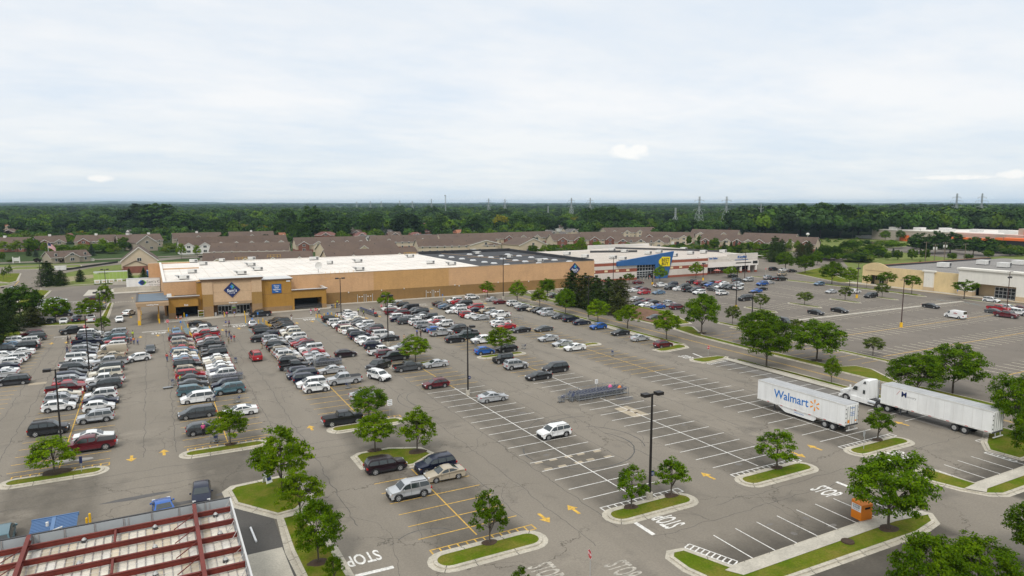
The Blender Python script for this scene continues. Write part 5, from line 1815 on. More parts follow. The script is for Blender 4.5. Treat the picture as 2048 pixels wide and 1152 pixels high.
for i in range(6):
 d.box(XF + 1.82, XF + 1.98, 115.2 + i * 1.2, 115.3 + i * 1.2, 0, 3.5, 'sign_white')
for z in (0, 1.1, 2.3, 3.4):
 d.box(XF + 1.8, XF + 1.98, 115.2, 121.3, z, z + .12, 'sign_white')
d.build('door', parent=o)
for u, v, lab in ((1888, 534.5, 'dark louvred unit at the front left of the gravel roof'), (1966, 529, 'long unit with dark end at the far side of the gravel roof'), (2008, 534.5, 'pale square unit behind the white portico'), (2037, 529.5, 'unit with dark end at the right edge of the gravel roof')):
 x, y = G(u, v, 6.1)
 rtu(x, y, 6.02, lab, l=3.6, wd=3.6, h=1.9, hood=False, group='units on the gravel roof', dark=True)

mat('orange_trim', (.72, .14, .02), .6)
mat('grey_block', (.42, .36, .3), .9, var=.08, vscale=.3)
W_ = emp('home_centre', (0, 0, 0), 0, 'far grey home centre with bright orange awnings below the pylons', 'store')
a0, a1 = Vector(G(1743, 478)), Vector(G(2075, 497))
d = (a1 - a0).normalized()
n = Vector((-d.y, d.x))
if n.dot(a0) < 0:
 n = -n
L = (a1 - a0).length
M = Matrix(((d.x, n.x, 0, a0.x), (d.y, n.y, 0, a0.y), (0, 0, 1, 0), (0, 0, 0, 1)))
def hbox(nm, boxes):
 b = MB()
 for x0, x1, y0, y1, z0, z1, m in boxes:
  b.box(x0, x1, y0, y1, z0, z1, m)
 c = MB().add(b, M)
 return P_(c, nm, W_)
hbox('wall', [(0, L, 0, 90, 0, 8.2, 'grey_block'), (-.1, L, -.2, .2, 8.2, 8.8, 'pale_trim')])
hbox('roof', [(.5, L, .4, 89, 8.2, 8.45, 'roof_white')])
hbox('orange_canopy', [(L * .57, L * .78, -9, -.3, 4.2, 5.3, 'orange_trim'), (L * .84, L, -12, -.3, 5.0, 6.6, 'orange_trim'), (L * .22, L * .27, -3, -.3, 0, 4.6, 'orange_trim'), (L * .93, L, -.6, -.21, 8.9, 12.0, 'orange_trim')])
hbox('entrance_gable', [(L * .9, L, -.2, 20, 8.8, 13, 'grey_block')])
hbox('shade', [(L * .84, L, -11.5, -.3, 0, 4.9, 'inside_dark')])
for i in range(7):
 hbox('rooftop_unit', [(L * (.06 + .12 * i), L * (.06 + .12 * i) + 7, 10 + 9 * (i % 3), 16 + 9 * (i % 3), 8.45, 10.6, 'metal_white')])
hbox('garden_fence', [(-18, 0, 2, 3, 0, 2.2, 'metal_white'), (-14, -6, 4, 12, 0, 2.6, 'metal_white')])
leaf_mat('leaf_bright', (.085, .17, .003), (.19, .28, .006), .38, .2)
leaf_mat('leaf_mid', (.05, .115, .002), (.12, .2, .005), .34, .22)
leaf_mat('leaf_pale', (.08, .12, .025), (.14, .18, .045), .32, .2)
leaf_mat('leaf_dark', (.026, .062, .006), (.06, .115, .012), .2, .25)
leaf_mat('leaf_yellow', (.2, .2, .01), (.32, .29, .02), .35, .15)
leaf_mat('leaf_purple', (.018, .01, .014), (.035, .018, .02), .15, .2)
leaf_mat('needle_dark', (.022, .044, .012), (.05, .08, .02), .1, .2)
leaf_mat('needle_brown', (.034, .05, .014), (.075, .085, .025), .1, .2)
leaf_mat('needle_blue', (.035, .06, .05), (.07, .1, .085), .1, .15)
leaf_mat('leaf_wood', (.026, .064, .011), (.056, .11, .02), .08, .55)
mat('bark', (.085, .068, .052), .95, var=.3, vscale=2)
mat('bark_pine', (.07, .05, .038), .95, var=.3, vscale=2)
NR = np.random.default_rng(4)

def quads_mesh(name, cen, nor, siz, m, asp=.62):
 """one small leaf-shaped face per row of cen"""
 n = len(cen)
 r = NR.normal(size=(n, 3))
 t = np.cross(nor, r)
 t /= np.linalg.norm(t, axis=1)[:, None] + 1e-9
 bt = np.cross(nor, t)
 s = siz[:, None]
 v = np.empty((n, 4, 3))
 v[:, 0] = cen - t * s
 v[:, 1] = cen - bt * s * asp + nor * s * .15
 v[:, 2] = cen + t * s
 v[:, 3] = cen + bt * s * asp + nor * s * .15
 me = bpy.data.meshes.new(name)
 me.vertices.add(4 * n)
 me.vertices.foreach_set('co', v.reshape(-1))
 me.loops.add(4 * n)
 me.loops.foreach_set('vertex_index', np.arange(4 * n, dtype=np.int32))
 me.polygons.add(n)
 me.polygons.foreach_set('loop_start', np.arange(0, 4 * n, 4, dtype=np.int32))
 me.polygons.foreach_set('loop_total', np.full(n, 4, dtype=np.int32))
 me.materials.append(MATS[m])
 me.update(calc_edges=True)
 return me

def unit(n):
 d = NR.normal(size=(n, 3))
 return d / np.linalg.norm(d, axis=1)[:, None]

def broadleaf(w, h, z0, m, nclump=120, per=42, leaf=.2, flat=.55, vase=.0, seed=0, gaps=.35, limbs=11):
 """crown w wide from z0 to h in tiers of leaf pads on limbs; returns (trunk MB, crown mesh)"""
 rg = np.random.default_rng(seed)
 cz, rz, rx = (z0 + h) / 2, (h - z0) / 2, w / 2
 lob = unit(9)
 pads = []
 tries = 0
 while len(pads) < nclump and tries < nclump * 30:
  tries += 1
  d = rg.normal(size=3)
  d /= np.linalg.norm(d)
  if d[2] < -.75:
   continue
  bump = 1 + .22 * max(-1, np.max(lob @ d) * 2 - 1.5) + .1 * math.sin(d[0] * 7 + seed) * math.cos(d[1] * 6 + d[2] * 5)
  r = rg.uniform(.28, 1.) ** .45 * bump
  x, y, z = d[0] * r * rx, d[1] * r * rx, d[2] * r
  k = 1 + vase * z
  x, y = x * k, y * k
  z = cz + rz * z
  if gaps and noise.noise((x * 1.1 / rx * 2 + seed * 3, y * 1.1 / rx * 2, z / rz * 1.8)) < -.42 + gaps * .6 * (rg.random() - .3) and r > .45:
   continue
  pads.append((x, y, z))
 pads = np.array(pads)
 n = len(pads) * per
 cen = np.repeat(pads, per, axis=0)
 pr = rx * .2 * rg.uniform(.7, 1.35, size=len(pads))
 off = NR.normal(size=(n, 3))
 off /= np.linalg.norm(off, axis=1)[:, None]
 off *= (NR.random(n) ** .5)[:, None] * np.repeat(pr, per)[:, None]
 off[:, 2] *= flat
 droop = -.25 * (off[:, 0] ** 2 + off[:, 1] ** 2) / (rx * .3)
 cen = cen + off
 cen[:, 2] += droop
 nor = (cen - np.array([0, 0, cz - rz * .3])) / np.array([rx, rx, rz]) * .6 + NR.normal(size=(n, 3)) * .5 + np.array([0, 0, .55])
 nor /= np.linalg.norm(nor, axis=1)[:, None]
 siz = leaf * NR.uniform(.6, 1.25, n)
 me = quads_mesh('crown', cen, nor, siz, m)
 t = MB()
 tr = max(.07, h * .017)
 zf = z0 + rz * .35
 bend = (rg.uniform(-.1, .1), rg.uniform(-.1, .1))
 t.cyl((0, 0, -.1), (bend[0] * .4, bend[1] * .4, z0 * .6), tr * 1.25, 'bark', 9, tr)
 t.cyl((bend[0] * .4, bend[1] * .4, z0 * .6), (bend[0], bend[1], zf), tr, 'bark', 8, tr * .75)
 t.cyl((bend[0], bend[1], zf), (bend[0] * 1.5, bend[1], cz + rz * .55), tr * .75, 'bark', 6, tr * .2)
 for i in range(limbs):
  p = pads[rg.integers(len(pads))]
  zs = z0 * .75 + (cz - z0 * .75) * rg.uniform(0, .9)
  zs = min(zs, p[2] - .15)
  a = Vector((bend[0], bend[1], max(zs, z0 * .55)))
  e = Vector(p)
  mid = a.lerp(e, .5) + Vector((0, 0, .12 * (e - a).length))
  t.cyl(a, mid, tr * .42, 'bark', 5, tr * .27)
  t.cyl(mid, e, tr * .27, 'bark', 5, tr * .08)
  for q in range(2):
   e2 = Vector(pads[np.argsort(np.linalg.norm(pads - np.array(p), axis=1))[1 + q]])
   t.cyl(mid, e2, tr * .16, 'bark', 4, tr * .05)
 return t, me

def conifer(w, h, m, tiers=16, per=200, leaf=.2, seed=0, ragged=.35, z0=.06, taper=.9):
 rg = np.random.default_rng(seed)
 cs, ns = [], []
 t = MB()
 tr = h * .016
 t.cyl((0, 0, -.1), (0, 0, h * .95), tr, 'bark_pine', 7, tr * .15)
 for i in range(tiers):
  f = i / (tiers - 1)
  z = h * (z0 + (1 - z0) * f)
  r = w / 2 * ((1 - f) ** taper * (.55 + .45 * min(1, f * 6 + .35)) + .03)
  nb = max(5, int(10 * (1 - f) + 4))
  for k in range(nb):
   a = 2 * PI * (k + rg.random()) / nb
   rl = r * (1 - ragged * rg.random())
   c = max(6, int(per / nb * (1 - .5 * f)))
   u = rg.random(c) ** .6
   sp_ = .16 * rl + .12
   cx = np.cos(a) * rl * u + rg.normal(size=c) * sp_ * .6
   cy = np.sin(a) * rl * u + rg.normal(size=c) * sp_ * .6
   cz = z - u * rl * .18 + rg.normal(size=c) * sp_ * .5 + .1 * rl
   cs.append(np.stack([cx, cy, cz], 1))
   no = np.stack([np.full(c, math.cos(a) * .5), np.full(c, math.sin(a) * .5), np.full(c, .8)], 1) + rg.normal(size=(c, 3)) * .5
   ns.append(no)
   if rl > .6:
    t.cyl((0, 0, z), (math.cos(a) * rl * .9, math.sin(a) * rl * .9, z - rl * .12), tr * .2, 'bark_pine', 4, tr * .05)
 cen, nor = np.concatenate(cs), np.concatenate(ns)
 nor /= np.linalg.norm(nor, axis=1)[:, None]
 return t, quads_mesh('crown', cen, nor, leaf * rg.uniform(.6, 1.2, len(cen)), m, .3)

TREES = {}
def tree_kind(key, tm):
 t, me = tm
 TREES[key] = (t.mesh('trunk', 50), me)
for i in range(5):
 tree_kind(('street', i), broadleaf(6.4, 7.2, 1.9, 'leaf_bright', 128, 52, .16, .45, -.22 - .1 * (i % 2), 20 + i, 1.2, 16))
for i in range(2):
 tree_kind(('young', i), broadleaf(4.2, 6.2, 1.7, 'leaf_mid', 84, 46, .135, .7, -.3, 40 + i, 1., 14))
for i in range(3):
 tree_kind(('big', i), broadleaf(9, 9.4, 2.2, 'leaf_mid', 195, 60, .185, .45, -.2 + .1 * i, 60 + i, 1.2, 20))
for i in range(2):
 tree_kind(('pale', i), broadleaf(4.6, 5.0, 1.4, 'leaf_pale', 80, 44, .15, .55, .1, 80 + i, .5, 10))
for i in range(2):
 tree_kind(('sparse', i), broadleaf(5.4, 6.0, 2.2, 'leaf_mid', 85, 46, .16, .4, .2, 90 + i, .9, 11))
for i in range(3):
 tree_kind(('wood', i), broadleaf(12, 17, 2.5, 'leaf_wood', 190, 34, .5, .6, .0, 100 + i, .3, 8))
tree_kind(('dark', 0), broadleaf(8, 9, 1.2, 'leaf_dark', 190, 48, .24, .6, .0, 120, .3, 10))
tree_kind(('dark', 1), broadleaf(8, 9, 1.2, 'leaf_dark', 190, 48, .24, .6, .0, 121, .3, 10))
tree_kind(('round', 0), broadleaf(6, 8, .8, 'leaf_mid', 150, 42, .26, .7, .0, 130, .1, 8))
tree_kind(('yellow', 0), broadleaf(11, 14, 2, 'leaf_yellow', 170, 34, .42, .6, .0, 140, .3, 8))
tree_kind(('purple', 0), broadleaf(5, 5.5, .8, 'leaf_purple', 110, 36, .26, .7, .0, 150, .2, 8))
for i in range(3):
 tree_kind(('pine', i), conifer(8.4, 11, 'needle_dark' if i != 1 else 'needle_brown', 14, 700, .3, 160 + i, .5, .03, .42))
for i in range(2):
 tree_kind(('spruce', i), conifer(5.2, 10, 'needle_dark', 18, 260, .28, 170 + i, .3, .02, .95))
tree_kind(('blue', 0), conifer(5.4, 9.5, 'needle_blue', 18, 260, .28, 180, .25, .02, .95))

def span(me):
 a = np.empty(len(me.vertices) * 3)
 me.vertices.foreach_get('co', a)
 a = a.reshape(-1, 3)
 return np.percentile(np.hypot(a[:, 0], a[:, 1]), 98.5) * 2, np.percentile(a[:, 2], 99.8)
SPAN = {k: span(v[1]) for k, v in TREES.items()}

def plant(key, x, y, h, w, label, group=None, cat='tree', name=None):
 t, c = TREES[key]
 sw, sh = SPAN[key]
 r = emp(name or {'pine': 'pine_tree', 'spruce': 'spruce_tree', 'blue': 'spruce_tree'}.get(key[0], 'broadleaf_tree'), (x, y, 0), rnd.uniform(0, 6.28), label, cat, group)
 r.scale = (w / sw, w / sw, h / sh)
 for nm, me in (('trunk', t), ('crown', c)):
  o = bpy.data.objects.new(nm, me)
  C.objects.link(o)
  o.parent = r
 return r

def plant_px(key, u, v, vt, wpx, label, group=None, **k):
 """tree whose trunk meets the ground at (u, v), with its top in row vt and a crown wpx pixels wide"""
 x, y = G(u, v)
 fw = x * SY + y * CY
 w = wpx * fw / FPX * (.93 if key[0] == 'big' else 1.)
 return plant(key, x, y, max(1.5, Zat(x, y, vt)), w, label, group, **k)

LOT = 'trees on the parking lot islands'
plant_px(('street', 0), 110, 948, 873, 104, 'bright green tree on the bark bed of the island by the maroon pickup', LOT)
plant_px(('street', 1), 460.5, 893, 813, 84, 'airy tree on the small kerbed island below the grey crossover', LOT)
plant_px(('street', 2), 566, 992, 852, 128, 'tall open tree on the corner lawn, farthest of three by the folding sign', LOT)
plant_px(('street', 3), 601, 1040, 938, 104, 'middle of three trees running down the corner lawn', LOT)
plant_px(('big', 0), 637.5, 1131, 1003, 116, 'dense tree on the grass strip beside the STOP word by the concrete slab', LOT)
plant_px(('young', 0), 668, 1172, 1108, 46, 'yellowish sapling at the bottom edge of the grass strip', LOT)
plant_px(('big', 1), 738, 837, 775, 84, 'dense tree on the island behind the black pickup with covered bed', LOT)
plant_px(('street', 4), 750.4, 906, 823, 86, 'tree on the bed beside the plum SUV, the one with wide lower branches', LOT)
plant_px(('street', 0), 834.4, 907.5, 816, 84, 'tree on the bark bed behind the navy SUV and gold sedan', LOT)
plant_px(('young', 1), 979, 1091, 980, 82, 'compact upright tree on the long island with yellow hatching', LOT)
plant_px(('young', 0), 1042, 1210, 1132, 50, 'tree top poking into the bottom edge beside faded road words', LOT)
plant_px(('young', 1), 1262.6, 1018.7, 930, 72, 'small tree on the island to one side of the tall lamp, nearer the worn STOP', LOT)
plant_px(('young', 0), 1341.8, 995.6, 914, 76, 'small tree on the lamp island, the one farther from the arrow pair', LOT)
plant_px(('young', 1), 1553.8, 939.6, 859, 88, 'small round tree alone on the white-hatched island before the lettered trailer', LOT)
plant_px(('young', 0), 1754.8, 883.2, 815, 66, 'small tree on the island with the back of a stop sign', LOT)
plant_px(('big', 2), 1776, 1063, 908, 180, 'big leafy tree shading the orange donation bin', LOT)
plant_px(('big', 0), 1846, 1235, 1072, 168, 'large tree at the bottom edge past the road kerb', LOT)
plant_px(('big', 1), 1950, 1215, 1076, 170, 'wide tree filling the bottom corner of the view', LOT)
plant_px(('big', 2), 2082, 1140, 1010, 150, 'tree cut by the frame edge beside the curving road', LOT)
DR = 'trees along the drive'
plant_px(('big', 1), 1905, 786.6, 688, 128, 'tall spreading tree behind the middle of the long plain trailer', DR)
plant_px(('big', 0), 1832, 795, 708, 124, 'spreading tree just behind the semi cab', DR)
plant_px(('big', 2), 2030, 880, 750, 110, 'broad tree at the frame edge hiding the tail of the trailer', DR)
plant_px(('big', 1), 2062, 935, 812, 100, 'lower tree at the frame edge above the sidewalk', DR)
plant_px(('street', 1), 1662.6, 767, 711, 38, 'slender small tree on the verge before the semi cab', DR)
plant_px(('big', 2), 1533, 733, 643, 112, 'broad tree on the sidewalk verge past the stop sign', DR)
plant_px(('big', 0), 1522, 693, 621, 104, 'tree across the drive, mostly behind the broad verge tree', DR)
plant_px(('big', 1), 1632.8, 723, 641, 116, 'wide tree on the kerbed strip across the drive from the trailers', DR)
plant_px(('big', 0), 1403, 668.4, 588, 84, 'large rounded tree on the near tip of the strip across the drive', DR)
plant_px(('street', 2), 1333, 680, 620, 62, 'tree beside the lone maroon hatchback at the end of the tree strip', DR)
plant_px(('street', 3), 1254.7, 658, 609, 58, 'strip tree next to the black and silver sedans', DR)
plant_px(('street', 4), 1195.7, 644.7, 598, 51, 'strip tree behind the two blue cars', DR)
plant_px(('big', 0), 1131, 629, 577, 48, 'rounded strip tree behind the navy SUV', DR)
plant_px(('street', 0), 1079.5, 613, 576, 38, 'strip tree between the pines and the tan hatchback', DR)
plant_px(('street', 1), 1034.7, 605, 560, 41, 'strip tree near the lamp at the store end of the row', DR)
plant_px(('street', 2), 975, 594, 562, 33, 'tree by the pair of no-entry signs at the long wall', DR)
plant_px(('street', 3), 772, 618, 584, 38, 'tree on the grass tip by the long wall and the cart train', DR)
plant_px(('big', 2), 1095, 594, 557, 40, 'darker tree left of the pine clump', DR)
plant_px(('street', 4), 831.4, 724.5, 669, 66, 'tree on the island behind the dark grey pickup', LOT)
plant_px(('street', 0), 1002.5, 704.5, 654, 68, 'tree on the island between the blue hatchback and the black off-roader', LOT)
PN = 'pines in the clump beside the drive'
for i, (u, v, vt, w, l) in enumerate(((1143, 612, 541, 60, 'tallest dark pine, in front of the second blue diamond sign'), (1170, 614, 546, 54, 'pine second from the diamond sign in the dark clump'), (1192, 621, 551, 58, 'brownish pine in the middle of the dark clump'),
                                      (1216, 624, 554, 54, 'dark pine behind the bright strip trees'), (1240, 630, 554, 58, 'dark pine at the end of the clump nearest the red car'))):
 plant_px(('pine', i % 3), u, v, vt, w, l, PN)
BB = 'young trees in the second lot'
for key, u, v, vt, w, l in ((('street', 1), 1319.7, 564, 530, 32, 'tree in front of the slanted blue store front'), (('street', 2), 1391.6, 556, 524, 31, 'tree before the red striped wall, beside twin floodlights'), (('street', 3), 1461, 556, 532, 32, 'low spreading tree before the shop row arcade'),
       (('sparse', 0), 1258, 569, 546, 26, 'thin tree before the striped wall, behind the pine clump'), (('pale', 0), 1464.8, 650.9, 611, 33, 'pale small tree by the big rounded tree across the drive'), (('pale', 1), 1520.5, 619.6, 588, 34, 'pale small tree on the island by the black van'),
       (('pale', 0), 1609, 610.8, 583, 33, 'pale small tree alone on the island in mid lot'), (('pale', 1), 1593, 677, 639, 36, 'pale small tree in front of the white painted strip'), (('pale', 1), 1690, 602, 574, 28, 'pale small tree in front of the white sedan'),
       (('pale', 0), 1764, 596, 566, 30, 'pale small tree behind the black minivan'), (('sparse', 1), 1733, 577, 550, 19, 'little tree by the corner door of the cream store'), (('sparse', 0), 1773, 579, 543, 42, 'flat-topped tree before the cream wall next to the arch'),
       (('sparse', 1), 1823, 590, 550, 37, 'tree before the cream wall near the white pilaster'), (('sparse', 0), 1928, 599, 560, 48, 'tree before the white portico'), (('pale', 0), 1745.7, 711.4, 674, 44, 'pale small tree on the strip before the long painted rows'),
       (('street', 4), 1699, 572, 534, 34, 'tree at the lot corner beside the arched parapet'), (('big', 0), 1663.6, 568, 523, 52, 'large tree on the verge short of the cream store'), (('big', 1), 1571, 542, 504, 42, 'tree on the far verge past the shop row'),
       (('big', 2), 1610, 547, 510, 42, 'second verge tree beyond the parked dark cars')):
 plant_px(key, u, v, vt, w, l, BB)
LF = 'trees on the lawns beside the side lot'
for key, u, v, vt, w, l in ((('big', 1), 112, 645.5, 595, 60, 'round tree on the lawn above the dark pickup'), (('street', 4), 182, 641.6, 596, 56, 'open tree on the lawn between lamp posts'), (('young', 1), 208, 664, 632, 31, 'small tree beside the lamp at the head of the double row'), (('street', 0), 211, 619, 567, 34, 'tall narrow tree beside the crossing stripes'),
       (('dark', 0), 42, 640, 570, 82, 'big dark tree by the street, above the pines'), (('dark', 1), 6, 640, 586, 60, 'dark tree at the very edge of the view'), (('pine', 1), 66, 652, 612, 54, 'brownish low pine at the kerb of the side lot'), (('pine', 0), 18, 664, 596, 62, 'dark pine hanging over the silver cars'),
       (('pine', 2), -12, 690, 590, 76, 'dark pine cut by the frame edge'), (('pine', 0), 97, 572, 522, 46, 'large dark pine beside the tall lamp at the lot entrance'), (('pine', 2), 122, 571, 540, 34, 'smaller pine next to the large one at the lot entrance'), (('pine', 0), 161, 564.5, 539, 21, 'lone little pine on the verge by the lime trailer'),
       (('spruce', 0), 259, 560, 537, 19, 'small spruce at the end of the lime trailer'), (('spruce', 1), 288, 557, 535, 18, 'small spruce beside the blue container')):
 plant_px(key, u, v, vt, w, l, LF)
for i, (u, v) in enumerate(((7, 560), (14, 556), (21, 553))):
 plant_px(('young', i % 2), u, v, v - 24, 9, ('slim young tree by the street, lowest of three in line', 'slim young tree by the street, middle of three in line', 'slim young tree by the street, uppermost of three in line')[i], LF)
FAR = 'trees beyond the rooftops'
LM = [(60, 'the flagpole street'), (130, 'the flagpole'), (215, 'the clubhouse'), (300, 'the brick gable house'), (400, 'the loading bay roof'), (480, 'the entrance diamond sign'), (570, 'the blue board'), (660, 'the satellite dish'), (740, 'the roof middle'), (830, 'the roof seam'), (930, 'the black roof'), (1020, 'the skylights'), (1110, 'the second diamond sign'), (1200, 'the striped store'), (1300, 'the slanted blue front'), (1400, 'the twin pylons'), (1480, 'the shop row'), (1560, 'the last townhouses'), (1660, 'the open meadow'), (1780, 'the cream arch'), (1900, 'the white portico'), (2050, 'the orange awnings')]
def lm(u):
 return min(LM, key=lambda t: abs(t[0] - u))[1]
ADJ = {'wood': ('green', 'broad'), 'dark': ('very dark', 'dense'), 'round': ('mid green', 'rounded'), 'yellow': ('yellow-green', 'bright'), 'purple': ('purple-leaved', 'small'), 'blue': ('blue-grey', 'conical'), 'spruce': ('dark conical', 'narrow'), 'street': ('bright green', 'open'), 'big': ('leafy green', 'spreading'), 'pine': ('blackish', 'ragged'), 'young': ('light green', 'slim')}
NOUN = {'blue': 'spruce', 'spruce': 'spruce', 'pine': 'pine'}
FT = '''wood 285 463 408 84;wood 318 466 407 74;wood 365 470 427 62;wood 245 452 420 40;dark 222 448 424 36;dark 180 448 424 38;wood 208 444 414 44;dark 100 444 424 28;dark 88 452 434 26;wood 135 466 440 74;wood 180 474 441 52;wood 82 475 450 52;wood 45 470 450 50;dark 8 452 426 34;purple 14 474 462 20;purple 204 446 433 20;yellow 175 478 461 46;yellow 228 474 455 28;blue 126 486 452 20;blue 208 476 455 16;dark 78 462 432 24;
wood 428 476 438 50;wood 408 474 440 40;purple 450 456 437 26;spruce 452 480 448 16;round 468 470 440 22;yellow 488 468 448 38;yellow 520 470 448 38;wood 512 448 424 28;wood 575 470 418 40;dark 560 476 440 34;wood 622 478 412 58;wood 686 476 434 42;wood 660 462 426 40;dark 596 482 446 46;blue 572 478 452 14;blue 586 482 456 14;purple 646 474 454 26;wood 712 466 430 30;purple 705 464 448 20;dark 740 474 430 42;wood 752 470 426 38;blue 766 476 446 15;blue 773 478 456 14;round 730 478 460 14;
wood 812 474 428 62;wood 838 474 446 30;dark 884 470 434 42;dark 866 472 440 30;blue 906 472 450 16;wood 946 470 432 44;wood 970 470 434 36;purple 876 474 456 26;wood 934 468 448 24;yellow 1003 464 430 34;wood 1034 466 428 38;dark 1054 466 434 30;dark 1080 468 432 46;wood 1006 446 418 40;wood 862 446 412 44;wood 798 440 410 26;wood 902 452 424 44;
dark 1116 460 436 30;blue 1106 466 438 16;blue 1130 464 442 14;yellow 1150 460 434 30;wood 1176 462 416 34;dark 1202 464 414 50;dark 1226 464 413 48;dark 1250 464 420 44;dark 1274 462 428 36;wood 1200 452 428 40;blue 1321 462 442 12;wood 1330 450 434 36;wood 1372 446 430 40;
wood 1430 462 444 34;wood 1470 466 418 50;wood 1500 470 420 56;wood 1530 470 412 60;wood 1566 474 414 62;wood 1600 474 408 60;wood 1640 476 406 66;wood 1680 476 408 60;wood 1716 474 416 54;wood 1752 470 418 50;wood 1790 468 420 50;wood 1824 462 416 54;wood 1860 460 420 50;wood 1900 458 424 44;wood 1940 458 424 50;wood 1985 458 420 54;wood 2030 458 414 54;
round 1378 492 471 12;round 1398 494 471 12;round 1429 500 476 22;round 1320 458 450 12;round 1330 460 450 14;round 1366 464 456 12;round 1378 464 454 14;spruce 1412 500 480 10;spruce 1448 504 482 16;spruce 1462 502 483 14;blue 1472 502 480 12;spruce 1484 502 488 14;round 1476 506 490 24;street 1512 508 484 16;spruce 1496 503 486 12;
pine 1548 524 472 34;pine 1562 522 478 30;pine 1600 524 486 30;pine 1616 520 482 34;street 1578 506 478 14;street 1594 508 480 16;blue 1632 512 494 12;dark 1650 520 490 34;dark 1668 522 492 30;round 1634 530 502 24;dark 1690 512 482 26;dark 1706 512 484 24;round 1740 512 488 22;dark 1758 516 498 20;blue 1786 514 496 12;spruce 1768 514 500 14;round 1776 520 505 16;round 1795 520 500 18;round 1824 520 498 20;round 1850 520 498 20;dark 1720 524 506 60;
big 1770 482 461 24;big 1800 482 460 22;wood 1840 505 466 50;wood 1870 508 462 46;wood 1900 506 464 50;wood 1946 510 474 40;wood 1972 512 474 44;round 1904 520 506 18;round 1936 520 508 18;round 1976 516 500 20;wood 2020 512 498 34;round 2044 512 500 18;young 1840 540 520 12;dark 1996 505 480 30;
street 350 478 458 14;street 363 517 487 22;street 395 514 490 18;street 425 440 425 14;young 1158 505 476 12;street 1163 506 474 22;street 1195 502 482 22;round 1066 508 490 22;street 1088 508 490 20;round 1034 504 494 14;round 1098 510 498 14;street 1256 496 484 14;round 1238 497 489 8;
street 10 505 482 24;street 36 508 480 30;round 64 506 476 24;blue 72 514 498 14;spruce 58 512 492 12;street 90 508 484 16;round 143 518 495 24;blue 184 512 488 16;street 205 502 476 24;round 226 506 484 20;street 222 508 498 14;round 248 500 474 22;dark 250 502 482 26;blue 232 500 484 12;round 5 522 504 12;round 21 525 520 12;purple 122 526 516 12;purple 75 526 516 14;young 170 516 502 8;street 138 470 462 12'''
seen = {}
FTL = []
for e in FT.replace('\n', '').split(';'):
 k, u, v, vt, w = e.split()
 FTL.append((k, float(u), float(v), float(vt), float(w)))
rank = {}
for t in FTL:
 rank.setdefault((t[0], lm(t[1])), []).append(t)
for (k, place), ts in rank.items():
 ts.sort(key=lambda t: (t[3], t[1]))
 sizes = {1: [''], 2: ['taller ', 'shorter ']}.get(len(ts)) or ['tallest ', 'second tallest '] + ['mid-height '] * (len(ts) - 3) + ['shortest ']
 ts_mid = sorted([t for i, t in enumerate(ts) if sizes[i] == 'mid-height '], key=lambda t: t[1])
 for i, t in enumerate(ts):
  a, b_ = ADJ[k]
  noun = NOUN.get(k, 'tree')
  l = f'{sizes[i]}{b_} {a} {noun}, seen beyond {place}'
  if sizes[i] == 'mid-height ' and len(ts_mid) > 1:
   j = ts_mid.index(t)
   l = f'mid-height {a} {noun} beyond {place}, ' + ('nearest the flagpole side' if j == 0 else 'on the side away from the flagpole' if j == len(ts_mid) - 1 else 'central one')
  kk = [q for q in TREES if q[0] == k]
  plant_px(kk[int(t[1]) % len(kk)], t[1], t[2], t[3], t[4], l, FAR)

def wood(name, pts, prototypes, seed):
 me = bpy.data.meshes.new(name)
 me.from_pydata([(p[0], p[1], p[2]) for p in pts], [], [])
 me.attributes.new('size', 'FLOAT_VECTOR', 'POINT').data.foreach_set('vector', np.array([(p[3], p[3], p[4]) for p in pts], dtype=np.float32).reshape(-1))
 o = bpy.data.objects.new(name, me)
 C.objects.link(o)
 struct(o, 'stuff')
 col = bpy.data.collections.new(name + '_crowns')
 for m_ in prototypes:
  q = bpy.data.objects.new('crown', m_)
  col.objects.link(q)
 g = bpy.data.node_groups.new(name, 'GeometryNodeTree')
 g.interface.new_socket('Geometry', in_out='INPUT', socket_type='NodeSocketGeometry')
 g.interface.new_socket('Geometry', in_out='OUTPUT', socket_type='NodeSocketGeometry')
 gi, go = g.nodes.new('NodeGroupInput'), g.nodes.new('NodeGroupOutput')
 ci = g.nodes.new('GeometryNodeCollectionInfo')
 ci.inputs['Collection'].default_value = col
 ci.inputs['Separate Children'].default_value = True
 ip = g.nodes.new('GeometryNodeInstanceOnPoints')
 ip.inputs['Pick Instance'].default_value = True
 at = g.nodes.new('GeometryNodeInputNamedAttribute')
 at.data_type = 'FLOAT_VECTOR'
 at.inputs['Name'].default_value = 'size'
 rv = g.nodes.new('FunctionNodeRandomValue')
 rv.data_type = 'FLOAT_VECTOR'
 rv.inputs[0].default_value = (0, 0, 0)
 rv.inputs[1].default_value = (0, 0, 6.28)
 ri = g.nodes.new('FunctionNodeRandomValue')
 ri.data_type = 'INT'
 ri.inputs[4].default_value = 0
 ri.inputs[5].default_value = len(prototypes) - 1
 lk = g.links.new
 lk(gi.outputs[0], ip.inputs['Points'])
 lk(ci.outputs[0], ip.inputs['Instance'])
 lk(ri.outputs[2], ip.inputs['Instance Index'])
 lk(rv.outputs[0], ip.inputs['Rotation'])
 lk(at.outputs[0], ip.inputs['Scale'])
 lk(ip.outputs[0], go.inputs[0])
 md = o.modifiers.new('scatter', 'NODES')
 md.node_group = g
 return o

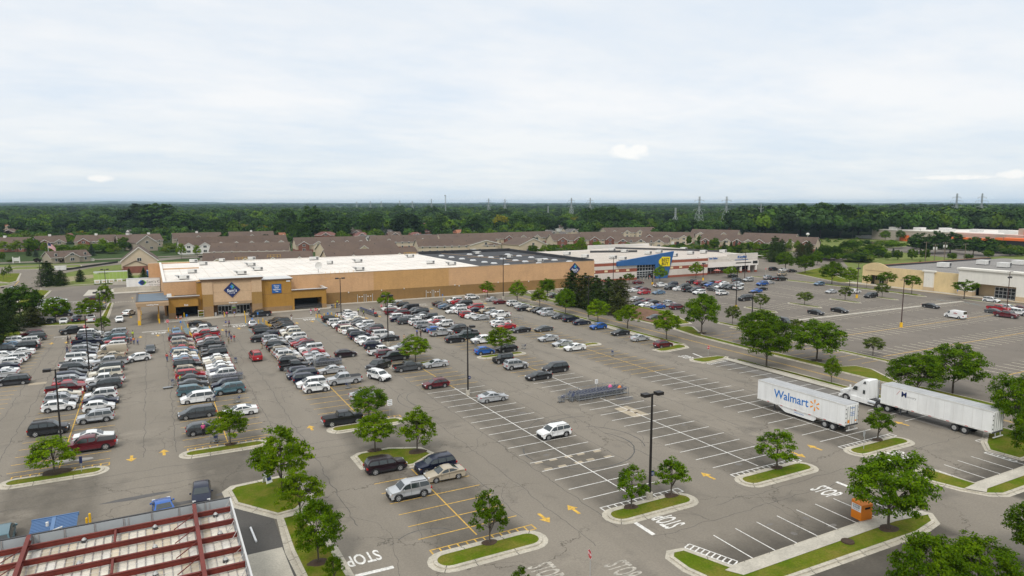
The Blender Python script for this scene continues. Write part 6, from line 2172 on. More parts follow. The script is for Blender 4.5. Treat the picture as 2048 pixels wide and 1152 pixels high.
def crown_mesh(seed, n, leaf, m, w=1., h=1.):
 """crown about one unit across and one tall, base at z = 0, for the far wood"""
 rg = np.random.default_rng(seed)
 k = 26
 d = rg.normal(size=(k, 3))
 d /= np.linalg.norm(d, axis=1)[:, None]
 d[:, 2] = np.abs(d[:, 2]) * 1.1 - .35
 c = d * np.array([.34, .34, .32]) * rg.uniform(.6, 1.15, (k, 1)) + np.array([0, 0, .62])
 per = n // k
 off = rg.normal(size=(k * per, 3))
 off /= np.linalg.norm(off, axis=1)[:, None]
 cen = np.repeat(c, per, axis=0) + off * (rg.random(k * per) ** .3)[:, None] * np.array([.15, .15, .12])
 nor = (cen - np.array([0, 0, .5])) * 1.8 + off * 1.1 + rg.normal(size=cen.shape) * .2
 nor /= np.linalg.norm(nor, axis=1)[:, None]
 return quads_mesh('far_crown', cen, nor, leaf * rg.uniform(.6, 1.3, len(cen)), m, .75)
leaf_mat('leaf_wood2', (.024, .054, .016), (.045, .082, .024), .08, .55)
leaf_mat('leaf_wood3', (.055, .105, .008), (.09, .15, .014), .1, .4)
cr = [crown_mesh(i, 520, .068, ('leaf_wood', 'leaf_wood2', 'leaf_wood', 'leaf_wood3')[i % 4]) for i in range(8)]
cl_ = [crown_mesh(20 + i, 320, .085, ('leaf_wood', 'leaf_wood2')[i % 2]) for i in range(4)]

def cam_uv(x, y):
 a, f = x * CY - y * SY, x * SY + y * CY
 return a, f
HOUSE_SPOTS = []
shingle_mat('shingle_brown', (.112, .077, .058))
shingle_mat('shingle_grey', (.12, .11, .105))
shingle_mat('shingle_red', (.17, .075, .06))
shingle_mat('shingle_orange', (.3, .12, .06))
mat('siding_cream', (.5, .41, .3), .85, var=.05, vscale=.4)
mat('siding_taupe', (.33, .28, .215), .85, var=.05, vscale=.4)
mat('siding_white', (.66, .64, .6), .8, var=.04, vscale=.4)
mat('brick_red', (.2, .075, .05), .9, var=.15, vscale=.8, fine=.12, fscale=6)
mat('window_glass', (.03, .038, .045), .12)

def frame_of(A, B):
 A, B = Vector(A), Vector(B)
 d = (B - A).normalized()
 n = Vector((-d.y, d.x))          # away from the camera
 if n.dot(A) < 0:
  n = -n
 return A, d, n, (B - A).length

def house(A, B, label, group, depth=15., eave=4.9, ridge=9., wall='siding_cream', roof='shingle_brown', low=None, gables=3, bays=0, dormer_side=-1, name='townhouse', windows=True, cat='house', hip=False, gwall=None, chimneys=0, garage=False):
 """long house with its ridge over the line A-B (ground points); wings with gables face the camera"""
 A, d, n, L = frame_of(A, B)
 M = Matrix(((d.x, n.x, 0, A.x), (d.y, n.y, 0, A.y), (0, 0, 1, 0), (0, 0, 0, 1)))
 r = emp(name, (A.x, A.y, 0), 0, label, cat, group)
 off = Matrix.Translation((-A.x, -A.y, 0))
 h2 = depth / 2
 def put(nm, b, par=r):
  return MB().add(b, off @ M).build(nm, parent=par)
 b = MB()
 b.box(0, L, -h2, h2, 0, eave, wall)
 for x in (0, L):
  b.face([(x, -h2, eave), (x, h2, eave), (x, 0, ridge - .1)], wall)
 if low:
  b.box(-.03, L + .03, -h2 - .03, h2 + .03, 0, low[1], low[0])
 put('wall', b)
 b = MB()
 o = .5
 hx = min(h2, L * .3) if hip else 0
 ez = eave - (ridge - eave) * o / h2
 for s in (-1, 1):
  b.face([(-o, s * (h2 + o), ez), (L + o, s * (h2 + o), ez), (L + o - hx if hip else L + o, 0, ridge), (-o + hx if hip else -o, 0, ridge)], roof)
  b.face([(-o, s * (h2 + o), ez - .18), (L + o, s * (h2 + o), ez - .18), (L + o, s * (h2 + o), ez), (-o, s * (h2 + o), ez)], 'siding_white')
 for x, xx in ((-o, hx), (L + o, -hx)):
  if hip:
   b.face([(x, -h2 - o, ez), (x, h2 + o, ez), (x + xx, 0, ridge)], roof)
  else:
   for s in (-1, 1):
    b.face([(x, s * (h2 + o), ez - .2), (x, 0, ridge - .2), (x, 0, ridge), (x, s * (h2 + o), ez)], 'siding_white')
 rf = put('roof', b)
 for i in range(chimneys):
  x = L * (i + .5) / chimneys
  c = MB()
  c.box(x - .8, x + .8, -.7, .5, ridge - 1, ridge + .9, 'siding_white')
  put('chimney', c, rf)
 for i in range(int(L / 9)):       # roof vents
  c = MB()
  x = 4 + i * 9.
  c.box(x - .15, x + .15, -h2 * .45, -h2 * .45 + .3, eave + (ridge - eave) * .55 - .1, eave + (ridge - eave) * .55 + .45, 'metal_dark')
  put('vent_pipe', c, rf)
 for i in range(gables):
  gx = L * (i + .5) / gables
  gw = min(3.4, L / gables * .36)
  gz = eave + gw * .62
  pr = 1.5
  gm = gwall or (wall if i % 3 else 'brick_red' if low else wall)
  c = MB()
  c.box(gx - gw, gx + gw, -h2 - pr, -h2, 0, eave, gm)
  c.face([(gx - gw, -h2 - pr, eave), (gx + gw, -h2 - pr, eave), (gx, -h2 - pr, gz)], gm)
  w_ = put('wing', c)
  c = MB()
  back = -h2 + (gz - eave) / (ridge - eave) * h2
  for s in (-1, 1):
   c.face([(gx + s * (gw + .4), -h2 - pr - .4, eave - .25), (gx, -h2 - pr - .4, gz + .06), (gx, back, gz + .06), (gx + s * (gw + .4), -h2 - .2, eave - .2)], roof)
   c.face([(gx + s * (gw + .4), -h2 - pr - .42, eave - .55), (gx, -h2 - pr - .42, gz - .24), (gx, -h2 - pr - .42, gz + .08), (gx + s * (gw + .4), -h2 - pr - .42, eave - .23)], 'siding_white')
  put('wing_roof', c, w_)
  for z in (1.0, 3.7):
   c = MB()
   c.box(gx - 1.0, gx + 1.0, -h2 - pr - .06, -h2 - pr + .02, z, z + 1.5, 'siding_white')
   for s in (-1, 1):
    c.box(gx + s * .48 - .4, gx + s * .48 + .4, -h2 - pr - .09, -h2 - pr - .05, z + .1, z + 1.4, 'window_glass')
   put('window', c, w_)
 if windows:
  k = max(1, int(L / 4.2))
  for i in range(k):
   x = L * (i + .5) / k
   if any(abs(x - L * (g + .5) / gables) < min(3.4, L / gables * .36) + .6 for g in range(gables)):
    continue
   for z in ((3.6,) if garage else (1.0, 3.6)):
    c = MB()
    c.box(x - .62, x + .62, -h2 - .07, -h2 + .01, z, z + 1.4, 'siding_white')
    c.box(x - .5, x + .5, -h2 - .1, -h2 - .06, z + .1, z + 1.3, 'window_glass')
    put('window', c)
   if garage:
    c = MB()
    c.box(x - 1.4, x + 1.4, -h2 - .06, -h2 + .01, 0, 2.2, 'siding_white' if i % 3 else 'inside_dark')
    put('garage_door', c)
 HOUSE_SPOTS.append((A + d * L / 2, L / 2 + 4, h2 + 3, d, n))
 return r

def ridge_house(uA, vA, uB, vB, label, group, ridge=9., **k):
 return house(G(uA, vA, ridge), G(uB, vB, ridge), label, group, ridge=ridge, **k)

TH = 'brown-roofed townhouses'
BR = ('brick_red', 1.7)
ridge_house(-40, 474.5, 60, 474, 'long taupe townhouse row at the edge, behind the young street trees', TH, wall='siding_taupe', gables=0, low=BR, chimneys=1)
ridge_house(70, 472, 128, 470.5, 'townhouse with two white-trimmed gables behind the flagpole', TH, wall='siding_taupe', gables=2, low=BR, chimneys=1)
ridge_house(154, 470, 230, 469, 'townhouse with two gables between the clubhouse and the grey gable house', TH, wall='siding_taupe', gables=2, low=BR, chimneys=1)
ridge_house(232, 469.5, 318, 467, 'long row behind the grey gable house with a white chimney at its end', TH, wall='siding_taupe', gables=0, chimneys=2)
ridge_house(92, 503, 170, 499, 'low clubhouse with a raised clerestory roof beside the flagpole', TH, ridge=6., eave=3.2, depth=11, wall='siding_taupe', gables=1, chimneys=0, name='clubhouse')
ridge_house(118, 495, 140, 494, 'upper clerestory block of the clubhouse', TH, ridge=8., eave=6.5, depth=6, wall='siding_white', gables=0, name='clubhouse_lantern', windows=False) if 0 else None
def gable_front(ua, va, ub, vb, apex_v, label, group, depth=16, eave=5.4, wall='siding_cream', low=None, roof='shingle_brown', brick=0):
 """house seen gable-on: (ua, va)-(ub, vb) is the foot of its front wall"""
 A, B = Vector(G(ua, va)), Vector(G(ub, vb))
 A, d, n, L = frame_of(A, B)
 mid = A + d * L / 2
 ridge = max(eave + 2, Zat(mid.x, mid.y, apex_v))
 M = Matrix(((d.x, n.x, 0, 0), (d.y, n.y, 0, 0), (0, 0, 1, 0), (0, 0, 0, 1)))
 r = emp('gable_house', (A.x, A.y, 0), 0, label, 'house', group)
 def put(nm, b, par=r):
  return MB().add(b, M).build(nm, parent=par)
 b = MB()
 b.box(0, L, 0, depth, 0, eave, wall)
 b.face([(0, 0, eave), (L, 0, eave), (L / 2, 0, ridge - .1)], wall)
 if low:
  b.box(-.03, L + .03, -.03, depth, 0, low[1], low[0])
 put('wall', b)
 b = MB()
 for s in (-1, 1):
  x = L / 2 + s * (L / 2 + .5)
  b.face([(x, -.5, eave - .25), (L / 2, -.5, ridge), (L / 2, depth + .5, ridge), (x, depth + .5, eave - .25)], roof)
  b.face([(x, -.52, eave - .65), (L / 2, -.52, ridge - .4), (L / 2, -.52, ridge), (x, -.52, eave - .25)], 'siding_white')
 put('roof', b)
 for x, z in ((L * .5, eave - .4), (L * .3, 1.2), (L * .7, 1.2)):
  c = MB()
  c.box(x - .9, x + .9, -.07, .01, z, z + 1.5, 'siding_white')
  for s in (-1, 1):
   c.box(x + s * .43 - .37, x + s * .43 + .37, -.1, -.06, z + .1, z + 1.4, 'window_glass')
  put('window', c)
 if brick:
  c = MB()
  c.face([(L * .05, -2.5, 3.0), (L * .75, -2.5, 3.0), (L * .4, -2.5, 5.2)], wall)
  c.box(L * .05, L * .75, -2.5, 0, 0, 3.0, 'brick_red')
  c.box(L * .75, L * 1.02, -1.5, 0, 0, 3.0, 'brick_red')
  w_ = put('brick_porch', c)
  c = MB()
  for s in (-1, 1):
   c.face([(L * .4 + s * L * .38, -2.9, 2.85), (L * .4, -2.9, 5.35), (L * .4, .2, 5.35), (L * .4 + s * L * .38, .2, 2.85)], roof)
  put('porch_roof', c, w_)
 HOUSE_SPOTS.append((A + d * L / 2 + n * depth / 2, L / 2 + 3, depth / 2 + 3, d, n))
 return r
gable_front(274, 503, 316, 501, 470.5, 'grey gable house with white trim and square windows behind the brick one', TH, wall='siding_taupe', depth=22)
gable_front(244, 546, 316, 543, 493.5, 'nearest house, cream gable over a red brick porch by the green trailer', TH, depth=20, brick=1, low=BR)
ridge_house(356, 475, 570, 469.5, 'long white-bayed row facing the camera behind the dark roofs', TH, wall='siding_white', gables=7, gwall='siding_white', depth=11, ridge=10)
ridge_house(345, 466, 440, 464, 'back row with white roof gables over the white-bayed row, nearer the street', TH, wall='siding_taupe', gables=1, chimneys=1)
ridge_house(458, 463.5, 545, 462, 'back row with white roof gables, farther along toward the blue spruces', TH, wall='siding_taupe', gables=1, chimneys=1)
ridge_house(424, 486, 578, 484, 'long brown roof behind the loading bay, second from the white roof', TH, gables=0, depth=16)
ridge_house(408, 506, 622, 501, 'long low brown roof directly behind the white roof, with small gables', TH, gables=4, depth=16, gwall='siding_cream')
ridge_house(588, 475, 728, 472, 'brown row stepping away behind the satellite dish', TH, gables=5, depth=16, low=BR)
ridge_house(640, 485, 784, 480, 'second brown roof behind the satellite dish', TH, gables=1, depth=16)
ridge_house(648, 500, 828, 494, 'brown roof next to the white roof past the satellite dish', TH, gables=2, depth=16)
ridge_house(740, 471, 872, 469, 'back row of brown roofs with a dark open porch', TH, gables=2, depth=16, low=BR)
ridge_house(832, 478, 988, 475, 'cream house front with a line of small windows behind the black roof', TH, gables=0, depth=14, low=('brick_red', 1.4))
ridge_house(876, 468, 990, 465.5, 'back row of roofs behind the cream front', TH, gables=0, depth=15)
gable_front(940, 507, 1003, 504, 480, 'plain cream gable end facing the black roof', TH, depth=18)
ridge_house(990, 465, 1100, 462, 'brick-gabled row behind the plain cream gables', TH, gables=4, depth=16, low=BR)
gable_front(1038, 508, 1094, 505, 476, 'second plain cream gable, behind the shrubs at the black roof corner', TH, depth=18)
ridge_house(1100, 468, 1225, 466, 'row with brick gables and balconies above the scrub', TH, gables=4, depth=14, low=BR, gwall='brick_red')
ridge_house(1160, 464, 1240, 463, 'rear roof just above the brick-gabled row', TH, gables=0, depth=15)
ridge_house(1232, 473, 1338, 474.5, 'garage row with low brown roof behind the striped store', TH, ridge=7., eave=3.6, gables=3, depth=14, low=('brick_red', .8), garage=False)
ridge_house(1206, 455.5, 1306, 454, 'farthest back row beneath the dark wood', TH, gables=4, depth=15)
ridge_house(1286, 463, 1388, 464.5, 'row with garage doors and a parked red car', TH, gables=3, depth=14, low=BR, garage=True)
ridge_house(1386, 458, 1478, 460, 'back row below the twin pylons', TH, gables=2, depth=15)
ridge_house(1405, 468, 1510, 470, 'brick-gabled row behind the shop row', TH, gables=5, depth=14, low=BR)
ridge_house(1490, 465, 1594, 468, 'back row near the monopole', TH, gables=2, depth=15)
ridge_house(1512, 471, 1636, 474.5, 'last townhouse row before the open meadow', TH, gables=4, depth=14, low=BR, garage=True)

SB = 'houses among the trees'
SUBS = '''34 434 22 grey g;72 437 28 red w;108 440 22 brown c;152 436 28 grey w;16 449 26 orange c;20 457 30 brown r;60 452 18 red r;190 446 24 red r;262 459 14 grey w;138 466 12 red r;395 456 14 brown w;460 438 14 brown c;478 444 18 brown c;496 449 16 brown r;545 434 12 red r;561 465 16 orange r;652 463 44 red r;700 454 20 brown c;712 459 36 brown r;722 464 28 red r;735 470 30 grey w;775 459 16 grey c;787 463 24 brown r;845 468 34 grey g;848 446 18 red c;858 457 22 red r;918 459 18 orange r;1095 452 10 grey w;1100 460 22 grey g;1120 450 14 brown w;1124 463 16 grey g;1142 457 30 grey c;1303 445 12 red r;1330 448 20 orange c;1383 445 12 orange r;1458 452 12 orange r;830 464 22 red r;715 441 14 brown c;630 444 12 brown c;960 446 12 brown w'''
wm_ = dict(g='siding_taupe', w='siding_white', c='siding_cream', r='brick_red')
wl_ = dict(g='taupe', w='white', c='cream', r='brick')
SL = []
for e in SUBS.split(';'):
 u, v, w_, rc, wc = e.split()
 SL.append((float(u), float(v), float(w_), rc, wc))
by = {}
for s in SL:
 by.setdefault((s[3], s[4], lm(s[0])), []).append(s)
for (rc, wc, pl), ss in by.items():
 ss.sort(key=lambda s: -s[1])
 for i, (u, v, w_, rc, wc) in enumerate(ss):
  q = '' if len(ss) == 1 else ('nearer ', 'farther ')[min(i, 1)]
  lab = f'{q}{wl_[wc]} house with {rc} roof among trees beyond {pl}'
  rh = 6.8 if v > 445 else 8.5
  house(G(u - w_ / 2, v + .4, rh), G(u + w_ / 2, v, rh), lab, SB, ridge=rh, eave=4.2, depth=11, wall=wm_[wc], roof='shingle_' + rc, gables=1, name='house', windows=False, hip=(int(u) % 2 == 0))

def blocked(x, y):
 for c, a, b_, d, n in HOUSE_SPOTS:
  q = Vector((x, y)) - c
  if abs(q.dot(d)) < a and abs(q.dot(n)) < b_:
   return True
 return False
rg = random.Random(77)
pts, far = [], []
PX = lambda x, y: (x * CY - y * SY) / (x * SY + y * CY)
HID = [((s[0]), s[2] / 2 + 3, G(s[0], s[1], 6.8 if s[1] > 445 else 8.5)) for s in SL]
HID = [(u, w_, g[0] * SY + g[1] * CY) for u, w_, g in HID]
f = 470.
while f < 1950:
 ds = 11 + (f - 470) * .007
 a = -1.05
 while a < .88:
  a += ds / f
  ff = f + rg.uniform(-.45, .45) * ds
  aa = (a + rg.uniform(-.4, .4) * ds / f)
  u = 1024 + FPX * aa
  x, y = aa * ff * CY + ff * SY, -aa * ff * SY + ff * CY
  near = 540 if u < 330 else 500 if u < 1180 else 600 if u < 1480 else 575
  if ff < near or blocked(x, y) or any(abs(u - q[0]) < q[1] and q[2] - 110 < ff < q[2] for q in HID):
   continue
  n_ = noise.noise((x * .006, y * .006, 0))
  if n_ < -.45 and ff < 1400 and u < 1480:
   continue
  h = rg.uniform(8, 15) if u < 1480 else rg.uniform(16, 25)
  if ff > 850 and u < 1480:
   h = rg.uniform(10, 19)
  if ff < 640 and u < 1180:
   h = rg.uniform(5, 11)
  h *= 1 + .3 * noise.noise((x * .004, y * .004, 4)) + .12 * rg.random()
  pts.append((x, y, -.6, h * rg.uniform(.85, 1.2), h))
 f += ds * .9
wood('woods', pts, cr, 1)
while len(far) < 10500:
 f = 1750 + 9500 * rg.random() ** 1.7
 a = rg.uniform(-1.05, .9) * f
 x, y = a * CY + f * SY, -a * SY + f * CY
 if noise.noise((x * .0016, y * .0016, 2)) < -.34:
  continue
 k = 1 + f / 5200
 h = rg.uniform(11, 19) * (1 + .12 * k) * (1 + .3 * noise.noise((x * .0008, y * .0008, 8)))
 far.append((x, y, -1, h * rg.uniform(1.0, 1.7) * k, h))
wood('distant_woods', far, cl_, 2)
hm_ = MB()
pr = None
for i in range(161):
 a = -.85 + 1.7 * i / 160
 f = 13000
 x, y = a * f * CY + f * SY, -a * f * SY + f * CY
 h = 24 + 22 * noise.noise((a * 9, 0, 1)) + 10 * noise.noise((a * 40, 3, 1)) + (30 * math.exp(-((a + .55) / .12) ** 2))
 if pr:
  hm_.face([(*pr[0], -2), (x, y, -2), (x, y, h), (*pr[0], pr[1])], 'land')
  hm_.face([(*pr[0], pr[1]), (x, y, h), (x * 1.1, y * 1.1, h * .8), (pr[0][0] * 1.1, pr[0][1] * 1.1, pr[1] * .8)], 'land')
 pr = ((x, y), h)
struct(hm_.build('hills'))
sc_ = []
while len(sc_) < 420:
 u, v = rg.uniform(1060, 1560), rg.uniform(493, 513)
 if v > 514 - abs(u - 1300) * .006 or (1230 < u < 1350 and v < 497):
  continue
 x, y = G(u, v)
 if blocked(x, y) or (x < 246 and y < 302):
  continue
 h = rg.uniform(1.2, 4.2)
 sc_.append((x, y, -.5, h * rg.uniform(1.1, 1.9), h))
for u0, v0, u1, v1, n_, hh in ((0, 486, 330, 486, 120, 8), (0, 500, 90, 500, 40, 8), (100, 508, 240, 504, 50, 6), (325, 505, 400, 492, 40, 6), (1480, 500, 1640, 500, 70, 6), (1640, 512, 1760, 512, 60, 6), (1650, 507, 1720, 497, 34, 3), (1490, 486, 1720, 483, 30, 3.), (1700, 492, 1960, 500, 110, 5), (1620, 518, 1740, 524, 70, 5), (1490, 512, 1545, 520, 40, 3.5), (1960, 500, 2048, 510, 60, 6)):
 for i in range(n_):
  t = rg.random()
  x, y = G(u0 + (u1 - u0) * t, v0 + (v1 - v0) * t + rg.uniform(-3, 3))
  h = hh * rg.uniform(.4, 1.1)
  sc_.append((x, y, -.4, h * rg.uniform(1.1, 1.8), h))
wood('undergrowth', sc_, [crown_mesh(50 + i, 420, .06, ('leaf_mid', 'leaf_pale', 'leaf_dark', 'leaf_mid')[i]) for i in range(4)], 3)

mat('galvanised', (.34, .37, .37), .5, .4)
mat('timber', (.16, .125, .095), .95, var=.2, vscale=1.)
def pylon(u, v, vt, label, group='lattice pylons of the power line', arms=((.78, 7.5), (.62, 6), (.88, 5)), base=4.2, stub=False, thin=.28):
 x, y = G(u, v)
 h = Zat(x, y, vt)
 b = MB()
 wid = lambda z: max(.55, base * (1 - z / h * 1.05) + .55 if z < h * .62 else .55 + .3 * (1 - z / h))
 n = 9
 zs = [h * (1 - (1 - i / n) ** 1.25) for i in range(n + 1)]
 for i in range(n):
  z0, z1 = zs[i], zs[i + 1]
  a, c = wid(z0), wid(z1)
  cs = lambda k: [(-k, -k), (k, -k), (k, k), (-k, k)]
  p, q = cs(a), cs(c)
  for j in range(4):
   j2 = (j + 1) % 4
   b.bar((*p[j], z0), (*q[j], z1), thin, 'galvanised')
   b.bar((*p[j], z0), (*q[j2], z1), thin * .7, 'galvanised')
   b.bar((*p[j2], z0), (*q[j], z1), thin * .7, 'galvanised')
   b.bar((*q[j], z1), (*q[j2], z1), thin * .6, 'galvanised')
 o = tag(b.build('lattice_pylon', loc=(x, y, 0)), label, 'pylon', group)
 ang = -YAW
 for f, l in arms:
  c = MB()
  z = h * f
  for s in (-1, 1):
   e = Vector((math.cos(ang) * l * s, math.sin(ang) * l * s, z + .3))
   for dz in (0, 1.7):
    for q in (-.6, .6):
     c.bar((-math.sin(ang) * q, math.cos(ang) * q, z + dz), e, thin * .7, 'galvanised')
   c.bar(e, (e.x, e.y, e.z - 1.7), .22, 'galvanised')
  c.build('cross_arm', parent=o)
 return x, y, h
PY = []
for u, v, vt, l in ((1397, 462, 393, 'tall pylon of the twin pair behind the townhouses, nearer the flagpole side'), (1451, 462, 393, 'tall pylon of the twin pair beside the monopole'), (1909, 458, 387, 'big pylon above the home centre, left of two'), (1959, 458, 387, 'big pylon above the home centre, right of two'),
     (1142.5, 442, 396, 'pylon standing over the dark wood, one of a far pair nearer the black roof'), (1180, 440, 396, 'pylon of the far pair standing over the dark wood, nearer the twin pylons'), (977.5, 434, 397, 'distant pylon above the yellow tree'), (1010, 432, 398, 'distant pylon just past the yellow tree'),
     (863, 428, 398, 'distant pylon beside the thin radio mast'), (825, 428, 402, 'hazy pylon short of the radio mast'), (800, 426, 401, 'hazy pylon above the round cottonwood'), (763, 424, 402, 'hazy pylon, third from the radio mast'), (741, 424, 402, 'hazy pylon over the far treeline past the dish'), (714, 423, 403, 'small hazy pylon above the tall tree by the dish')):
 PY.append(pylon(u, v, vt, l, thin=.22 if v > 450 else .34 if v > 430 else .36, base=4.2 if v > 450 else 3.6))
for u, v, vt, l in ((1350, 460, 416, 'short pylon without arms beside the twin pair'), (1866, 458, 419, 'short pylon without arms above the home centre'), (1096, 444, 412, 'short narrow pylon over the trees by the second diamond sign')):
 pylon(u, v, vt, l, arms=(), base=3., group='short lattice towers')
x, y = G(891, 436)
h = Zat(x, y, 390)
b = MB()
for i in range(14):
 z0, z1 = h * i / 14, h * (i + 1) / 14
 k = .9
 for s in ((-k, -k), (k, -k), (0, k)):
  b.bar((x + s[0], y + s[1], z0), (x + s[0], y + s[1], z1), .45, 'galvanised')
 b.bar((x - k, y - k, z0), (x + k, y - k, z1), .3, 'galvanised')
b.cyl((x, y, h - 2), (x, y, h), 1.6, 'galvanised', 10)
tag(b.build('radio_mast'), 'slim radio mast with a wide head, tallest thing on the far skyline', 'mast')
x, y = G(1519.5, 472)
h = Zat(x, y, 406)
b = MB()
b.cyl((x, y, 0), (x, y, h), .62, 'galvanised', 12, .3)
o = tag(b.build('steel_monopole'), 'pale steel monopole with stubby side arms beside the twin pylons', 'power pole')
for f, s in ((.82, 1), (.82, -1), (.72, 1), (.52, -1), (.46, 1), (.24, -1), (.18, 1)):
 c = MB()
 c.bar((x, y, h * f), (x + CY * s * 2.2, y - SY * s * 2.2, h * f + .6), .25, 'galvanised')
 c.bar((x + CY * s * 2.2, y - SY * s * 2.2, h * f + .6), (x + CY * s * 2.2, y - SY * s * 2.2, h * f + 1.8), .2, 'galvanised')
 c.build('side_arm', parent=o)
def util_pole(u, v, vt, label, arm=True):
 x, y = G(u, v)
 h = Zat(x, y, vt)
 b = MB()
 b.cyl((x, y, 0), (x, y, h), .2, 'timber', 7, .14)
 o = tag(b.build('utility_pole'), label, 'utility pole', 'timber utility poles')
 if arm:
  c = MB()
  c.bar((x - 1.3 * CY, y + 1.3 * SY, h - .5), (x + 1.3 * CY, y - 1.3 * SY, h - .5), .14, 'timber')
  for k in (-1.2, 0, 1.2):
   c.cyl((x + k * CY, y - k * SY, h - .45), (x + k * CY, y - k * SY, h - .1), .07, 'metal_grey', 6)
  c.build('cross_arm', parent=o)
 return x, y, h
UP = [util_pole(*a) for a in ((1491, 466, 447, 'low timber pole near the monopole'), (1596, 470, 450, 'timber pole at the wood edge past the last townhouse'), (1705, 476, 453, 'timber pole at the wood edge above the meadow'), (1715, 472, 455, 'thinner pole beside the meadow pole'),
                              (1744, 512, 483, 'timber pole behind the lot corner trees'), (1839, 482, 458, 'timber pole in front of the grey home centre wall'), (1850, 526, 483, 'timber pole directly behind the gravel roof, nearest the arch'), (1868, 527, 488, 'pole with drum transformers behind the gravel roof'), (1888, 525, 484, 'double-armed pole with drums behind the gravel roof'), (1929, 521, 487, 'timber pole behind the far end of the gravel roof'),
                              (2005, 500, 474, 'timber pole in front of the orange awnings'), (1170, 463, 448, 'pole with no wires beside the dark wood'), (1178, 462, 450, 'short pole beside the dark wood'))]
for i in (7, 8):
 x, y, h = UP[i]
 for s in (-1, 1):
  b = MB()
  b.cyl((x + s * .7 * CY, y - s * .7 * SY, h - 2.8), (x + s * .7 * CY, y - s * .7 * SY, h - 1.5), .34, 'metal_white', 10)
  tag(b.build('transformer_drum'), f'grey drum transformer on the {"double-armed pole" if i == 8 else "single transformer pole"} behind the gravel roof', 'transformer', 'pole transformers')
def wire(p, q, sag, r=.035, label=None):
 b = MB()
 n = 12
 P_0, P_1 = Vector(p), Vector(q)
 pr = None
 for i in range(n + 1):
  t = i / n
  c = P_0.lerp(P_1, t) - Vector((0, 0, sag * 4 * t * (1 - t)))
  if pr is not None:
   b.cyl(pr, c, r, 'metal_dark', 4, caps=False)
  pr = c
 return tag(b.build('power_line'), label, 'cable', 'overhead power lines')
for i, j, l in ((2, 0, 'cable from the big pylons toward the twin pair'), (3, 1, 'rear cable from the big pylons toward the twin pair'), (0, 4, 'cable from the twin pair toward the far pair'), (1, 5, 'rear cable from the twin pair toward the far pair')):
 for f in (.78, .62):
  for s in (-1, 1):
   a, b_ = PY[i], PY[j]
   lx, ly = .62 * s * 6, .78 * s * 6
   wire((a[0] + lx, a[1] + ly, a[2] * f - 1.4), (b_[0] + lx, b_[1] + ly, b_[2] * f - 1.4), 6, .05, l)
for i, j, l in ((6, 8, 'wire between the poles behind the gravel roof'), (8, 9, 'wire toward the far pole behind the gravel roof'), (1, 2, 'wire between the wood edge poles'), (2, 10, 'wire from the meadow pole toward the orange awnings'), (0, 1, 'wire from the low pole to the wood edge pole')):
 for s in (-1.1, 1.1):
  a, b_ = UP[i], UP[j]
  wire((a[0] + s * CY, a[1] - s * SY, a[2] - .2), (b_[0] + s * CY, b_[1] - s * SY, b_[2] - .2), 1.2, .04, l)

b = MB()
b.box(-9000, 15000, -3000, 15500, -1.2, 75, None)
b.keys = []
hz_ = bpy.data.meshes.new('haze')
hz_.from_pydata(b.v[:8], [], [(0, 3, 2, 1), (0, 1, 5, 4), (1, 2, 6, 5), (2, 3, 7, 6), (3, 0, 4, 7), (4, 5, 6, 7)])
hm = bpy.data.materials.new('haze')
hm.use_nodes = True
for n_ in list(hm.node_tree.nodes):
 if n_.type != 'OUTPUT_MATERIAL':
  hm.node_tree.nodes.remove(n_)
pv = hm.node_tree.nodes.new('ShaderNodeVolumePrincipled')
pv.inputs['Color'].default_value = (.6, .8, 1., 1)
pv.inputs['Density'].default_value = .000062
pv.inputs['Anisotropy'].default_value = 0
hm.node_tree.links.new(pv.outputs[0], hm.node_tree.nodes['Material Output'].inputs['Volume'])
hz_.materials.append(hm)
hzo = bpy.data.objects.new('haze', hz_)
C.objects.link(hzo)
struct(hzo, 'stuff')
mat('bronze', (.02, .017, .016), .5, .3)
mat('bronze_red', (.07, .035, .03), .5, .3)
mat('lens', (.55, .57, .58), .2)
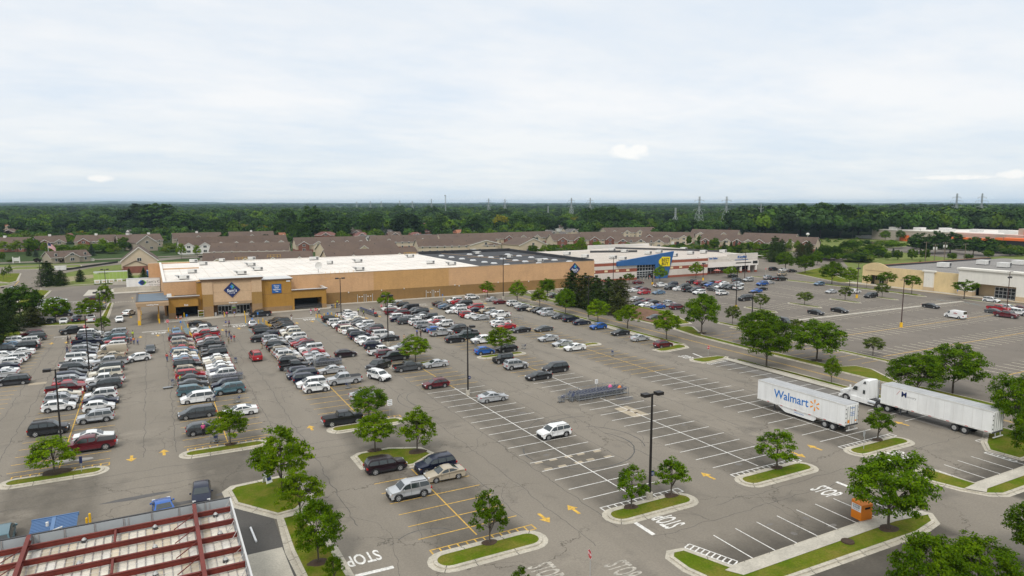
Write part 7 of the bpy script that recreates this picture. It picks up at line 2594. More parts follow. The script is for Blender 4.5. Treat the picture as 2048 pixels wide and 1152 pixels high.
def lamp(u, v, vt, label, base='concrete', group='parking lot lamps', heads=2, slim=False, pos=None, h=None, red=False, flood=False, plate=False, bh=.85):
 x, y = pos or G(u, v)
 h = h or Zat(x, y, vt)
 pm = 'bronze_red' if red else 'bronze'
 r = emp('lot_lamp', (x, y, 0), 0, label, 'street lamp', group)
 b = MB()
 k = .085 if not slim else .075
 b.idx([(s * k * q, t * k * q, z) for z, q in ((.4, 1.25), (h, .85)) for s, t in ((-1, -1), (1, -1), (1, 1), (-1, 1))], [(0, 1, 5, 4), (1, 2, 6, 5), (2, 3, 7, 6), (3, 0, 4, 7), (4, 5, 6, 7)], pm)
 b.build('pole', parent=r)
 c = MB()
 c.cyl((0, 0, -.05), (0, 0, bh), .36, 'bollard_yellow' if base == 'yellow' else 'concrete', 14, .34)
 c.build('pole_base', parent=r)
 for s in ((-1, 1) if heads == 2 else ()):
  c = MB()
  c.bar((0, 0, h - .12), (s * .55, 0, h - .08), .09, pm)
  if slim:
   c.box(*sorted((s * .5, s * 1.35)), -.2, .2, h - .12, h - .02, pm)
  else:
   c.box(*sorted((s * .45, s * 1.25)), -.36, .36, h - .22, h + .1, pm)
   c.box(*sorted((s * .52, s * 1.18)), -.28, .28, h - .235, h - .222, 'lens')
  c.build('lamp_head', parent=r)
 if flood:
  for s in (-1, 1):
   c = MB()
   z = h - (1.6 if heads else .3)
   c.bar((0, 0, z - .5), (s * .5, -.1, z), .07, pm)
   c.cyl((s * .55, .15, z), (s * .6, -.3, z - .12), .24, 'metal_dark', 10, .3)
   c.build('floodlight', parent=r)
 if plate:
  c = MB()
  c.cyl((.22, -.06, 2.9), (.22, -.09, 2.9), .28, 'sign_navy', 16)
  c.bar((0, -.05, 2.9), (.2, -.05, 2.9), .05, 'metal_grey')
  wall_text(c, '12', .3, 'sign_white', .22, -.1, 2.9, depth=.01)
  c.build('row_sign', parent=r)
 return r
lamp(1299, 1000, 787, 'tall black double lamp between the two small trees on the island', plate=True)
lamp(936, 790, 653, 'black double lamp on a concrete foot in the empty white-lined bays', plate=True)
lamp(0, 0, 0, 'nearest lamp of the double row before the loading bay', pos=(-11.1, 97.4), h=10.9)
lamp(0, 0, 0, 'middle lamp of the loading-bay row, standing among the parked cars', pos=(-11.0, 141), h=11.1)
lamp(205, 677, 584.5, 'lamp at the store end of the loading-bay row, beside a small tree')
lamp(776.5, 691.5, 591, 'lamp rising from the cart-bay row next to the black sedan')
lamp(682.5, 636, 556, 'lamp at the store end of the cart-bay row by the white pickup')
lamp(1006.5, 598, 511, 'slender lamp before the long tan wall near the striped store end')
lamp(1176.4, 641, 553.5, 'lamp between the strip trees in front of the pines')
lamp(1471.7, 617, 533, 'lamp with yellow foot in the middle of the second lot', 'yellow', bh=1.0)
lamp(1489, 562.5, 505, 'reddish lamp pole with yellow foot before the shop row', 'yellow', slim=True, red=True, bh=1.0)
lamp(1304.7, 569.5, 533, 'lamp with yellow foot in front of the glazed entrance', 'yellow', heads=0, flood=True, bh=1.0)
lamp(1503, 658, 584, 'lamp standing behind the broad trees across the drive')
lamp(1802, 654, 559, 'slim dark lamp with yellow foot alone in the empty painted rows', 'yellow', slim=True, red=True, bh=1.15)
lamp(1713.3, 596, 526.5, 'reddish lamp with yellow foot in front of the arched store corner', 'yellow', slim=True, red=True, flood=True, bh=1.1)
lamp(2013, 624, 543, 'reddish lamp with floodlights among the red pickups', slim=True, red=True, flood=True)
lamp(83, 580, 520, 'thin tall lamp at the side lot entrance by the dark pine', slim=True)
lamp(212.5, 585, 538.5, 'lamp on the lawn in front of the lime trailer')
lamp(1.5, 612, 575, 'lamp at the far edge of the view by the street trees')
lamp(1406, 560.5, 525, 'short red pole with twin floodlights before the striped wall', 'yellow', heads=0, flood=True, red=True, bh=1.0)
lamp(1226, 578, 514, 'thin lamp before the left stripes of the electronics store', slim=True)

mat('sign_back', (.42, .44, .45), .45, .4)
def sign_post(x, y, h, r=.035, m='metal_grey'):
 b = MB()
 b.cyl((0, 0, -.05), (0, 0, h), r, m, 8)
 return b
def stop_sign(u, v, label, face='v', h=2.2, back=False, pos=None, slant=0):
 x, y = pos or G(u, v)
 o = tag(sign_post(x, y, h + .2).build('stop_sign', loc=(x, y, 0), rz={'v': 0, '<': -PI / 2, '>': PI / 2, '^': PI}[face] + slant), label, 'road sign', 'stop signs')
 b = MB()
 oc = [(.42 * math.cos(PI / 8 + i * PI / 4), .42 * math.sin(PI / 8 + i * PI / 4)) for i in range(8)]
 b.face([(a, -.045, h + c) for a, c in oc][::-1], 'sign_white')
 b.face([(a * .92, -.052, h + c * .92) for a, c in oc][::-1], 'sign_red')
 b.face([(a, -.03, h + c) for a, c in oc], 'sign_back')
 wall_text(b, 'STOP', .27, 'sign_white', 0, -.056, h, depth=.004, bold=.008)
 b.build('sign_plate', parent=o)
 return o
stop_sign(1180, 1158, 'stop sign on a leaning post at the bottom edge, seen nearly edge-on', '<', slant=-.2)
stop_sign(1727, 901, 'back of a stop sign on the grass of the small island', '^', slant=.3)
stop_sign(1416, 716, 'stop sign on the tiny grass island by the drive')
stop_sign(171, 671, 'stop sign at the head of the pines aisle, behind the black pickup')
stop_sign(336, 660, 'stop sign in front of the exit bay')
stop_sign(631.5, 635, 'stop sign in front of the cart bay')
stop_sign(763, 627, 'stop sign before the tree on the grass tip by the long wall')
stop_sign(1531, 547.5, 'stop sign at the corner of the shop row drive')
for u, v, l in ((972.5, 600, 'round red no-entry sign, the bolder of two by the long wall'), (967.5, 599, 'round red no-entry sign, the fainter of two by the long wall')):
 x, y = G(u, v)
 o = tag(sign_post(x, y, 3.1).build('entry_sign', loc=(x, y, 0)), l, 'road sign', 'no-entry signs')
 b = MB()
 b.cyl((0, -.05, 2.9), (0, -.07, 2.9), .42, 'sign_red', 18)
 b.box(-.28, .28, -.085, -.075, 2.83, 2.97, 'sign_white')
 b.build('sign_plate', parent=o)
def panel_sign(u, v, w_, z0, z1, label, m='sign_white', lines=3, face='v', group=None, txt=None):
 x, y = G(u, v)
 o = tag(sign_post(x, y, z1).build('notice_sign', loc=(x, y, 0), rz=0 if face == 'v' else PI), label, 'notice sign', group)
 b = MB()
 b.box(-w_ / 2, w_ / 2, -.07, -.04, z0, z1, m)
 if txt:
  for i, t in enumerate(txt):
   wall_text(b, t, (z1 - z0) / (len(txt) + .6), 'sign_black' if m == 'sign_white' else 'sign_white', 0, -.075, z1 - (z1 - z0) * (i + .6) / len(txt), depth=.004)
 else:
  for i in range(lines):
   z = z1 - (z1 - z0) * (i + .7) / (lines + .4)
   b.box(-w_ * .36, w_ * .36, -.076, -.07, z - .03, z + .03, 'sign_black')
 b.build('sign_plate', parent=o)
 return o
panel_sign(780, 839, .72, 2.1, 2.95, 'white notice board on the island behind the black pickup with covered bed')
panel_sign(163.5, 946, .3, 1.2, 2.0, 'narrow dark notice post on the island with the bark bed', 'sign_navy')
panel_sign(1192, 795, .55, 2.3, 3.0, 'white sign over the crowded cart shelter', 'sign_white')
panel_sign(417, 771, .55, 1.9, 2.6, 'white cart sign beside the red minivan')
panel_sign(629.7, 738, .55, 1.9, 2.6, 'white cart sign beside the black sedan and the trolleys')
for u, v, l in ((656, 640, 'blue-white accessible sign at the end of the cart-bay row'), (505, 652, 'blue-white accessible sign beside the silver SUV'), (516, 640, 'tall accessible sign behind the black pickup at the kerb'), (362, 658, 'small accessible sign before the exit bay'), (374, 644, 'thin sign by the black sedan at the exit bay'), (885, 601, 'thin post with yellow foot by the long wall')):
 panel_sign(u, v, .35, 1.5, 2.05, l, 'sign_lblue', 1, group='small bay signs')
panel_sign(1914, 592, .4, 1.6, 2.3, 'pale sign post on the grass before the white portico', 'sign_lblue', 1, group='small bay signs')
panel_sign(1804, 1040, .3, 1.3, 1.9, 'small post sign in the shade of the big tree', 'sign_back', 1)
x, y = G(535, 968)
b = MB()
for s in (-1, 1):
 b.idx([(-.38, s * .34, 0), (.38, s * .34, 0), (.38, s * .04, 1.15), (-.38, s * .04, 1.15), (-.38, s * .38, 0), (.38, s * .38, 0), (.38, s * .08, 1.15), (-.38, s * .08, 1.15)], [(0, 1, 2, 3), (4, 7, 6, 5), (0, 3, 7, 4), (1, 5, 6, 2), (3, 2, 6, 7)], 'sign_white')
o = tag(b.build('folding_sign', loc=(x, y, .2), rz=.5), 'white folding A-frame sign with a blue panel on the corner lawn', 'folding sign')
b = MB()
b.idx([(-.26, -.36, .3), (.26, -.36, .3), (.26, -.2, .85), (-.26, -.2, .85)], [(0, 1, 2, 3)], 'sign_navy')
b.build('sign_panel', parent=o)

BOL = [(316.5, 641, 1.6, 'at the canopy corner'), (368.5, 635, 1.3, 'in front of the exit bay'), (449, 634, 1.25, 'before the first entrance door'), (489.5, 631, 1.25, 'before the second entrance door'), (491.5, 646, 1.9, 'leaning tall beside the silver SUV'), (337, 663, .9, 'before the steel blue sedan, nearest the stop sign'), (350, 660, .9, 'behind the steel blue sedan'), (363.5, 660, .9, 'at the far corner of the steel blue sedan'), (376, 656, .95, 'at the tip of the exit-door row'), (380, 672, 1.1, 'first of three down the exit-door row line'), (382, 676, 1.1, 'second of three down the exit-door row line'), (384, 680, 1.1, 'third of three down the exit-door row line'),
       (517, 647, .95, 'beside the accessible sign near the silver SUV'), (526, 644, .95, 'behind the two signs at the entrance row'), (532, 649, 1, 'first of four stepping down the entrance row'), (534.5, 651, 1, 'second of four stepping down the entrance row'), (539, 656, 1, 'third of four stepping down the entrance row'), (542, 656.5, 1, 'fourth of four stepping down the entrance row'), (632.5, 636, 1, 'under the stop sign before the cart bay'), (638, 636, 1, 'beside the red hydrant'), (640.5, 637, 1, 'touching the red hydrant'), (648.5, 634.5, 1, 'behind the black SUV at the cart-bay row'), (663.5, 632, 1, 'beside the accessible sign of the cart-bay row'), (671.5, 637, 1, 'near the white pickup'), (675, 638, 1, 'next to the lamp at the cart-bay row'), (670.5, 616, 1.4, 'at the outer corner of the cart bay'), (174, 1050, .7, 'by the blue metal shed'), (181, 1052, 1.25, 'tall one beside the blue metal shed'), (888, 602, .9, 'at the end of the wall-door row')]
for u, v, h, l in BOL:
 x, y = G(u, v)
 b = MB()
 b.cyl((0, 0, 0), (0, 0, h), .11, 'bollard_yellow', 12)
 b.cyl((0, 0, h), (0, 0, h + .06), .11, 'bollard_yellow', 12, .05)
 tag(b.build('bollard', loc=(x, y, 0)), 'yellow bollard ' + l, 'bollard', 'yellow bollards')
for i, u in enumerate((1281.5, 1287.5, 1294, 1300)):
 x, y = G(u, 559.5)
 b = MB()
 b.cyl((0, 0, 0), (0, 0, 1.1), .16, 'concrete', 10)
 tag(b.build('bollard', loc=(x, y, 0)), 'pale concrete bollard in the line before the glazed entrance', 'bollard', 'concrete bollards before the glazed entrance')
x, y = G(643.5, 637)
b = MB()
b.cyl((0, 0, 0), (0, 0, .62), .14, 'sign_red', 12, .12)
b.cyl((0, 0, .62), (0, 0, .8), .14, 'sign_red', 12, .03)
b.cyl((-.22, 0, .45), (.22, 0, .45), .07, 'sign_red', 8)
tag(b.build('fire_hydrant', loc=(x, y, 0)), 'red fire hydrant among the yellow bollards', 'hydrant')
mat('cone_orange', (.75, .16, .02), .6)
for u, v, l in ((353, 638, 'pair outside the exit bay, nearer the canopy'), (360, 638, 'middle of the exit bay mouth'), (362.5, 637, 'beside the middle one in the exit bay mouth'), (775, 629, 'behind the open maroon minivan')):
 x, y = G(u, v)
 b = MB()
 b.box(-.22, .22, -.22, .22, 0, .05, 'sign_black')
 b.cyl((0, 0, .05), (0, 0, .35), .2, 'cone_orange', 12, .14)
 b.cyl((0, 0, .35), (0, 0, .6), .14, 'sign_white', 12, .09)
 b.cyl((0, 0, .6), (0, 0, .95), .09, 'cone_orange', 12, .04)
 tag(b.build('traffic_cone', loc=(x, y, 0)), 'orange traffic cone, ' + l, 'traffic cone', 'orange traffic cones')
x, y = G(431.5, 632)
b = MB()
b.cyl((0, 0, 0), (0, 0, 1.0), .3, 'metal_grey', 14, .34)
b.cyl((0, 0, 1.0), (0, 0, 1.1), .34, 'metal_dark', 14, .2)
tag(b.build('litter_bin', loc=(x, y, 0)), 'grey litter bin beside the entrance doors', 'litter bin')
x, y = G(402.5, 634.5)
b = MB()
for z in (.3, 1.0, 1.8):
 b.box(-.7, .7, -.35, .35, z, z + .06, 'metal_white')
for s in (-.66, .66):
 for q in (-.32, .32):
  b.bar((s, q, 0), (s, q, 2.0), .06, 'metal_white')
o = tag(b.build('plant_rack', loc=(x, y, 0)), 'white wheeled rack of potted plants between the exit bay and the portico', 'plant rack')
for z in (.36, 1.06):
 me = quads_mesh('foliage', np.stack([NR.uniform(-.6, .6, 220), NR.uniform(-.3, .3, 220), NR.uniform(z, z + .4, 220)], 1), unit(220), NR.uniform(.06, .12, 220), 'leaf_bright')
 f = bpy.data.objects.new('foliage', me)
 C.objects.link(f)
 f.parent = o
b = MB()
mat('bin_orange', (.74, .21, .004), .6, var=.08, vscale=1.)
b.box(-.85, .6, -.6, .6, 0, 1.55, 'bin_orange')
b.idx([(-.85, -.6, 1.55), (.6, -.6, 1.55), (.6, .6, 1.85), (-.85, .6, 1.85), (-.85, .6, 1.55), (.6, .6, 1.55)], [(0, 1, 2, 3), (0, 3, 4), (1, 5, 2), (3, 2, 5, 4)], 'bin_orange')
o = tag(b.build('donation_bin', loc=(60.8, 40.3, 0), rz=-.12), 'orange clothes donation bin with a white lettered panel by the sidewalk', 'donation bin')
b = MB()
b.box(-.868, -.852, -.55, .55, .85, 1.52, 'sign_white')
wall_text(b, 'CLOTHES', .2, 'sign_black', -.875, 0, 1.4, face='-x', depth=.004, bold=.004)
wall_text(b, '& SHOES', .2, 'sign_black', -.875, 0, 1.2, face='-x', depth=.004, bold=.004)
wall_text(b, 'drop off here', .13, 'sign_black', -.875, 0, 1.0, face='-x', depth=.004)
b.build('label_panel', parent=o)
b = MB()
b.box(-.4, .3, -.62, -.58, 1.1, 1.3, 'inside_dark')
b.build('chute', parent=o)
x, y = G(1695, 1088)
b = MB()
b.cyl((0, 0, .05), (0, 0, .32), .62, 'mulch', 18, .55)
tag(b.build('drain_cover', loc=(x, y, 0)), 'round rusty drain cover in the verge before the big tree', 'drain cover')

mat('trailer_white', (.8, .8, .785), .45, var=.05, vscale=.5, streak=.14)
mat('trailer_roof', (.42, .42, .42), .5, .3, var=.12, vscale=.6)
mat('sign_orange', (.85, .3, .01), .4)
mat('walm_blue', (.02, .17, .5), .4)
def wheel_mb(x, y, r, w_, sg):
 b = MB()
 b.cyl((x, y, r), (x, y + sg * w_, r), r, 'TYRE', 20)
 b.cyl((x, y + sg * w_, r), (x, y + sg * (w_ + .012), r), r * .58, 'RIM', 16)
 b.cyl((x, y + sg * (w_ + .012), r), (x, y + sg * (w_ + .05), r), r * .22, 'metal_grey', 10)
 return b
def trailer(loc, rz, L, label, skirt=False, wheels=(1.9, 3.15), h=4.05, color='trailer_white', group='white semi-trailers', legs=True):
 """nose toward +x, rear doors at x = 0, side seen is +y"""
 r = emp('semi_trailer', loc, rz, label, 'trailer', group)
 b = MB()
 b.box(0, L, -1.27, 1.27, 1.2, h - .02, color)
 b.box(.02, L - .02, -1.25, 1.25, h - .02, h + .03, 'trailer_roof')
 for s in (-1, 1):
  y = s * 1.285
  b.box(0, L, *sorted((s * 1.27, s * 1.3)), h - .16, h + .035, 'metal_white')
  b.box(0, L, *sorted((s * 1.27, s * 1.31)), 1.12, 1.3, 'metal_white')
  for i in range(int(L / 1.22)):
   b.box(i * 1.22 + .5, i * 1.22 + .9, *sorted((s * 1.31, s * 1.318)), 1.17, 1.25, 'sign_red' if i % 2 == 0 else 'sign_white')
   b.box(i * 1.22 + .05, i * 1.22 + .08, *sorted((s * 1.27, s * 1.277)), 1.3, h - .16, 'metal_white')
 for i in range(int(L / .6)):
  b.box(i * .6 + .3, i * .6 + .36, -1.2, 1.2, h + .03, h + .045, 'metal_grey')
 b.box(.2, L - .3, -.55, .55, .95, 1.2, 'metal_dark')
 b.build('body', parent=r)
 c = MB()
 c.box(-.04, 0, -1.2, 1.2, 1.3, h - .16, color)
 c.box(-.06, -.04, -.015, .015, 1.35, h - .2, 'metal_dark')
 for y in (-1.0, -.5, .5, 1.0):
  c.bar((-.075, y, 1.3), (-.075, y, h - .2), .05, 'metal_grey')
 for y in (-1.24, 1.24):
  for q in range(4):
   c.box(-.08, .0, y - .04, y + .04, 1.6 + q * .6, 1.75 + q * .6, 'metal_dark')
 c.box(-.08, 0, -1.27, 1.27, 1.1, 1.28, 'metal_dark')
 d = c.build('rear_doors', parent=r)
 c = MB()
 for y in (-.6, .6):
  c.bar((-.05, y, 1.1), (-.12, y, .55), .09, 'metal_grey')
 c.bar((-.12, -1.15, .55), (-.12, 1.15, .55), .11, 'metal_white')
 c.build('rear_bumper', parent=r)
 for wx in wheels:
  for s in (-1, 1):
   wheel_mb(wx, s * .75, .52, .5, s).build('wheel', parent=r)
  c = MB()
  c.cyl((wx, -.8, .52), (wx, .8, .52), .1, 'metal_dark', 8)
  c.build('axle', parent=r)
 if legs:
  for s in (-1, 1):
   c = MB()
   c.bar((L - 2.9, s * .8, 1.15), (L - 2.9, s * .8, .08), .14, 'metal_dark')
   c.box(L - 3.1, L - 2.7, s * .8 - .15, s * .8 + .15, 0, .08, 'metal_dark')
   c.build('landing_leg', parent=r)
 if skirt:
  for s in (-1, 1):
   c = MB()
   pts = [(4.6, 1.18), (L - 3.6, 1.18), (L - 5.2, .42), (5.0, .42), (4.6, .75)]
   c.idx([(x, s * 1.2, z) for x, z in pts] + [(x, s * 1.24, z) for x, z in pts], [(4, 3, 2, 1, 0), (5, 6, 7, 8, 9)] + [(i, (i + 1) % 5, (i + 1) % 5 + 5, i + 5) for i in range(5)], color)
   c.build('side_skirt', parent=r)
 return r, d
t1, d1 = trailer((82.3, 57.0, 0), PI / 2, 15.0, 'white semi-trailer with big blue lettering and an orange spark, standing without a cab', skirt=True)
def side_text(par, txt, size, m, x, z, **kw):
 """lettering on the trailer's +y side, read from outside"""
 b = MB()
 b.add(text_mb(txt, size, m, depth=.01, **kw), Matrix.Translation((x, 1.285, z)) @ Matrix.Rotation(PI, 4, 'Z') @ Matrix.Rotation(PI / 2, 4, 'X'))
 return b.build('lettering', parent=par)
side_text(t1, 'Walmart', 1.75, 'walm_blue', 8.9, 2.72, bold=.02, sx=.95)
b = MB()
for i in range(6):
 t = PI / 2 + i * PI / 3
 a, c = Vector((math.cos(t), math.sin(t))), Vector((-math.sin(t), math.cos(t)))
 p = [a * .28 - c * .05, a * .28 + c * .05, a * .78 + c * .13, a * .84, a * .78 - c * .13]
 b.face([(4.85 - q.x, 1.288, 2.75 + q.y) for q in p], 'sign_orange')
b.build('spark_emblem', parent=t1)
side_text(t1, 'Always Low Prices', .22, 'walm_blue', 7.4, .85)
b = MB()
wall_text(b, 'Walmart', .3, 'walm_blue', 0, 0, 3.5, face=Matrix.Translation((-.05, 0, 3.55)) @ Matrix.Rotation(-PI / 2, 4, 'Z') @ Matrix.Rotation(PI / 2, 4, 'X'), depth=.01)
for q in range(3):
 b.box(-.048, -.045, -.5, .5, 2.9 - q * .22, 2.97 - q * .22, 'walm_blue')
b.box(-.05, -.045, -.95, -.55, 1.6, 1.8, 'sign_orange')
b.box(-.05, -.045, .5, .95, 1.5, 1.95, 'sign_orange')
b.build('rear_lettering', parent=d1)
t2, d2 = trailer((96.7, 46.2, 0), PI / 2, 15.4, 'long plain white semi-trailer with a small logo, hitched to the white cab', legs=True, wheels=(3.4, 4.7), h=4.05)
b = MB()
b.add(text_mb('M', 1.1, 'sign_navy', depth=.01, bold=.02), Matrix.Translation((11.9, 1.285, 3.25)) @ Matrix.Rotation(PI, 4, 'Z') @ Matrix.Rotation(PI / 2, 4, 'X'))
b.add(text_mb('ercury', .5, 'metal_grey', depth=.01), Matrix.Translation((10.75, 1.285, 3.1)) @ Matrix.Rotation(PI, 4, 'Z') @ Matrix.Rotation(PI / 2, 4, 'X'))
b.bar((13.0, 1.29, 3.05), (12.5, 1.29, 3.75), .1, 'sign_red', .01)
b.build('logo', parent=t2)
TR = emp('truck_tractor', (96.7, 60.4, 0), PI / 2, 'white semi tractor with sleeper cab and roof fairing, hitched to the plain trailer', 'truck')
def tp(nm, b, par=None, smooth=None):
 return b.build(nm, parent=par or TR, smooth=smooth)
b = MB()          # body outline extruded: bumper, hood, windshield, fairing, sleeper back
out = [(8.15, .5), (8.3, .9), (8.2, 1.35), (7.7, 1.75), (6.35, 2.02), (5.75, 2.75), (5.5, 3.1), (4.4, 3.95), (3.5, 4.05), (3.35, 3.95), (3.3, 1.1)]
n = len(out)
hwid = lambda x, z: (1.2 if x < 5.8 else 1.2 - (x - 5.8) * .13) - max(0, z - 3) * .12
V = [(x, s * hwid(x, z) * f, z) for x, z in out for s, f in ((-1, 1), (-1, .75), (1, .75), (1, 1))]
for i in range(n):
 for q, fr in ((0, 1), (3, 1)):
  x, y, z = V[4 * i + q]
  V[4 * i + q] = (x - (.12 if x > 7.5 else 0), y, z - (.08 if z > 1.2 else 0))
F = []
for i in range(n - 1):
 for q in range(3):
  F.append((4 * i + q, 4 * (i + 1) + q, 4 * (i + 1) + q + 1, 4 * i + q + 1))
F.append(tuple(4 * i for i in range(n))[::-1])
F.append(tuple(4 * i + 3 for i in range(n)))
F.append((4 * (n - 1), 4 * (n - 1) + 1, 4 * (n - 1) + 2, 4 * (n - 1) + 3))
b.idx(V, [f[::-1] for f in F], 'trailer_white')
tp('cab', b, None, 35)
b = MB()
b.face([(6.32, -.85, 2.06), (6.32, .85, 2.06), (5.72, .8, 2.8), (5.72, -.8, 2.8)], 'GLASS')
tp('windshield', b)
for s in (-1, 1):
 b = MB()
 b.face([(5.95, s * 1.205, 2.1), (5.1, s * 1.212, 2.1), (5.1, s * 1.212, 2.72), (5.6, s * 1.205, 2.72)], 'GLASS')
 tp('side_window', b)
 b = MB()
 b.face([(4.15, s * 1.212, 1.8), (3.8, s * 1.212, 1.8), (3.8, s * 1.212, 2.4), (4.15, s * 1.212, 2.4)], 'GLASS')
 b.face([(4.3, s * 1.12, 3.35), (3.75, s * 1.12, 3.35), (3.85, s * 1.09, 3.75), (4.05, s * 1.1, 3.75)], 'metal_dark')
 tp('sleeper_window', b)
 b = MB()
 b.box(6.1, 6.25, *sorted((s * 1.25, s * 1.5)), 2.1, 2.75, 'trailer_white')
 tp('wing_mirror', b)
 b = MB()
 b.box(2.3, 6.2, *sorted((s * .95, s * 1.22)), .38, 1.08, 'trailer_white')
 b.cyl((2.0, s * 1.0, .75), (3.2, s * 1.0, .75), .32, 'CHROME', 14)
 tp('fuel_tank', b)
 b = MB()
 b.box(7.75, 8.1, *sorted((s * .7, s * 1.05)), 1.15, 1.45, 'HEAD')
 tp('headlight', b)
 for wx in (7.0, 1.4, .1):
  tp('wheel', wheel_mb(wx, s * (.85 if wx > 5 else .7), .52, .34 if wx > 5 else .5, s))
 b = MB()
 for q in range(9):
  a0, a1 = PI * q / 9, PI * (q + 1) / 9
  b.face([(7.0 + .64 * math.cos(a0), s * 1.24, .52 + .64 * math.sin(a0)), (7.0 + .64 * math.cos(a1), s * 1.24, .52 + .64 * math.sin(a1)), (7.0 + .5 * math.cos(a1), s * 1.24, .52 + .5 * math.sin(a1)), (7.0 + .5 * math.cos(a0), s * 1.24, .52 + .5 * math.sin(a0))], 'metal_dark')
 tp('wheel_arch', b)
b = MB()
b.box(-.6, 3.4, -.42, .42, .8, 1.1, 'metal_dark')
b.box(.2, 1.6, -.55, .55, 1.08, 1.18, 'metal_dark')
tp('chassis', b)
b = MB()
b.box(8.18, 8.33, -.55, .55, .85, 1.4, 'CHROME')
b.box(8.1, 8.36, -1.1, 1.1, .42, .75, 'trailer_white')
tp('grille', b)
b = MB()
b.cyl((3.0, -.9, 1.0), (3.0, -.9, 3.9), .1, 'CHROME', 10)
tp('exhaust_stack', b)
t3, d3 = trailer((-8.3, 277.6, 0), 0, 10.6, 'white trailer with blue diamond mark backed into the loading bay', wheels=(), legs=False, group='trailers at the loading bay')
t3.rotation_euler = (0, 0, PI)
t3.location = (2.3, 276.5, 0)
b = MB()
for dx_, m in ((.28, 'sign_green'), (-.28, 'sign_lblue'), (0, 'sign_navy')):
 k = 1.0
 yy = 1.29 + (.01 if dx_ == 0 else 0)
 b.face([(5.6 - dx_ * 1.4, yy, 2.6 + k), (5.6 - dx_ * 1.4 - k, yy, 2.6), (5.6 - dx_ * 1.4, yy, 2.6 - k), (5.6 - dx_ * 1.4 + k, yy, 2.6)][::-1], m)
b.build('diamond_mark', parent=t3)
side_text(t3, "Sam's Club", 1.35, 'metal_dark', 1.3, 2.75)
side_text(t3, 'Savings Made Simple', .45, 'metal_dark', 1.6, 1.7)
mat('lime', (.3, .41, .09), .5, var=.06, vscale=.4)
t4, d4 = trailer((-9.3, 306, 0), 0, 11.4, 'lime green trailer parked on the verge behind the loading bay', wheels=(), legs=False, color='lime', h=4.4, group='trailers at the loading bay')
t4.rotation_euler = (0, 0, PI)
t4.location = (-8.6, 306, 0)
side_text(t4, 'WM', .8, 'sign_white', 10.4, 3.9)
side_text(t4, 'RECYCLING', .7, 'metal_dark', 8.2, 3.85)
for i in range(4):
 x, y = G(195 + i * 14.2 + (2 if i == 3 else 0), 568.5 - i * .8)
 b = MB()
 b.box(-.9, .9, -.6, .6, .35, 1.5, 'trailer_white')
 b.box(-.6, .6, -.63, -.6, .7, 1.2, 'base_cream')
 b.box(-1.0, 1.0, -.65, .65, 1.5, 1.62, 'pale_trim')
 for s in (-.8, .8):
  b.cyl((s, -.5, .18), (s, .5, .18), .18, 'TYRE', 10)
 tag(b.build('waste_skip', loc=(x, y, 0)), 'white wheeled skip in the row before the lime trailer', 'waste skip', 'white skips before the lime trailer')
b = MB()
b.box(-4.5, 4.5, -1.25, 1.25, .3, 3.2, 'walm_blue')
for i in range(22):
 b.box(-4.45 + i * .42, -4.3 + i * .42, -1.29, -1.25, .4, 3.1, 'walm_blue')
b.box(-4.5, 4.5, -1.3, -1.25, 3.05, 3.25, 'sign_white')
o = tag(b.build('freight_container', loc=(2.5, 318.5, 0)), 'blue freight container with white lettering behind the loading bay', 'container')
c = MB()
wall_text(c, 'FREIGHT', .9, 'sign_white', -1.4, -1.31, 2.3, depth=.01)
c.build('lettering', parent=o)
for pts, h, l in (([(-13.4, 297.6), (-8.5, 295.2), (2, 291)], 1.3, 'low concrete dock wall behind the white trailer'), ([(-12.2, 272.3), (-4.9, 273.2), (2.2, 270.5)], 1.5, 'low concrete dock wall in front of the white trailer')):
 b = MB()
 for p, q in zip(pts, pts[1:]):
  b.bar((*p, h / 2), (*q, h / 2), .3, 'concrete', h)
 tag(b.build('retaining_wall'), l, 'wall')
b = MB()
mat('fence_black', (.02, .02, .02), .8)
fp = [(-36, 371), (-33, 374), (-28, 384), (-21, 396), (-15.4, 406)]
for p, q in zip(fp, fp[1:]):
 b.bar((*p, .45), (*q, .45), .06, 'fence_black', .9)
tag(b.build('silt_fence'), 'low black silt fence curving up the grass slope', 'fence')
x, y = G(98.5, 523)
h = Zat(x, y, 484)
b = MB()
b.cyl((0, 0, 0), (0, 0, h), .16, 'metal_white', 10, .08)
b.cyl((0, 0, h), (0, 0, h + .25), .14, 'bollard_yellow', 8, .05)
tag(b.build('flagpole', loc=(x, y, 0)), 'tall white flagpole in front of the clubhouse', 'flagpole')
b = MB()
def fl(a, z):
 s = a * 4.4
 return (s * .72 + .1, -.5 * math.sin(a * 4) * a, h - .6 - z * 2.6 - a * a * 2.6)
for i in range(13):
 for q in range(10):
  a0, a1 = q / 10, (q + 1) / 10
  z0, z1 = i / 13, (i + 1) / 13
  m = 'sign_red' if i % 2 == 0 else 'sign_white'
  if i < 7 and q < 4:
   m = 'sign_navy'
  b.face([fl(a0, z1), fl(a1, z1), fl(a1, z0), fl(a0, z0)], m)
tag(b.build('flag', loc=(x, y, 0)), 'drooping red, white and blue striped flag on the flagpole', 'flag')
mat('stone_sign', (.55, .52, .47), .9)
x, y = G(33, 526)
b = MB()
b.box(-1.6, -1.2, -.3, .3, 0, 3.2, 'siding_white'); b.box(1.2, 1.6, -.3, .3, 0, 3.2, 'siding_white'); b.box(-1.2, 1.2, -.15, .15, 1, 2.7, 'siding_white')
tag(b.build('entrance_sign', loc=(x, y, 0)), 'white two-post sign by the street at the townhouses', 'sign')
x, y = G(181, 522)
b = MB()
b.box(-1.8, 1.8, -.4, .4, 0, 1.2, 'stone_sign'); b.box(-1.5, 1.5, -.45, .45, 1.2, 1.5, 'stone_sign')
tag(b.build('entrance_sign', loc=(x, y, 0)), 'low pale stone sign on the lawn before the clubhouse', 'sign')
x, y = G(121.5, 541)
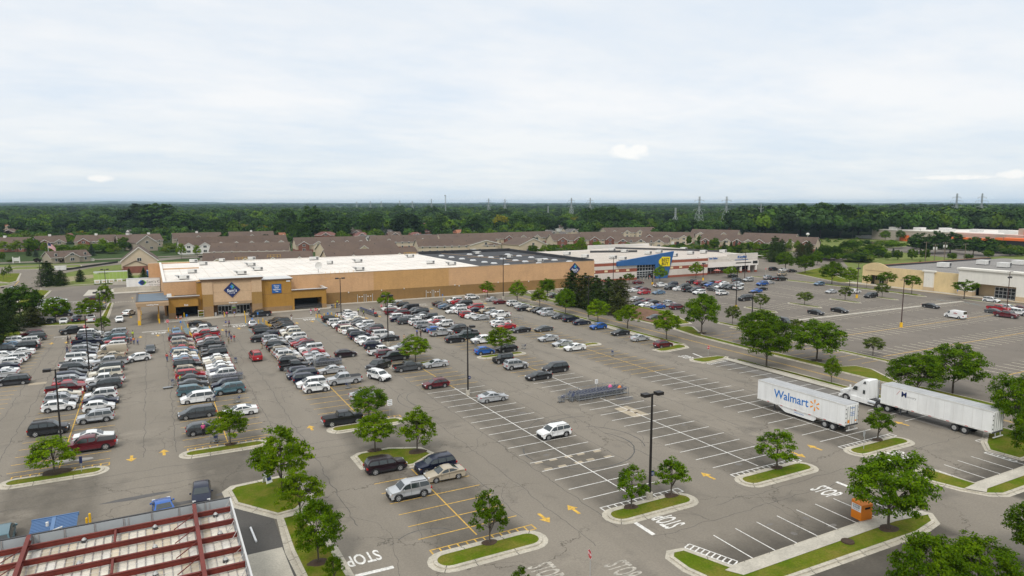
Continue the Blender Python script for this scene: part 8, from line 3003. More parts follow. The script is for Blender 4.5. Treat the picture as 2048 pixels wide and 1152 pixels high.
b = MB()
b.box(-2.2, 2.2, -1, 1, .3, 1.9, 'metal_white')
b.box(-2.3, 2.3, -1.05, 1.05, 1.9, 2.05, 'metal_white')
tag(b.build('utility_box', loc=(x, y, 0)), 'white utility box at the end of the silt fence', 'utility box')
x, y = G(95, 567)
b = MB()
b.box(-1, 1, -.8, .8, 0, 2.1, 'metal_white')
b.box(-.7, .7, -.82, -.8, .3, 1.8, 'metal_grey')
tag(b.build('utility_box', loc=(x, y, 0)), 'white cabinet under the dark pine at the lot entrance', 'utility box')
x, y = G(1614.5, 488)
h = Zat(x, y, 466)
b = MB()
b.cyl((0, 0, 0), (0, 0, h - 1), .22, 'galvanised', 8)
b.idx(*(lambda c: (c[0], c[1]))((lambda n: ([(1.2 * math.cos(2 * PI * i / n) * k, 1.2 * math.sin(2 * PI * i / n) * k, h - .8 + z) for k, z in ((.4, -1.1), (1, -.5), (1, .3), (.4, .9)) for i in range(n)], [(r * n + i, r * n + (i + 1) % n, (r + 1) * n + (i + 1) % n, (r + 1) * n + i) for r in range(3) for i in range(n)] + [tuple(range(3 * n, 4 * n))]))(14)), 'metal_white')
tag(b.build('globe_post', loc=(x, y, 0)), 'white globe on a pole standing in the meadow', 'globe light')
for u, v, l in ((1243, 718, ''),):
 pass

mat('steel_red', (.15, .022, .013), .6, .1, var=.2, vscale=.6, fine=.08, fscale=3)
mat('insulation', (.62, .575, .49), .8, var=.17, vscale=.28, fine=.08, fscale=2)
mat('insulation_stained', (.54, .47, .36), .9, var=.24, vscale=.35)
mat('insulation_grey', (.63, .6, .54), .8, var=.15, vscale=.3)
mat('panel_grey', (.46, .49, .5), .5, .2, var=.08, vscale=.5)
mat('rod', (.5, .47, .45), .5, .4)
K = emp('steel_frame_building', (0, 0, 0), 0, 'half-stripped building with red steel beams over white roof panels at the corner', 'building')
ZR = 4.5
x0, x1, y1 = -26., 5.05, 63.7
b = MB()
b.box(x1 - .25, x1, 34, y1 - .3, 0, 3.6, 'panel_grey')
b.box(x0, x1, y1 - .3, y1, 0, 3.6, 'panel_grey')
P_(b, 'wall', K)
b = MB()       # parapet facing the roof: framed grey panels under a dark rail
for i in range(14):
 xx = x1 - (i + 1) * 2.1
 b.box(xx + .05, xx + 2.05, y1 - .12, y1 - .06, 3.4, 4.52, 'panel_grey')
 b.bar((xx + .02, y1 - .15, 3.4), (xx + .02, y1 - .15, 4.55), .07, 'rod')
 if i % 3 == 0:
  b.bar((xx + .35, y1 - .15, 3.7), (xx + .35, y1 - .15, 4.55), .05, 'rod')
b.bar((x0, y1, 4.56), (x1, y1, 4.56), .16, 'metal_dark', .1)
b.bar((x0, y1 + .12, 4.52), (x1, y1 + .12, 4.52), .1, 'sign_lblue', .06)
b.box(x0, x1, y1 - .05, y1, 3.6, 4.5, 'panel_grey')
P_(b, 'parapet', K)
b = MB()
for i in range(13):
 yy = y1 - .3 - i * 2.1
 b.box(x1 - .06, x1, yy - 2.0, yy - .1, 3.7, 4.3, 'panel_grey')
 b.bar((x1 - .12, yy, 3.6), (x1 - .12, yy, 4.5), .07, 'rod')
 b.bar((x1 - .1, yy, 4.45), (x1 - .9, yy - .6, 3.55), .04, 'rod')
 b.bar((x1 - .1, yy - 1, 4.45), (x1 - .9, yy - .6, 3.55), .04, 'rod')
b.bar((x1 - .03, 34, 4.5), (x1 - .03, y1, 4.5), .14, 'metal_flash', .1)
P_(b, 'eave_rail', K)
rr2 = random.Random(21)
for r_ in range(8):      # white roof panels between the beams, with their ribs
 ya, yb = y1 - 1.35 - r_ * 2.62, y1 - 1.35 - (r_ + 1) * 2.62 + .02
 b = MB()
 x = x1 - .2
 while x > x0:
  m = rr2.choices(('insulation', 'insulation_grey', 'insulation_stained'), (.5, .25, .25))[0]
  if x < -1 and r_ in (1, 2, 3):
   m = rr2.choices(('insulation', 'insulation_grey', 'insulation_stained'), (.25, .2, .55))[0]
  sag = rr2.uniform(0, .06)
  b.face([(x - .6, yb, 3.72 - sag), (x, yb, 3.72), (x, ya, 3.72), (x - .6, ya, 3.72 - sag * .5)], m)
  b.bar((x, yb + .05, 3.75), (x, ya - .05, 3.75), .05, 'rod', .06)
  b.cyl((x - .02, yb + .1, 3.82), (x - .02, ya - .1, 3.82), .018, 'rod', 5)
  x -= .6
 for q in range(2):
  yy = ya + (yb - ya) * (.35 + .3 * q)
  b.cyl((x0, yy, 3.86), (x1 - .3, yy, 3.86), .016, 'rod', 5)
 P_(b, 'roof_panel', K)
def ibeam(nm, p, q, h, w_):
 p, q = Vector(p), Vector(q)
 b = MB()
 b.bar(p, q, .03, 'steel_red', h)
 up = Vector((0, 0, h / 2))
 b.bar(p + up, q + up, w_, 'steel_red', .03)
 b.bar(p - up, q - up, w_, 'steel_red', .03)
 return P_(b, nm, K)
for i in range(8):
 yy = y1 - 1.35 - i * 2.62
 ibeam('purlin', (x0, yy, 4.08), (x1 - .15, yy, 4.08), .38, .2)
for xx in (2.05, -9.9, -21.8):
 ibeam('girder', (xx, 34, 4.42), (xx, y1 - .2, 4.42), .5, .3)
for xx in (-3.9, -15.8):
 for i in range(8):
  yy = y1 - 1.35 - i * 2.62
  if i % 2 == 0:
   ibeam('strut', (xx, yy, 4.12), (xx, yy - 2.62, 4.12), .3, .16)
for xx in (2.05, -9.9):
 for i in range(7):
  yy = y1 - 1.35 - i * 2.62
  b = MB()
  b.bar((xx - .1, yy - .3, 4.3), (xx - 1.7, yy - 1.7, 3.95), .06, 'steel_red')
  P_(b, 'brace', K)

for u, v in ((168, 1079), (310, 1053), (431, 1028), (158, 1126), (310, 1093), (440, 1065), (311, 1147), (451, 1118), (440, 1066)):
 x, y = G(u, v, 3.95)
 b = MB()
 b.cyl((x, y, 3.72), (x, y, 3.95), .22, 'metal_dark', 10, .2)
 b.cyl((x, y, 3.95), (x, y, 4.1), .2, 'metal_grey', 10, .08)
 b.cyl((x + .2, y, 3.8), (x + 1.2, y + .1, 3.62), .02, 'rod', 5)
 P_(b, 'roof_lamp', K)
b = MB()
b.cyl((7.0, 63.2, .1), (6.9, 66.3, .1), .1, 'sign_white', 8)
tag(b.build('fallen_gutter'), 'loose white gutter length lying on the dark service drive', 'gutter')
mat('shed_blue', (.11, .195, .35), .5, .2, var=.06, vscale=.6)
SH = emp('metal_shed', (-9, 69.4, 0), 0, 'small blue ribbed-metal shed beside the steel-framed building', 'shed')
def sh(nm, b):
 o = b.build(nm, parent=SH)
 return o
b = MB()
b.box(-1.5, 1.4, -1.4, 1.3, 0, 2.2, 'metal_dark')
sh('wall', b)
b = MB()
nr = 14
for s, (xa, xb) in enumerate(((-1.75, -.25), (.05, 1.75))):
 for i in range(nr):
  y0_, y1_ = -1.75 + 3.3 * i / nr, -1.75 + 3.3 * (i + 1) / nr
  z0_, z1_ = 2.25 + .55 * i / nr, 2.25 + .55 * (i + 1) / nr
  b.face([(xa, y0_, z0_), (xb, y0_, z0_), (xb, y1_ - .06, z1_ - .01), (xa, y1_ - .06, z1_ - .01)], 'shed_blue')
  b.bar((xa, y1_ - .03, z1_ + .01), (xb, y1_ - .03, z1_ + .01), .06, 'shed_blue', .09)
b.box(-.25, .05, -1.75, 1.55, 2.3, 2.34, 'shed_blue')
b.face([(-.25, -1.75, 2.3), (.05, -1.75, 2.3), (.05, 1.55, 2.86), (-.25, 1.55, 2.86)], 'shed_blue')
b.box(-1.8, 1.8, 1.5, 1.6, 2.6, 2.9, 'shed_blue')
sh('roof', b)
b = MB()
b.cyl((-.5, .3, 2.6), (-.5, .3, 2.95), .12, 'metal_white', 10)
sh('vent_pipe', b)
b = MB()
b.box(-6.6, -5.6, 67.2, 68.8, 0, 1.1, 'metal_dark')
b.box(-6.5, -5.7, 67.3, 68.0, 1.1, 1.4, 'sign_navy')
tag(b.build('equipment_crate'), 'dark crate between the blue shed and the yellow bollards', 'crate')
b = MB()
b.cyl((-12.6, 66.6, 2.4), (-8.2, 68.0, 3.0), .06, 'metal_white', 8)
b.cyl((-12.4, 66.6, 0), (-12.4, 66.6, 2.5), .05, 'metal_white', 8)
b.cyl((-8.3, 68.0, 0), (-8.3, 68.0, 3.0), .05, 'metal_white', 8)
tag(b.build('barrier_arm'), 'white barrier arm reaching over the parapet by the blue shed', 'barrier')
sheet('shed_slab', [(-16, 66), (4.6, 66), (4.6, 71.8), (-6, 71.4), (-16, 70)], .006, 'concrete')

mat('cart_wire', (.26, .27, .28), .5, .4)
mat('cart_blue', (.03, .045, .13), .5)
def cart_mesh():
 b = MB()
 lo = [(-.3, -.2, .5), (.38, -.15, .56), (.38, .15, .56), (-.3, .2, .5)]
 hi = [(-.42, -.27, .98), (.5, -.2, .92), (.5, .2, .92), (-.42, .27, .98)]
 for ring in (lo, hi):
  for i in range(4):
   b.bar(ring[i], ring[(i + 1) % 4], .025, 'cart_wire')
 for i in range(4):
  p, q, r, s = (Vector(t) for t in (lo[i], lo[(i + 1) % 4], hi[(i + 1) % 4], hi[i]))
  k = 7 if i % 2 == 0 else 4
  for j in range(1, k):
   b.bar(p.lerp(q, j / k), s.lerp(r, j / k), .013, 'cart_wire')
  for j in (1, 2):
   b.bar(p.lerp(s, j / 3), q.lerp(r, j / 3), .013, 'cart_wire')
 for j in range(1, 5):
  b.bar(Vector(lo[0]).lerp(Vector(lo[1]), j / 5), Vector(lo[3]).lerp(Vector(lo[2]), j / 5), .014, 'cart_wire')
 for s in (-1, 1):
  b.bar((-.42, s * .24, .14), (.42, s * .18, .14), .03, 'cart_wire')
  b.bar((-.42, s * .24, .14), (-.42, s * .26, .98), .03, 'cart_wire')
  b.bar((.3, s * .16, .14), (.2, s * .15, .54), .03, 'cart_wire')
  b.bar((-.42, s * .26, .98), (-.56, s * .26, 1.06), .03, 'cart_wire')
 b.box(-.44, .1, -.18, .18, .2, .22, 'cart_wire')
 w = b
 h = MB()
 h.cyl((-.56, -.28, 1.06), (-.56, .28, 1.06), .03, 'cart_blue', 8)
 h.box(-.4, -.36, -.22, .22, .68, .98, 'cart_blue')
 h.box(-.38, -.16, -.2, .2, .74, .77, 'cart_blue')
 wl = []
 for x in (-.38, .38):
  for s in (-1, 1):
   c = MB()
   c.cyl((x, s * .2 - .02, .065), (x, s * .2 + .02, .065), .065, 'TYRE', 10)
   wl.append(c)
 full = MB().add(w).add(h)
 for c in wl:
  full.add(c)
 return w.mesh('basket'), h.mesh('handle_and_seat'), [c.mesh('wheel') for c in wl], full.mesh('shopping_cart')
CB, CH, CW, CF = cart_mesh()
def cart(x, y, rz, label, group=None, parts=False):
 if parts:
  o = bpy.data.objects.new('shopping_cart', CB)
  C.objects.link(o)
  for nm, me in [('handle', CH)] + [('wheel', w_) for w_ in CW]:
   c = bpy.data.objects.new(nm, me)
   C.objects.link(c)
   c.parent = o
 else:
  o = bpy.data.objects.new('shopping_cart', CF)
  C.objects.link(o)
 o.location = (x, y, 0)
 o.rotation_euler = (0, 0, rz)
 return tag(o, label, 'shopping cart', group)
def shelter(xa, xb, yc, label, n, cartlab, group, half=1.15, rows=2, tall=1.0):
 b = MB()
 for s in (-1, 1):
  for z in (.45, tall):
   b.bar((xa, yc + s * half, z), (xb, yc + s * half, z), .06, 'cart_wire')
  k = 4
  for i in range(k + 1):
   x = xa + (xb - xa) * i / k
   b.bar((x, yc + s * half, 0), (x, yc + s * half, tall), .06, 'cart_wire')
 tag(b.build('cart_corral'), label, 'cart corral', 'cart corrals')
 if n:
  for r_ in range(rows):
   for i in range(n):
    y = yc + (r_ - (rows - 1) / 2) * .95
    cart(xa + .5 + (xb - xa - .8) * i / max(1, n - 1), y + rnd.uniform(-.04, .04), PI + rnd.uniform(-.05, .05), cartlab, group)
shelter(57.6, 67.2, 87.9, 'steel cart corral crammed with blue trolleys in the empty bays', 16, 'blue-handled trolley nested in the crammed corral of the empty bays', 'trolleys in the crammed corral', half=1.9, rows=3, tall=1.25)
for i in range(7):
 cart(55.6 + rnd.uniform(-.5, 2.4), 88 + rnd.uniform(-2., 2.4), rnd.uniform(2.4, 3.8), 'trolley spilling loose from the open end of the crammed corral', 'loose trolleys by the crammed corral')
mat('bag_orange', (.7, .22, .04), .6)
mat('bag_pink', (.7, .12, .3), .6)
for m, x, y, l in (('bag_orange', 66.4, 87.4, 'orange bag in the trolley at the closed end of the crammed corral'), ('bag_pink', 65.4, 88.6, 'pink bag in the trolley at the closed end of the crammed corral')):
 b = MB()
 b.idx([(x + .34 * math.cos(t) * k, y + .26 * math.sin(t) * k, 1.0 + z) for k, z in ((1, -.25), (1.05, .05), (.5, .3)) for t in [2 * PI * i / 9 for i in range(9)]], [(r * 9 + i, r * 9 + (i + 1) % 9, (r + 1) * 9 + (i + 1) % 9, (r + 1) * 9 + i) for r in range(2) for i in range(9)] + [tuple(range(18, 27))], m)
 tag(b.build('shopping_bag', smooth=50), l, 'bag')
shelter(7.6, 12.9, 126.6, 'cart corral full of grey trolleys between the white and navy SUVs', 11, 'trolley in the corral between the white and navy SUVs', 'trolleys in the corral of the exit-door row')
shelter(25.9, 31.2, 129.6, 'cart corral of trolleys between the black and silver sedans', 10, 'trolley in the corral between the black and silver sedans', 'trolleys in the corral of the entrance row')
shelter(20.3, 25.0, 126.0, 'empty cart corral behind the black pickup of the entrance row', 3, 'trolley by the black pickup of the entrance row', 'trolleys beside the black pickup', rows=1)
shelter(57.0, 66.5, 156.4, 'empty cart corral with thin rails in the wall-door row', 3, 'trolley in the near corner of the wall-door row corral', 'trolleys in the wall-door row corral', rows=1)
shelter(75.5, 86.0, 156.6, 'empty cart corral with thin rails in the far-sign row', 0, '', '')
shelter(7.8, 12.9, 154.2, 'cart corral rails beside the black pickup of the exit-door row', 0, '', '')
shelter(-15.6, -6.4, 150.6, 'cart corral between the white big SUV and white pickup', 6, 'trolley in the loading-bay row corral', 'trolleys in the loading-bay row corral', rows=1)
shelter(41.0, 46.3, 152.3, 'cart corral beside the black off-roader of the cart-bay row', 2, 'trolley beside the black off-roader of the cart-bay row', 'trolleys of the cart-bay row', rows=1)
for u, v, l in ((697, 777, 'lone trolley standing by the silver pickup and the island tree'), (1225, 712, 'lone trolley on the yellow line of the empty far bays'), (474, 806, 'lone trolley behind the white sedan by the island tree'), (418, 796, 'trolley against the wheel of the white minivan'), (425, 803, 'trolley lying just below the white minivan'), (428, 885, 'trolley at the kerb end of the small island below the grey crossover'), (433, 884, 'second trolley at the kerb below the grey crossover'), (1047, 698, 'trolley on the tip of the island by the black crossover'), (952, 692, 'trolley beside the bright blue hatchback'), (348, 771, 'trolley behind the teal minivan, near the worker'),
    (84, 667, 'trolley with blue seat by the maroon SUV at the pines'), (138, 703, 'trolley pushed by the shopper in navy'), (692, 668, 'trolley behind the white sedan of the cart-bay row'), (996, 770, 'trolley loose in the aisle') if 0 else (990, 699, 'trolley by the dark hatchback under the island tree'), (472, 726, 'trolley at the tail of the navy sedan')):
 x, y = G(u, v)
 cart(x, y, rnd.uniform(0, 6.28), l, 'stray trolleys', parts=math.hypot(x, y) < 125)
x, y = G(336, 777)
b = MB()
b.box(-.75, .75, -.38, .38, .22, .28, 'cart_wire')
for s in (-.34, .34):
 b.bar((.72, s, .25), (.78, s, 1.05), .04, 'cart_wire')
b.bar((.78, -.34, 1.05), (.78, .34, 1.05), .04, 'cart_wire')
b.bar((.75, -.34, .65), (.75, .34, .65), .03, 'cart_wire')
o = tag(b.build('flatbed_cart', loc=(x, y, 0), rz=.2), 'empty flatbed trolley alone in the aisle near the teal minivan', 'flatbed trolley')
for sx in (-.6, .6):
 for s in (-.3, .3):
  c = MB()
  c.cyl((sx, s - .03, .1), (sx, s + .03, .1), .1, 'TYRE', 10)
  c.build('wheel', parent=o)
p, q = Vector(G(722, 622)), Vector(G(748, 632))
for i in range(26):
 c = p.lerp(q, i / 25)
 cart(c.x, c.y, math.atan2((q - p).y, (q - p).x), 'trolley in the long train the workers push past the long wall', 'trolleys in the pushed train')
b = MB()
b.box(-.55, .55, -.4, .4, .15, .8, 'metal_dark')
b.box(-.5, -.3, -.35, .35, .8, 1.2, 'sign_red')
for s in (-.35, .35):
 b.cyl((.3, s - .06, .18), (.3, s + .06, .18), .18, 'TYRE', 12)
tag(b.build('cart_pusher', loc=(*G(752, 633.5), 0), rz=math.atan2((q - p).y, (q - p).x)), 'motorised pusher at the tail of the trolley train', 'cart pusher')
for i in range(5):
 x, y = G(664 + i * 3.2, 616 - i * .4)
 cart(x, y, rnd.uniform(0, 6), 'loose trolley outside the corner of the cart bay', 'trolleys at the cart bay corner')
mat('skin', (.42, .24, .16), .6)
mat('skin_dark', (.12, .06, .04), .6)
for nm, c in (('hair_dark', (.02, .014, .01)), ('hair_blond', (.45, .36, .22)), ('hair_grey', (.4, .39, .37)), ('cl_white', (.7, .7, .7)), ('cl_black', (.015, .015, .017)), ('cl_navy', (.02, .03, .09)), ('cl_blue', (.05, .12, .38)), ('cl_red', (.45, .02, .025)), ('cl_orange', (.7, .2, .03)),
              ('cl_hiviz', (.5, .72, .03)), ('cl_pink', (.6, .06, .25)), ('cl_tan', (.4, .3, .2)), ('cl_grey', (.18, .18, .19)), ('cl_jean', (.06, .09, .17)), ('cl_khaki', (.42, .36, .26)), ('cl_purple', (.13, .05, .2)), ('cl_lblue', (.25, .42, .55)), ('cl_olive', (.16, .15, .08)), ('shoe', (.03, .03, .03))):
 mat(nm, c, .85)

def skin_mesh(name, verts, edges, radii, root, sub=1):
 me = bpy.data.meshes.new(name)
 me.from_pydata(verts, edges, [])
 ob = bpy.data.objects.new(name, me)
 C.objects.link(ob)
 md = ob.modifiers.new('skin', 'SKIN')
 md.use_smooth_shade = True
 for i, r in enumerate(radii):
  sv = me.skin_vertices[0].data[i]
  sv.radius = (r, r) if not isinstance(r, tuple) else r
  sv.use_root = i == root
 s = ob.modifiers.new('sub', 'SUBSURF')
 s.levels = s.render_levels = sub
 dg = bpy.context.evaluated_depsgraph_get()
 out = bpy.data.meshes.new_from_object(ob.evaluated_get(dg))
 bpy.data.objects.remove(ob)
 out.name = name
 return out

def person_meshes(pose):
 """standing 1.72 m tall, facing +x; pose gives the swing of the legs and arms"""
 st, arm, el, lean = pose
 J = {}
 def P(n, x, y, z):
  J[n] = Vector((x + lean * max(0, z - .9), y, z))
 P('pelvis', 0, 0, .93); P('waist', .01, 0, 1.08); P('chest', .02, 0, 1.3); P('neck', .01, 0, 1.46); P('head0', .02, 0, 1.55); P('head1', .03, 0, 1.64)
 for s, sg in (('l', 1), ('r', -1)):
  f = st * sg
  P('hip' + s, 0, sg * .09, .9)
  P('knee' + s, .09 * abs(st) * 2 + f * .55, sg * .1, .5)
  P('ank' + s, f * 1.0, sg * .1, .08 + (.07 if f < -.05 else 0))
  P('toe' + s, f * 1.0 + .17, sg * .12, .035 + (.01 if f < -.05 else 0))
  P('sh' + s, .0, sg * .18, 1.4)
  a = arm - f * .8
  e = Vector((math.sin(a) * .29, sg * .24, 1.4 - math.cos(a) * .29))
  P('el' + s, e.x, e.y, e.z)
  w_ = e + Vector((math.sin(a + el) * .25, -sg * .03, -math.cos(a + el) * .25))
  P('wr' + s, w_.x, w_.y, w_.z)
  d = Vector((math.sin(a + el), 0, -math.cos(a + el)))
  pr = Vector((d.z, 0, -d.x))
  pm = w_ + d * .08
  P('palm' + s, pm.x, pm.y, pm.z)
  for k, (off, ln_) in enumerate(((-.03, .075), (-.01, .09), (.01, .085), (.028, .065))):
   q1 = pm + pr * off + d * ln_ * .55 + Vector((0, -sg * .01, 0))
   q2 = pm + pr * off + d * ln_ + Vector((0, -sg * .03, 0))
   P(f'f{k}a{s}', q1.x, q1.y, q1.z); P(f'f{k}b{s}', q2.x, q2.y, q2.z)
  q1 = w_ + d * .035 + pr * .04
  q2 = w_ + d * .08 + pr * .065
  P('tha' + s, q1.x, q1.y, q1.z); P('thb' + s, q2.x, q2.y, q2.z)
 names = list(J)
 ix = {n: i for i, n in enumerate(names)}
 R_ = dict(pelvis=(.15, .11), waist=(.135, .1), chest=(.16, .115), neck=.052, head0=.075, head1=.098)
 E = [('pelvis', 'waist'), ('waist', 'chest'), ('chest', 'neck'), ('neck', 'head0'), ('head0', 'head1')]
 for s in 'lr':
  E += [('pelvis', 'hip' + s), ('hip' + s, 'knee' + s), ('knee' + s, 'ank' + s), ('ank' + s, 'toe' + s), ('chest', 'sh' + s), ('sh' + s, 'el' + s), ('el' + s, 'wr' + s), ('wr' + s, 'palm' + s), ('wr' + s, 'tha' + s), ('tha' + s, 'thb' + s)]
  for n, r in (('hip', .085), ('knee', .055), ('ank', .038), ('toe', .034), ('sh', .06), ('el', .04), ('wr', .027), ('palm', (.04, .02)), ('tha', .012), ('thb', .01)):
   R_[n + s] = r
  for k in range(4):
   E += [('palm' + s, f'f{k}a{s}'), (f'f{k}a{s}', f'f{k}b{s}')]
   R_[f'f{k}a{s}'] = .0095
   R_[f'f{k}b{s}'] = .008
 body = skin_mesh('person_body', [tuple(J[n]) for n in names], [(ix[a], ix[b]) for a, b in E], [R_[n] for n in names], ix['pelvis'])
 def sub(nm, ns, es, grow, over={}):
  i2 = {n: i for i, n in enumerate(ns)}
  rad = []
  for n in ns:
   r = over.get(n, R_[n])
   rad.append(tuple(x + grow for x in r) if isinstance(r, tuple) else r + grow)
  return skin_mesh(nm, [tuple(J[n]) for n in ns], [(i2[a], i2[b]) for a, b in es], rad, 0)
 P('slvl', *(J['shl'].lerp(J['ell'], .8))); P('slvr', *(J['shr'].lerp(J['elr'], .8)))
 J['slvl'] = J['shl'].lerp(J['ell'], .8); J['slvr'] = J['shr'].lerp(J['elr'], .8)
 R_['slvl'] = R_['slvr'] = .05
 J['hem'] = J['pelvis'] + Vector((0, 0, .0)); R_['hem'] = (.155, .115)
 J['col'] = J['neck'] - Vector((0, 0, .03)); R_['col'] = .06
 shirt = sub('shirt', ['chest', 'waist', 'hem', 'col', 'shl', 'shr', 'slvl', 'slvr'], [('chest', 'waist'), ('waist', 'hem'), ('chest', 'col'), ('chest', 'shl'), ('chest', 'shr'), ('shl', 'slvl'), ('shr', 'slvr')], .018)
 J['cufl'] = J['kneel'].lerp(J['ankl'], .92); J['cufr'] = J['kneer'].lerp(J['ankr'], .92)
 R_['cufl'] = R_['cufr'] = .05
 trousers = sub('trousers', ['pelvis', 'hipl', 'hipr', 'kneel', 'kneer', 'cufl', 'cufr'], [('pelvis', 'hipl'), ('pelvis', 'hipr'), ('hipl', 'kneel'), ('hipr', 'kneer'), ('kneel', 'cufl'), ('kneer', 'cufr')], .016)
 J['shol'] = J['hipl'].lerp(J['kneel'], .9); J['shor'] = J['hipr'].lerp(J['kneer'], .9)
 R_['shol'] = R_['shor'] = .075
 shorts = sub('shorts', ['pelvis', 'hipl', 'hipr', 'shol', 'shor'], [('pelvis', 'hipl'), ('pelvis', 'hipr'), ('hipl', 'shol'), ('hipr', 'shor')], .018)
 hd = J['head1']
 hair = MB()
 n = 10
 ring = lambda z, r, dx_: [(hd.x + dx_ + r * math.cos(2 * PI * i / n), hd.y + r * .88 * math.sin(2 * PI * i / n), hd.z + z) for i in range(n)]
 rows = [ring(-.05, .108, -.03), ring(.03, .116, -.012), ring(.08, .095, -.005), ring(.108, .045, 0)]
 hair.idx([p for r in rows for p in r], [(r * n + i, r * n + (i + 1) % n, (r + 1) * n + (i + 1) % n, (r + 1) * n + i) for r in range(3) for i in range(n)] + [tuple(range(3 * n, 4 * n))], 'hair_dark')
 face = MB()
 for s in (-1, 1):
  face.cyl((hd.x + .088, hd.y + s * .034, hd.z + .0), (hd.x + .1, hd.y + s * .034, hd.z + .0), .012, 'hair_dark', 6)
 face.idx([(hd.x + .09, hd.y - .014, hd.z - .045), (hd.x + .09, hd.y + .014, hd.z - .045), (hd.x + .118, hd.y, hd.z - .04), (hd.x + .092, hd.y, hd.z + .005)], [(0, 2, 3), (2, 1, 3), (0, 1, 2)], 'skin')
 face.box(hd.x + .07, hd.x + .09, hd.y - .022, hd.y + .022, hd.z - .078, hd.z - .068, 'cl_red')
 sh = MB()
 for s in 'lr':
  a, t = J['ank' + s], J['toe' + s]
  sh.bar((a.x - .05, a.y, .045 + a.z - .08), (t.x + .05, t.y, .04 + t.z - .035), .085, 'shoe', .08)
 return dict(body=body, shirt=shirt, trousers=trousers, shorts=shorts, hair=hair.mesh('hair', 60), face=face.mesh('face'), shoes=sh.mesh('shoes'))
POSES = [person_meshes(p) for p in ((.22, .05, .25, .02), (.0, .05, .2, .0), (.2, .75, .55, .08), (-.24, .1, .35, .03))]
def obmat(o, m):
 if not o.data.materials:
  o.data.materials.append(None)
 o.material_slots[0].link = 'OBJECT'
 o.material_slots[0].material = MATS[m]
def person(u, v, rz, pose, shirt, low, label, shorts=False, hair='hair_dark', skin='skin', s=1., group=None, vest=None):
 x, y = G(u, v)
 P_0 = POSES[pose]
 r = bpy.data.objects.new('person', P_0['body'])
 C.objects.link(r)
 obmat(r, skin)
 r.location = (x, y, 0)
 r.rotation_euler = (0, 0, math.radians(rz))
 r.scale = (s, s, s)
 tag(r, label, 'person', group)
 for nm, key, m in (('shirt', 'shirt', shirt), ('shorts' if shorts else 'trousers', 'shorts' if shorts else 'trousers', low), ('hair', 'hair', hair), ('face', 'face', None), ('shoes', 'shoes', None)):
  o = bpy.data.objects.new(nm, P_0[key])
  C.objects.link(o)
  o.parent = r
  if m and key in ('shirt', 'trousers', 'shorts'):
   obmat(o, m)
  elif key == 'hair' and m != 'hair_dark':
   o.material_slots[0].link = 'OBJECT'
   o.material_slots[0].material = MATS[m]
 return r
person(407, 871, 80, 1, 'cl_pink', 'cl_black', 'woman in a pink top and dark trousers standing by the grey crossover', hair='hair_blond')
person(360, 768.5, 20, 2, 'cl_hiviz', 'cl_grey', 'worker in a yellow-green vest bending at the trolleys by the teal minivan')
person(167, 794, 200, 0, 'cl_white', 'cl_red', 'shopper in a white shirt and red shorts between the white cars', True, 'hair_blond')
person(175, 787, 160, 1, 'cl_lblue', 'cl_grey', 'shopper in a pale blue top beside the one in red shorts', s=.95)
person(134.5, 707, -10, 2, 'cl_navy', 'cl_jean', 'shopper in navy pushing a trolley past the loading-bay row')
person(136.5, 687.5, 210, 0, 'cl_black', 'cl_black', 'person in black walking at the painted STOP, nearer the row', skin='skin_dark')
person(141.5, 683.5, 200, 3, 'cl_tan', 'cl_grey', 'person in tan beside the one in black at the painted STOP')
person(262.5, 687, 130, 1, 'cl_lblue', 'cl_purple', 'person in a pale blue top behind the red off-roader', shorts=True)
person(268, 689, 95, 0, 'cl_orange', 'cl_jean', 'person in an orange shirt walking behind the red off-roader')
person(275.5, 690, 80, 3, 'cl_blue', 'cl_navy', 'child in blue walking beside the person in orange', s=.8)
person(266, 676, 120, 1, 'cl_hiviz', 'cl_olive', 'person with bright yellow balloons at the open car boot')
person(334.5, 723, 75, 0, 'cl_red', 'cl_jean', 'person in a red top and jeans walking along the exit-door row')
person(439.5, 679, 95, 0, 'cl_purple', 'cl_tan', 'person in purple beside the red pickup tail', True)
person(452, 654, -60, 3, 'cl_blue', 'cl_khaki', 'person in a blue shirt pushing a trolley away from the entrance', True)
person(458.5, 653.5, -50, 0, 'cl_purple', 'cl_black', 'person in dark purple with the trolley from the entrance')
person(453, 673.5, 250, 0, 'cl_navy', 'cl_grey', 'person in navy with dark hair, one of a pair in the entrance aisle')
person(459, 674.5, 260, 3, 'cl_black', 'cl_jean', 'person in black and jeans, other of the pair in the entrance aisle')
person(457.5, 688, 255, 1, 'cl_olive', 'cl_olive', 'child in olive walking in the entrance aisle', s=.85)
person(463, 683, 240, 0, 'cl_navy', 'cl_purple', 'person in navy shorts beside the red-shirted trolley pusher', True)
person(469, 684, 262, 2, 'cl_red', 'cl_grey', 'person in red pushing a loaded trolley down the entrance aisle')
person(524, 698, 200, 0, 'cl_black', 'cl_tan', 'person in black and tan loading a car behind the dark SUVs')
person(583, 641, 265, 1, 'cl_black', 'cl_white', 'woman in a black top and white trousers beside the dark SUVs')
person(622, 629, 30, 0, 'cl_pink', 'cl_white', 'person in pink walking toward the cart bay', skin='skin_dark')
person(634.5, 627, 30, 1, 'cl_orange', 'cl_khaki', 'person in orange at the stop sign by the cart bay')
person(638, 628, 40, 3, 'cl_white', 'cl_navy', 'person in white by the stop sign at the cart bay')
person(716.5, 628, 150, 1, 'cl_hiviz', 'cl_black', 'worker in a yellow-green vest at the front of the trolley train')
person(727.5, 632, 170, 3, 'cl_hiviz', 'cl_black', 'worker in a yellow-green vest beside the trolley train middle')
person(741.5, 627, 80, 0, 'cl_white', 'cl_navy', 'person in white with a dark bag past the trolley train')
person(747, 627.5, 85, 3, 'cl_navy', 'cl_jean', 'person in navy past the trolley train, next to the white top')
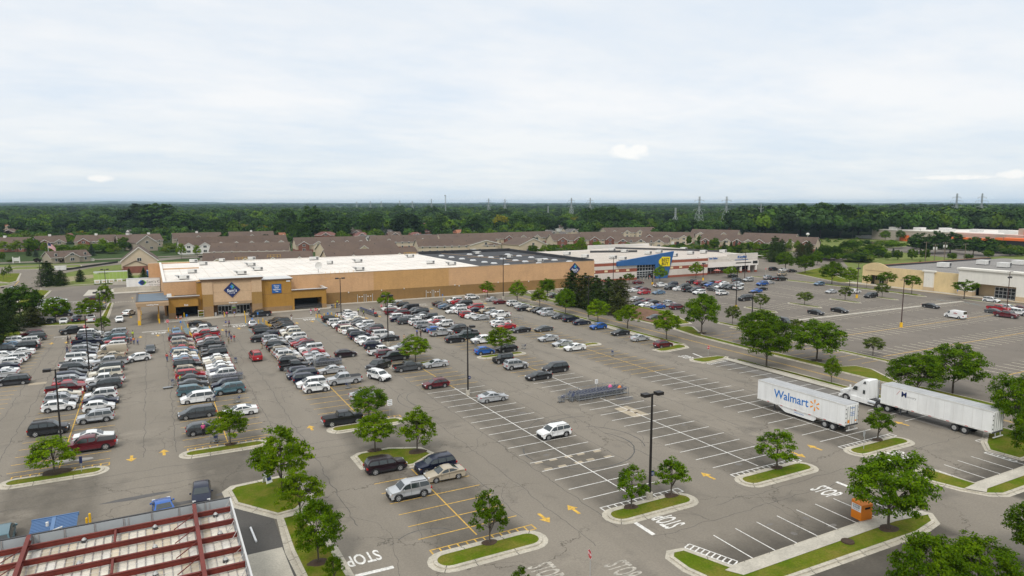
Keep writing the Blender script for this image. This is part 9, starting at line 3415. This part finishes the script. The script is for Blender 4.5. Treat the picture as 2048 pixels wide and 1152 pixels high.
person(675, 611, 200, 1, 'cl_hiviz', 'cl_navy', 'worker in a vest by the trolleys at the cart bay corner')
person(834, 672.5, 260, 0, 'cl_blue', 'cl_black', 'man in a bright blue shirt walking down the wall-door aisle')
person(841.5, 673.5, 262, 3, 'cl_black', 'cl_black', 'person in a black dress walking beside the man in bright blue')
person(808.5, 683.5, 255, 0, 'cl_tan', 'cl_khaki', 'person in tan shorts walking behind the island tree', True)
person(917, 632.5, 20, 1, 'cl_navy', 'cl_navy', 'person in navy at the open tailgate of the red SUV, nearer the aisle')
person(920.5, 633.5, 20, 2, 'cl_navy', 'cl_tan', 'person in khaki shorts reaching into the red SUV tailgate', True)
person(454, 634.5, 95, 0, 'cl_pink', 'cl_black', 'shopper with bags at the first entrance door')
person(447.5, 633, 90, 1, 'cl_black', 'cl_navy', 'shopper in dark clothes just inside the first entrance door', s=.98)
person(469, 634, 90, 3, 'cl_blue', 'cl_khaki', 'shopper in blue walking to the entrance between the doors', True)
person(503, 626, 180, 1, 'cl_grey', 'cl_jean', 'grey-haired person at the portico pillar behind the black pickup', hair='hair_grey')
person(1299, 558.5, -90, 1, 'cl_red', 'cl_grey', 'person in a red jacket at the glazed entrance of the striped store')
person(1313, 577, 250, 0, 'cl_grey', 'cl_black', 'person in dark clothes by the tail of the white pickup')
person(1528, 557.5, 200, 0, 'cl_white', 'cl_lblue', 'person in white by the lot corner at the shop row')

x, y = G(1434, 551)
b = MB()
b.cyl((0, 0, 0), (0, 0, 2.6), .04, 'metal_grey', 8)
o = tag(b.build('patio_umbrella', loc=(x, y, 0)), 'faded red patio umbrella before the shop arcade', 'umbrella')
b = MB()
mat('umbrella_red', (.45, .16, .13), .8)
for i in range(8):
 t0, t1 = 2 * PI * i / 8, 2 * PI * (i + 1) / 8
 b.face([(0, 0, 2.8), (1.6 * math.cos(t0), 1.6 * math.sin(t0), 2.2), (1.6 * math.cos(t1), 1.6 * math.sin(t1), 2.2)], 'umbrella_red')
b.build('canopy', parent=o)
print('DUP', {k: len(v) for k, v in USED.items() if len(v) > 1 and not v[0].get('group')}, len(USED))
print('LONG', [k for k in USED if not 4 <= len(k.split()) <= 16][:10])
from collections import Counter
dd = {k: v for k, v in USED.items() if len(v) > 1}
print('SAME', {k: len(v) for k, v in dd.items()})
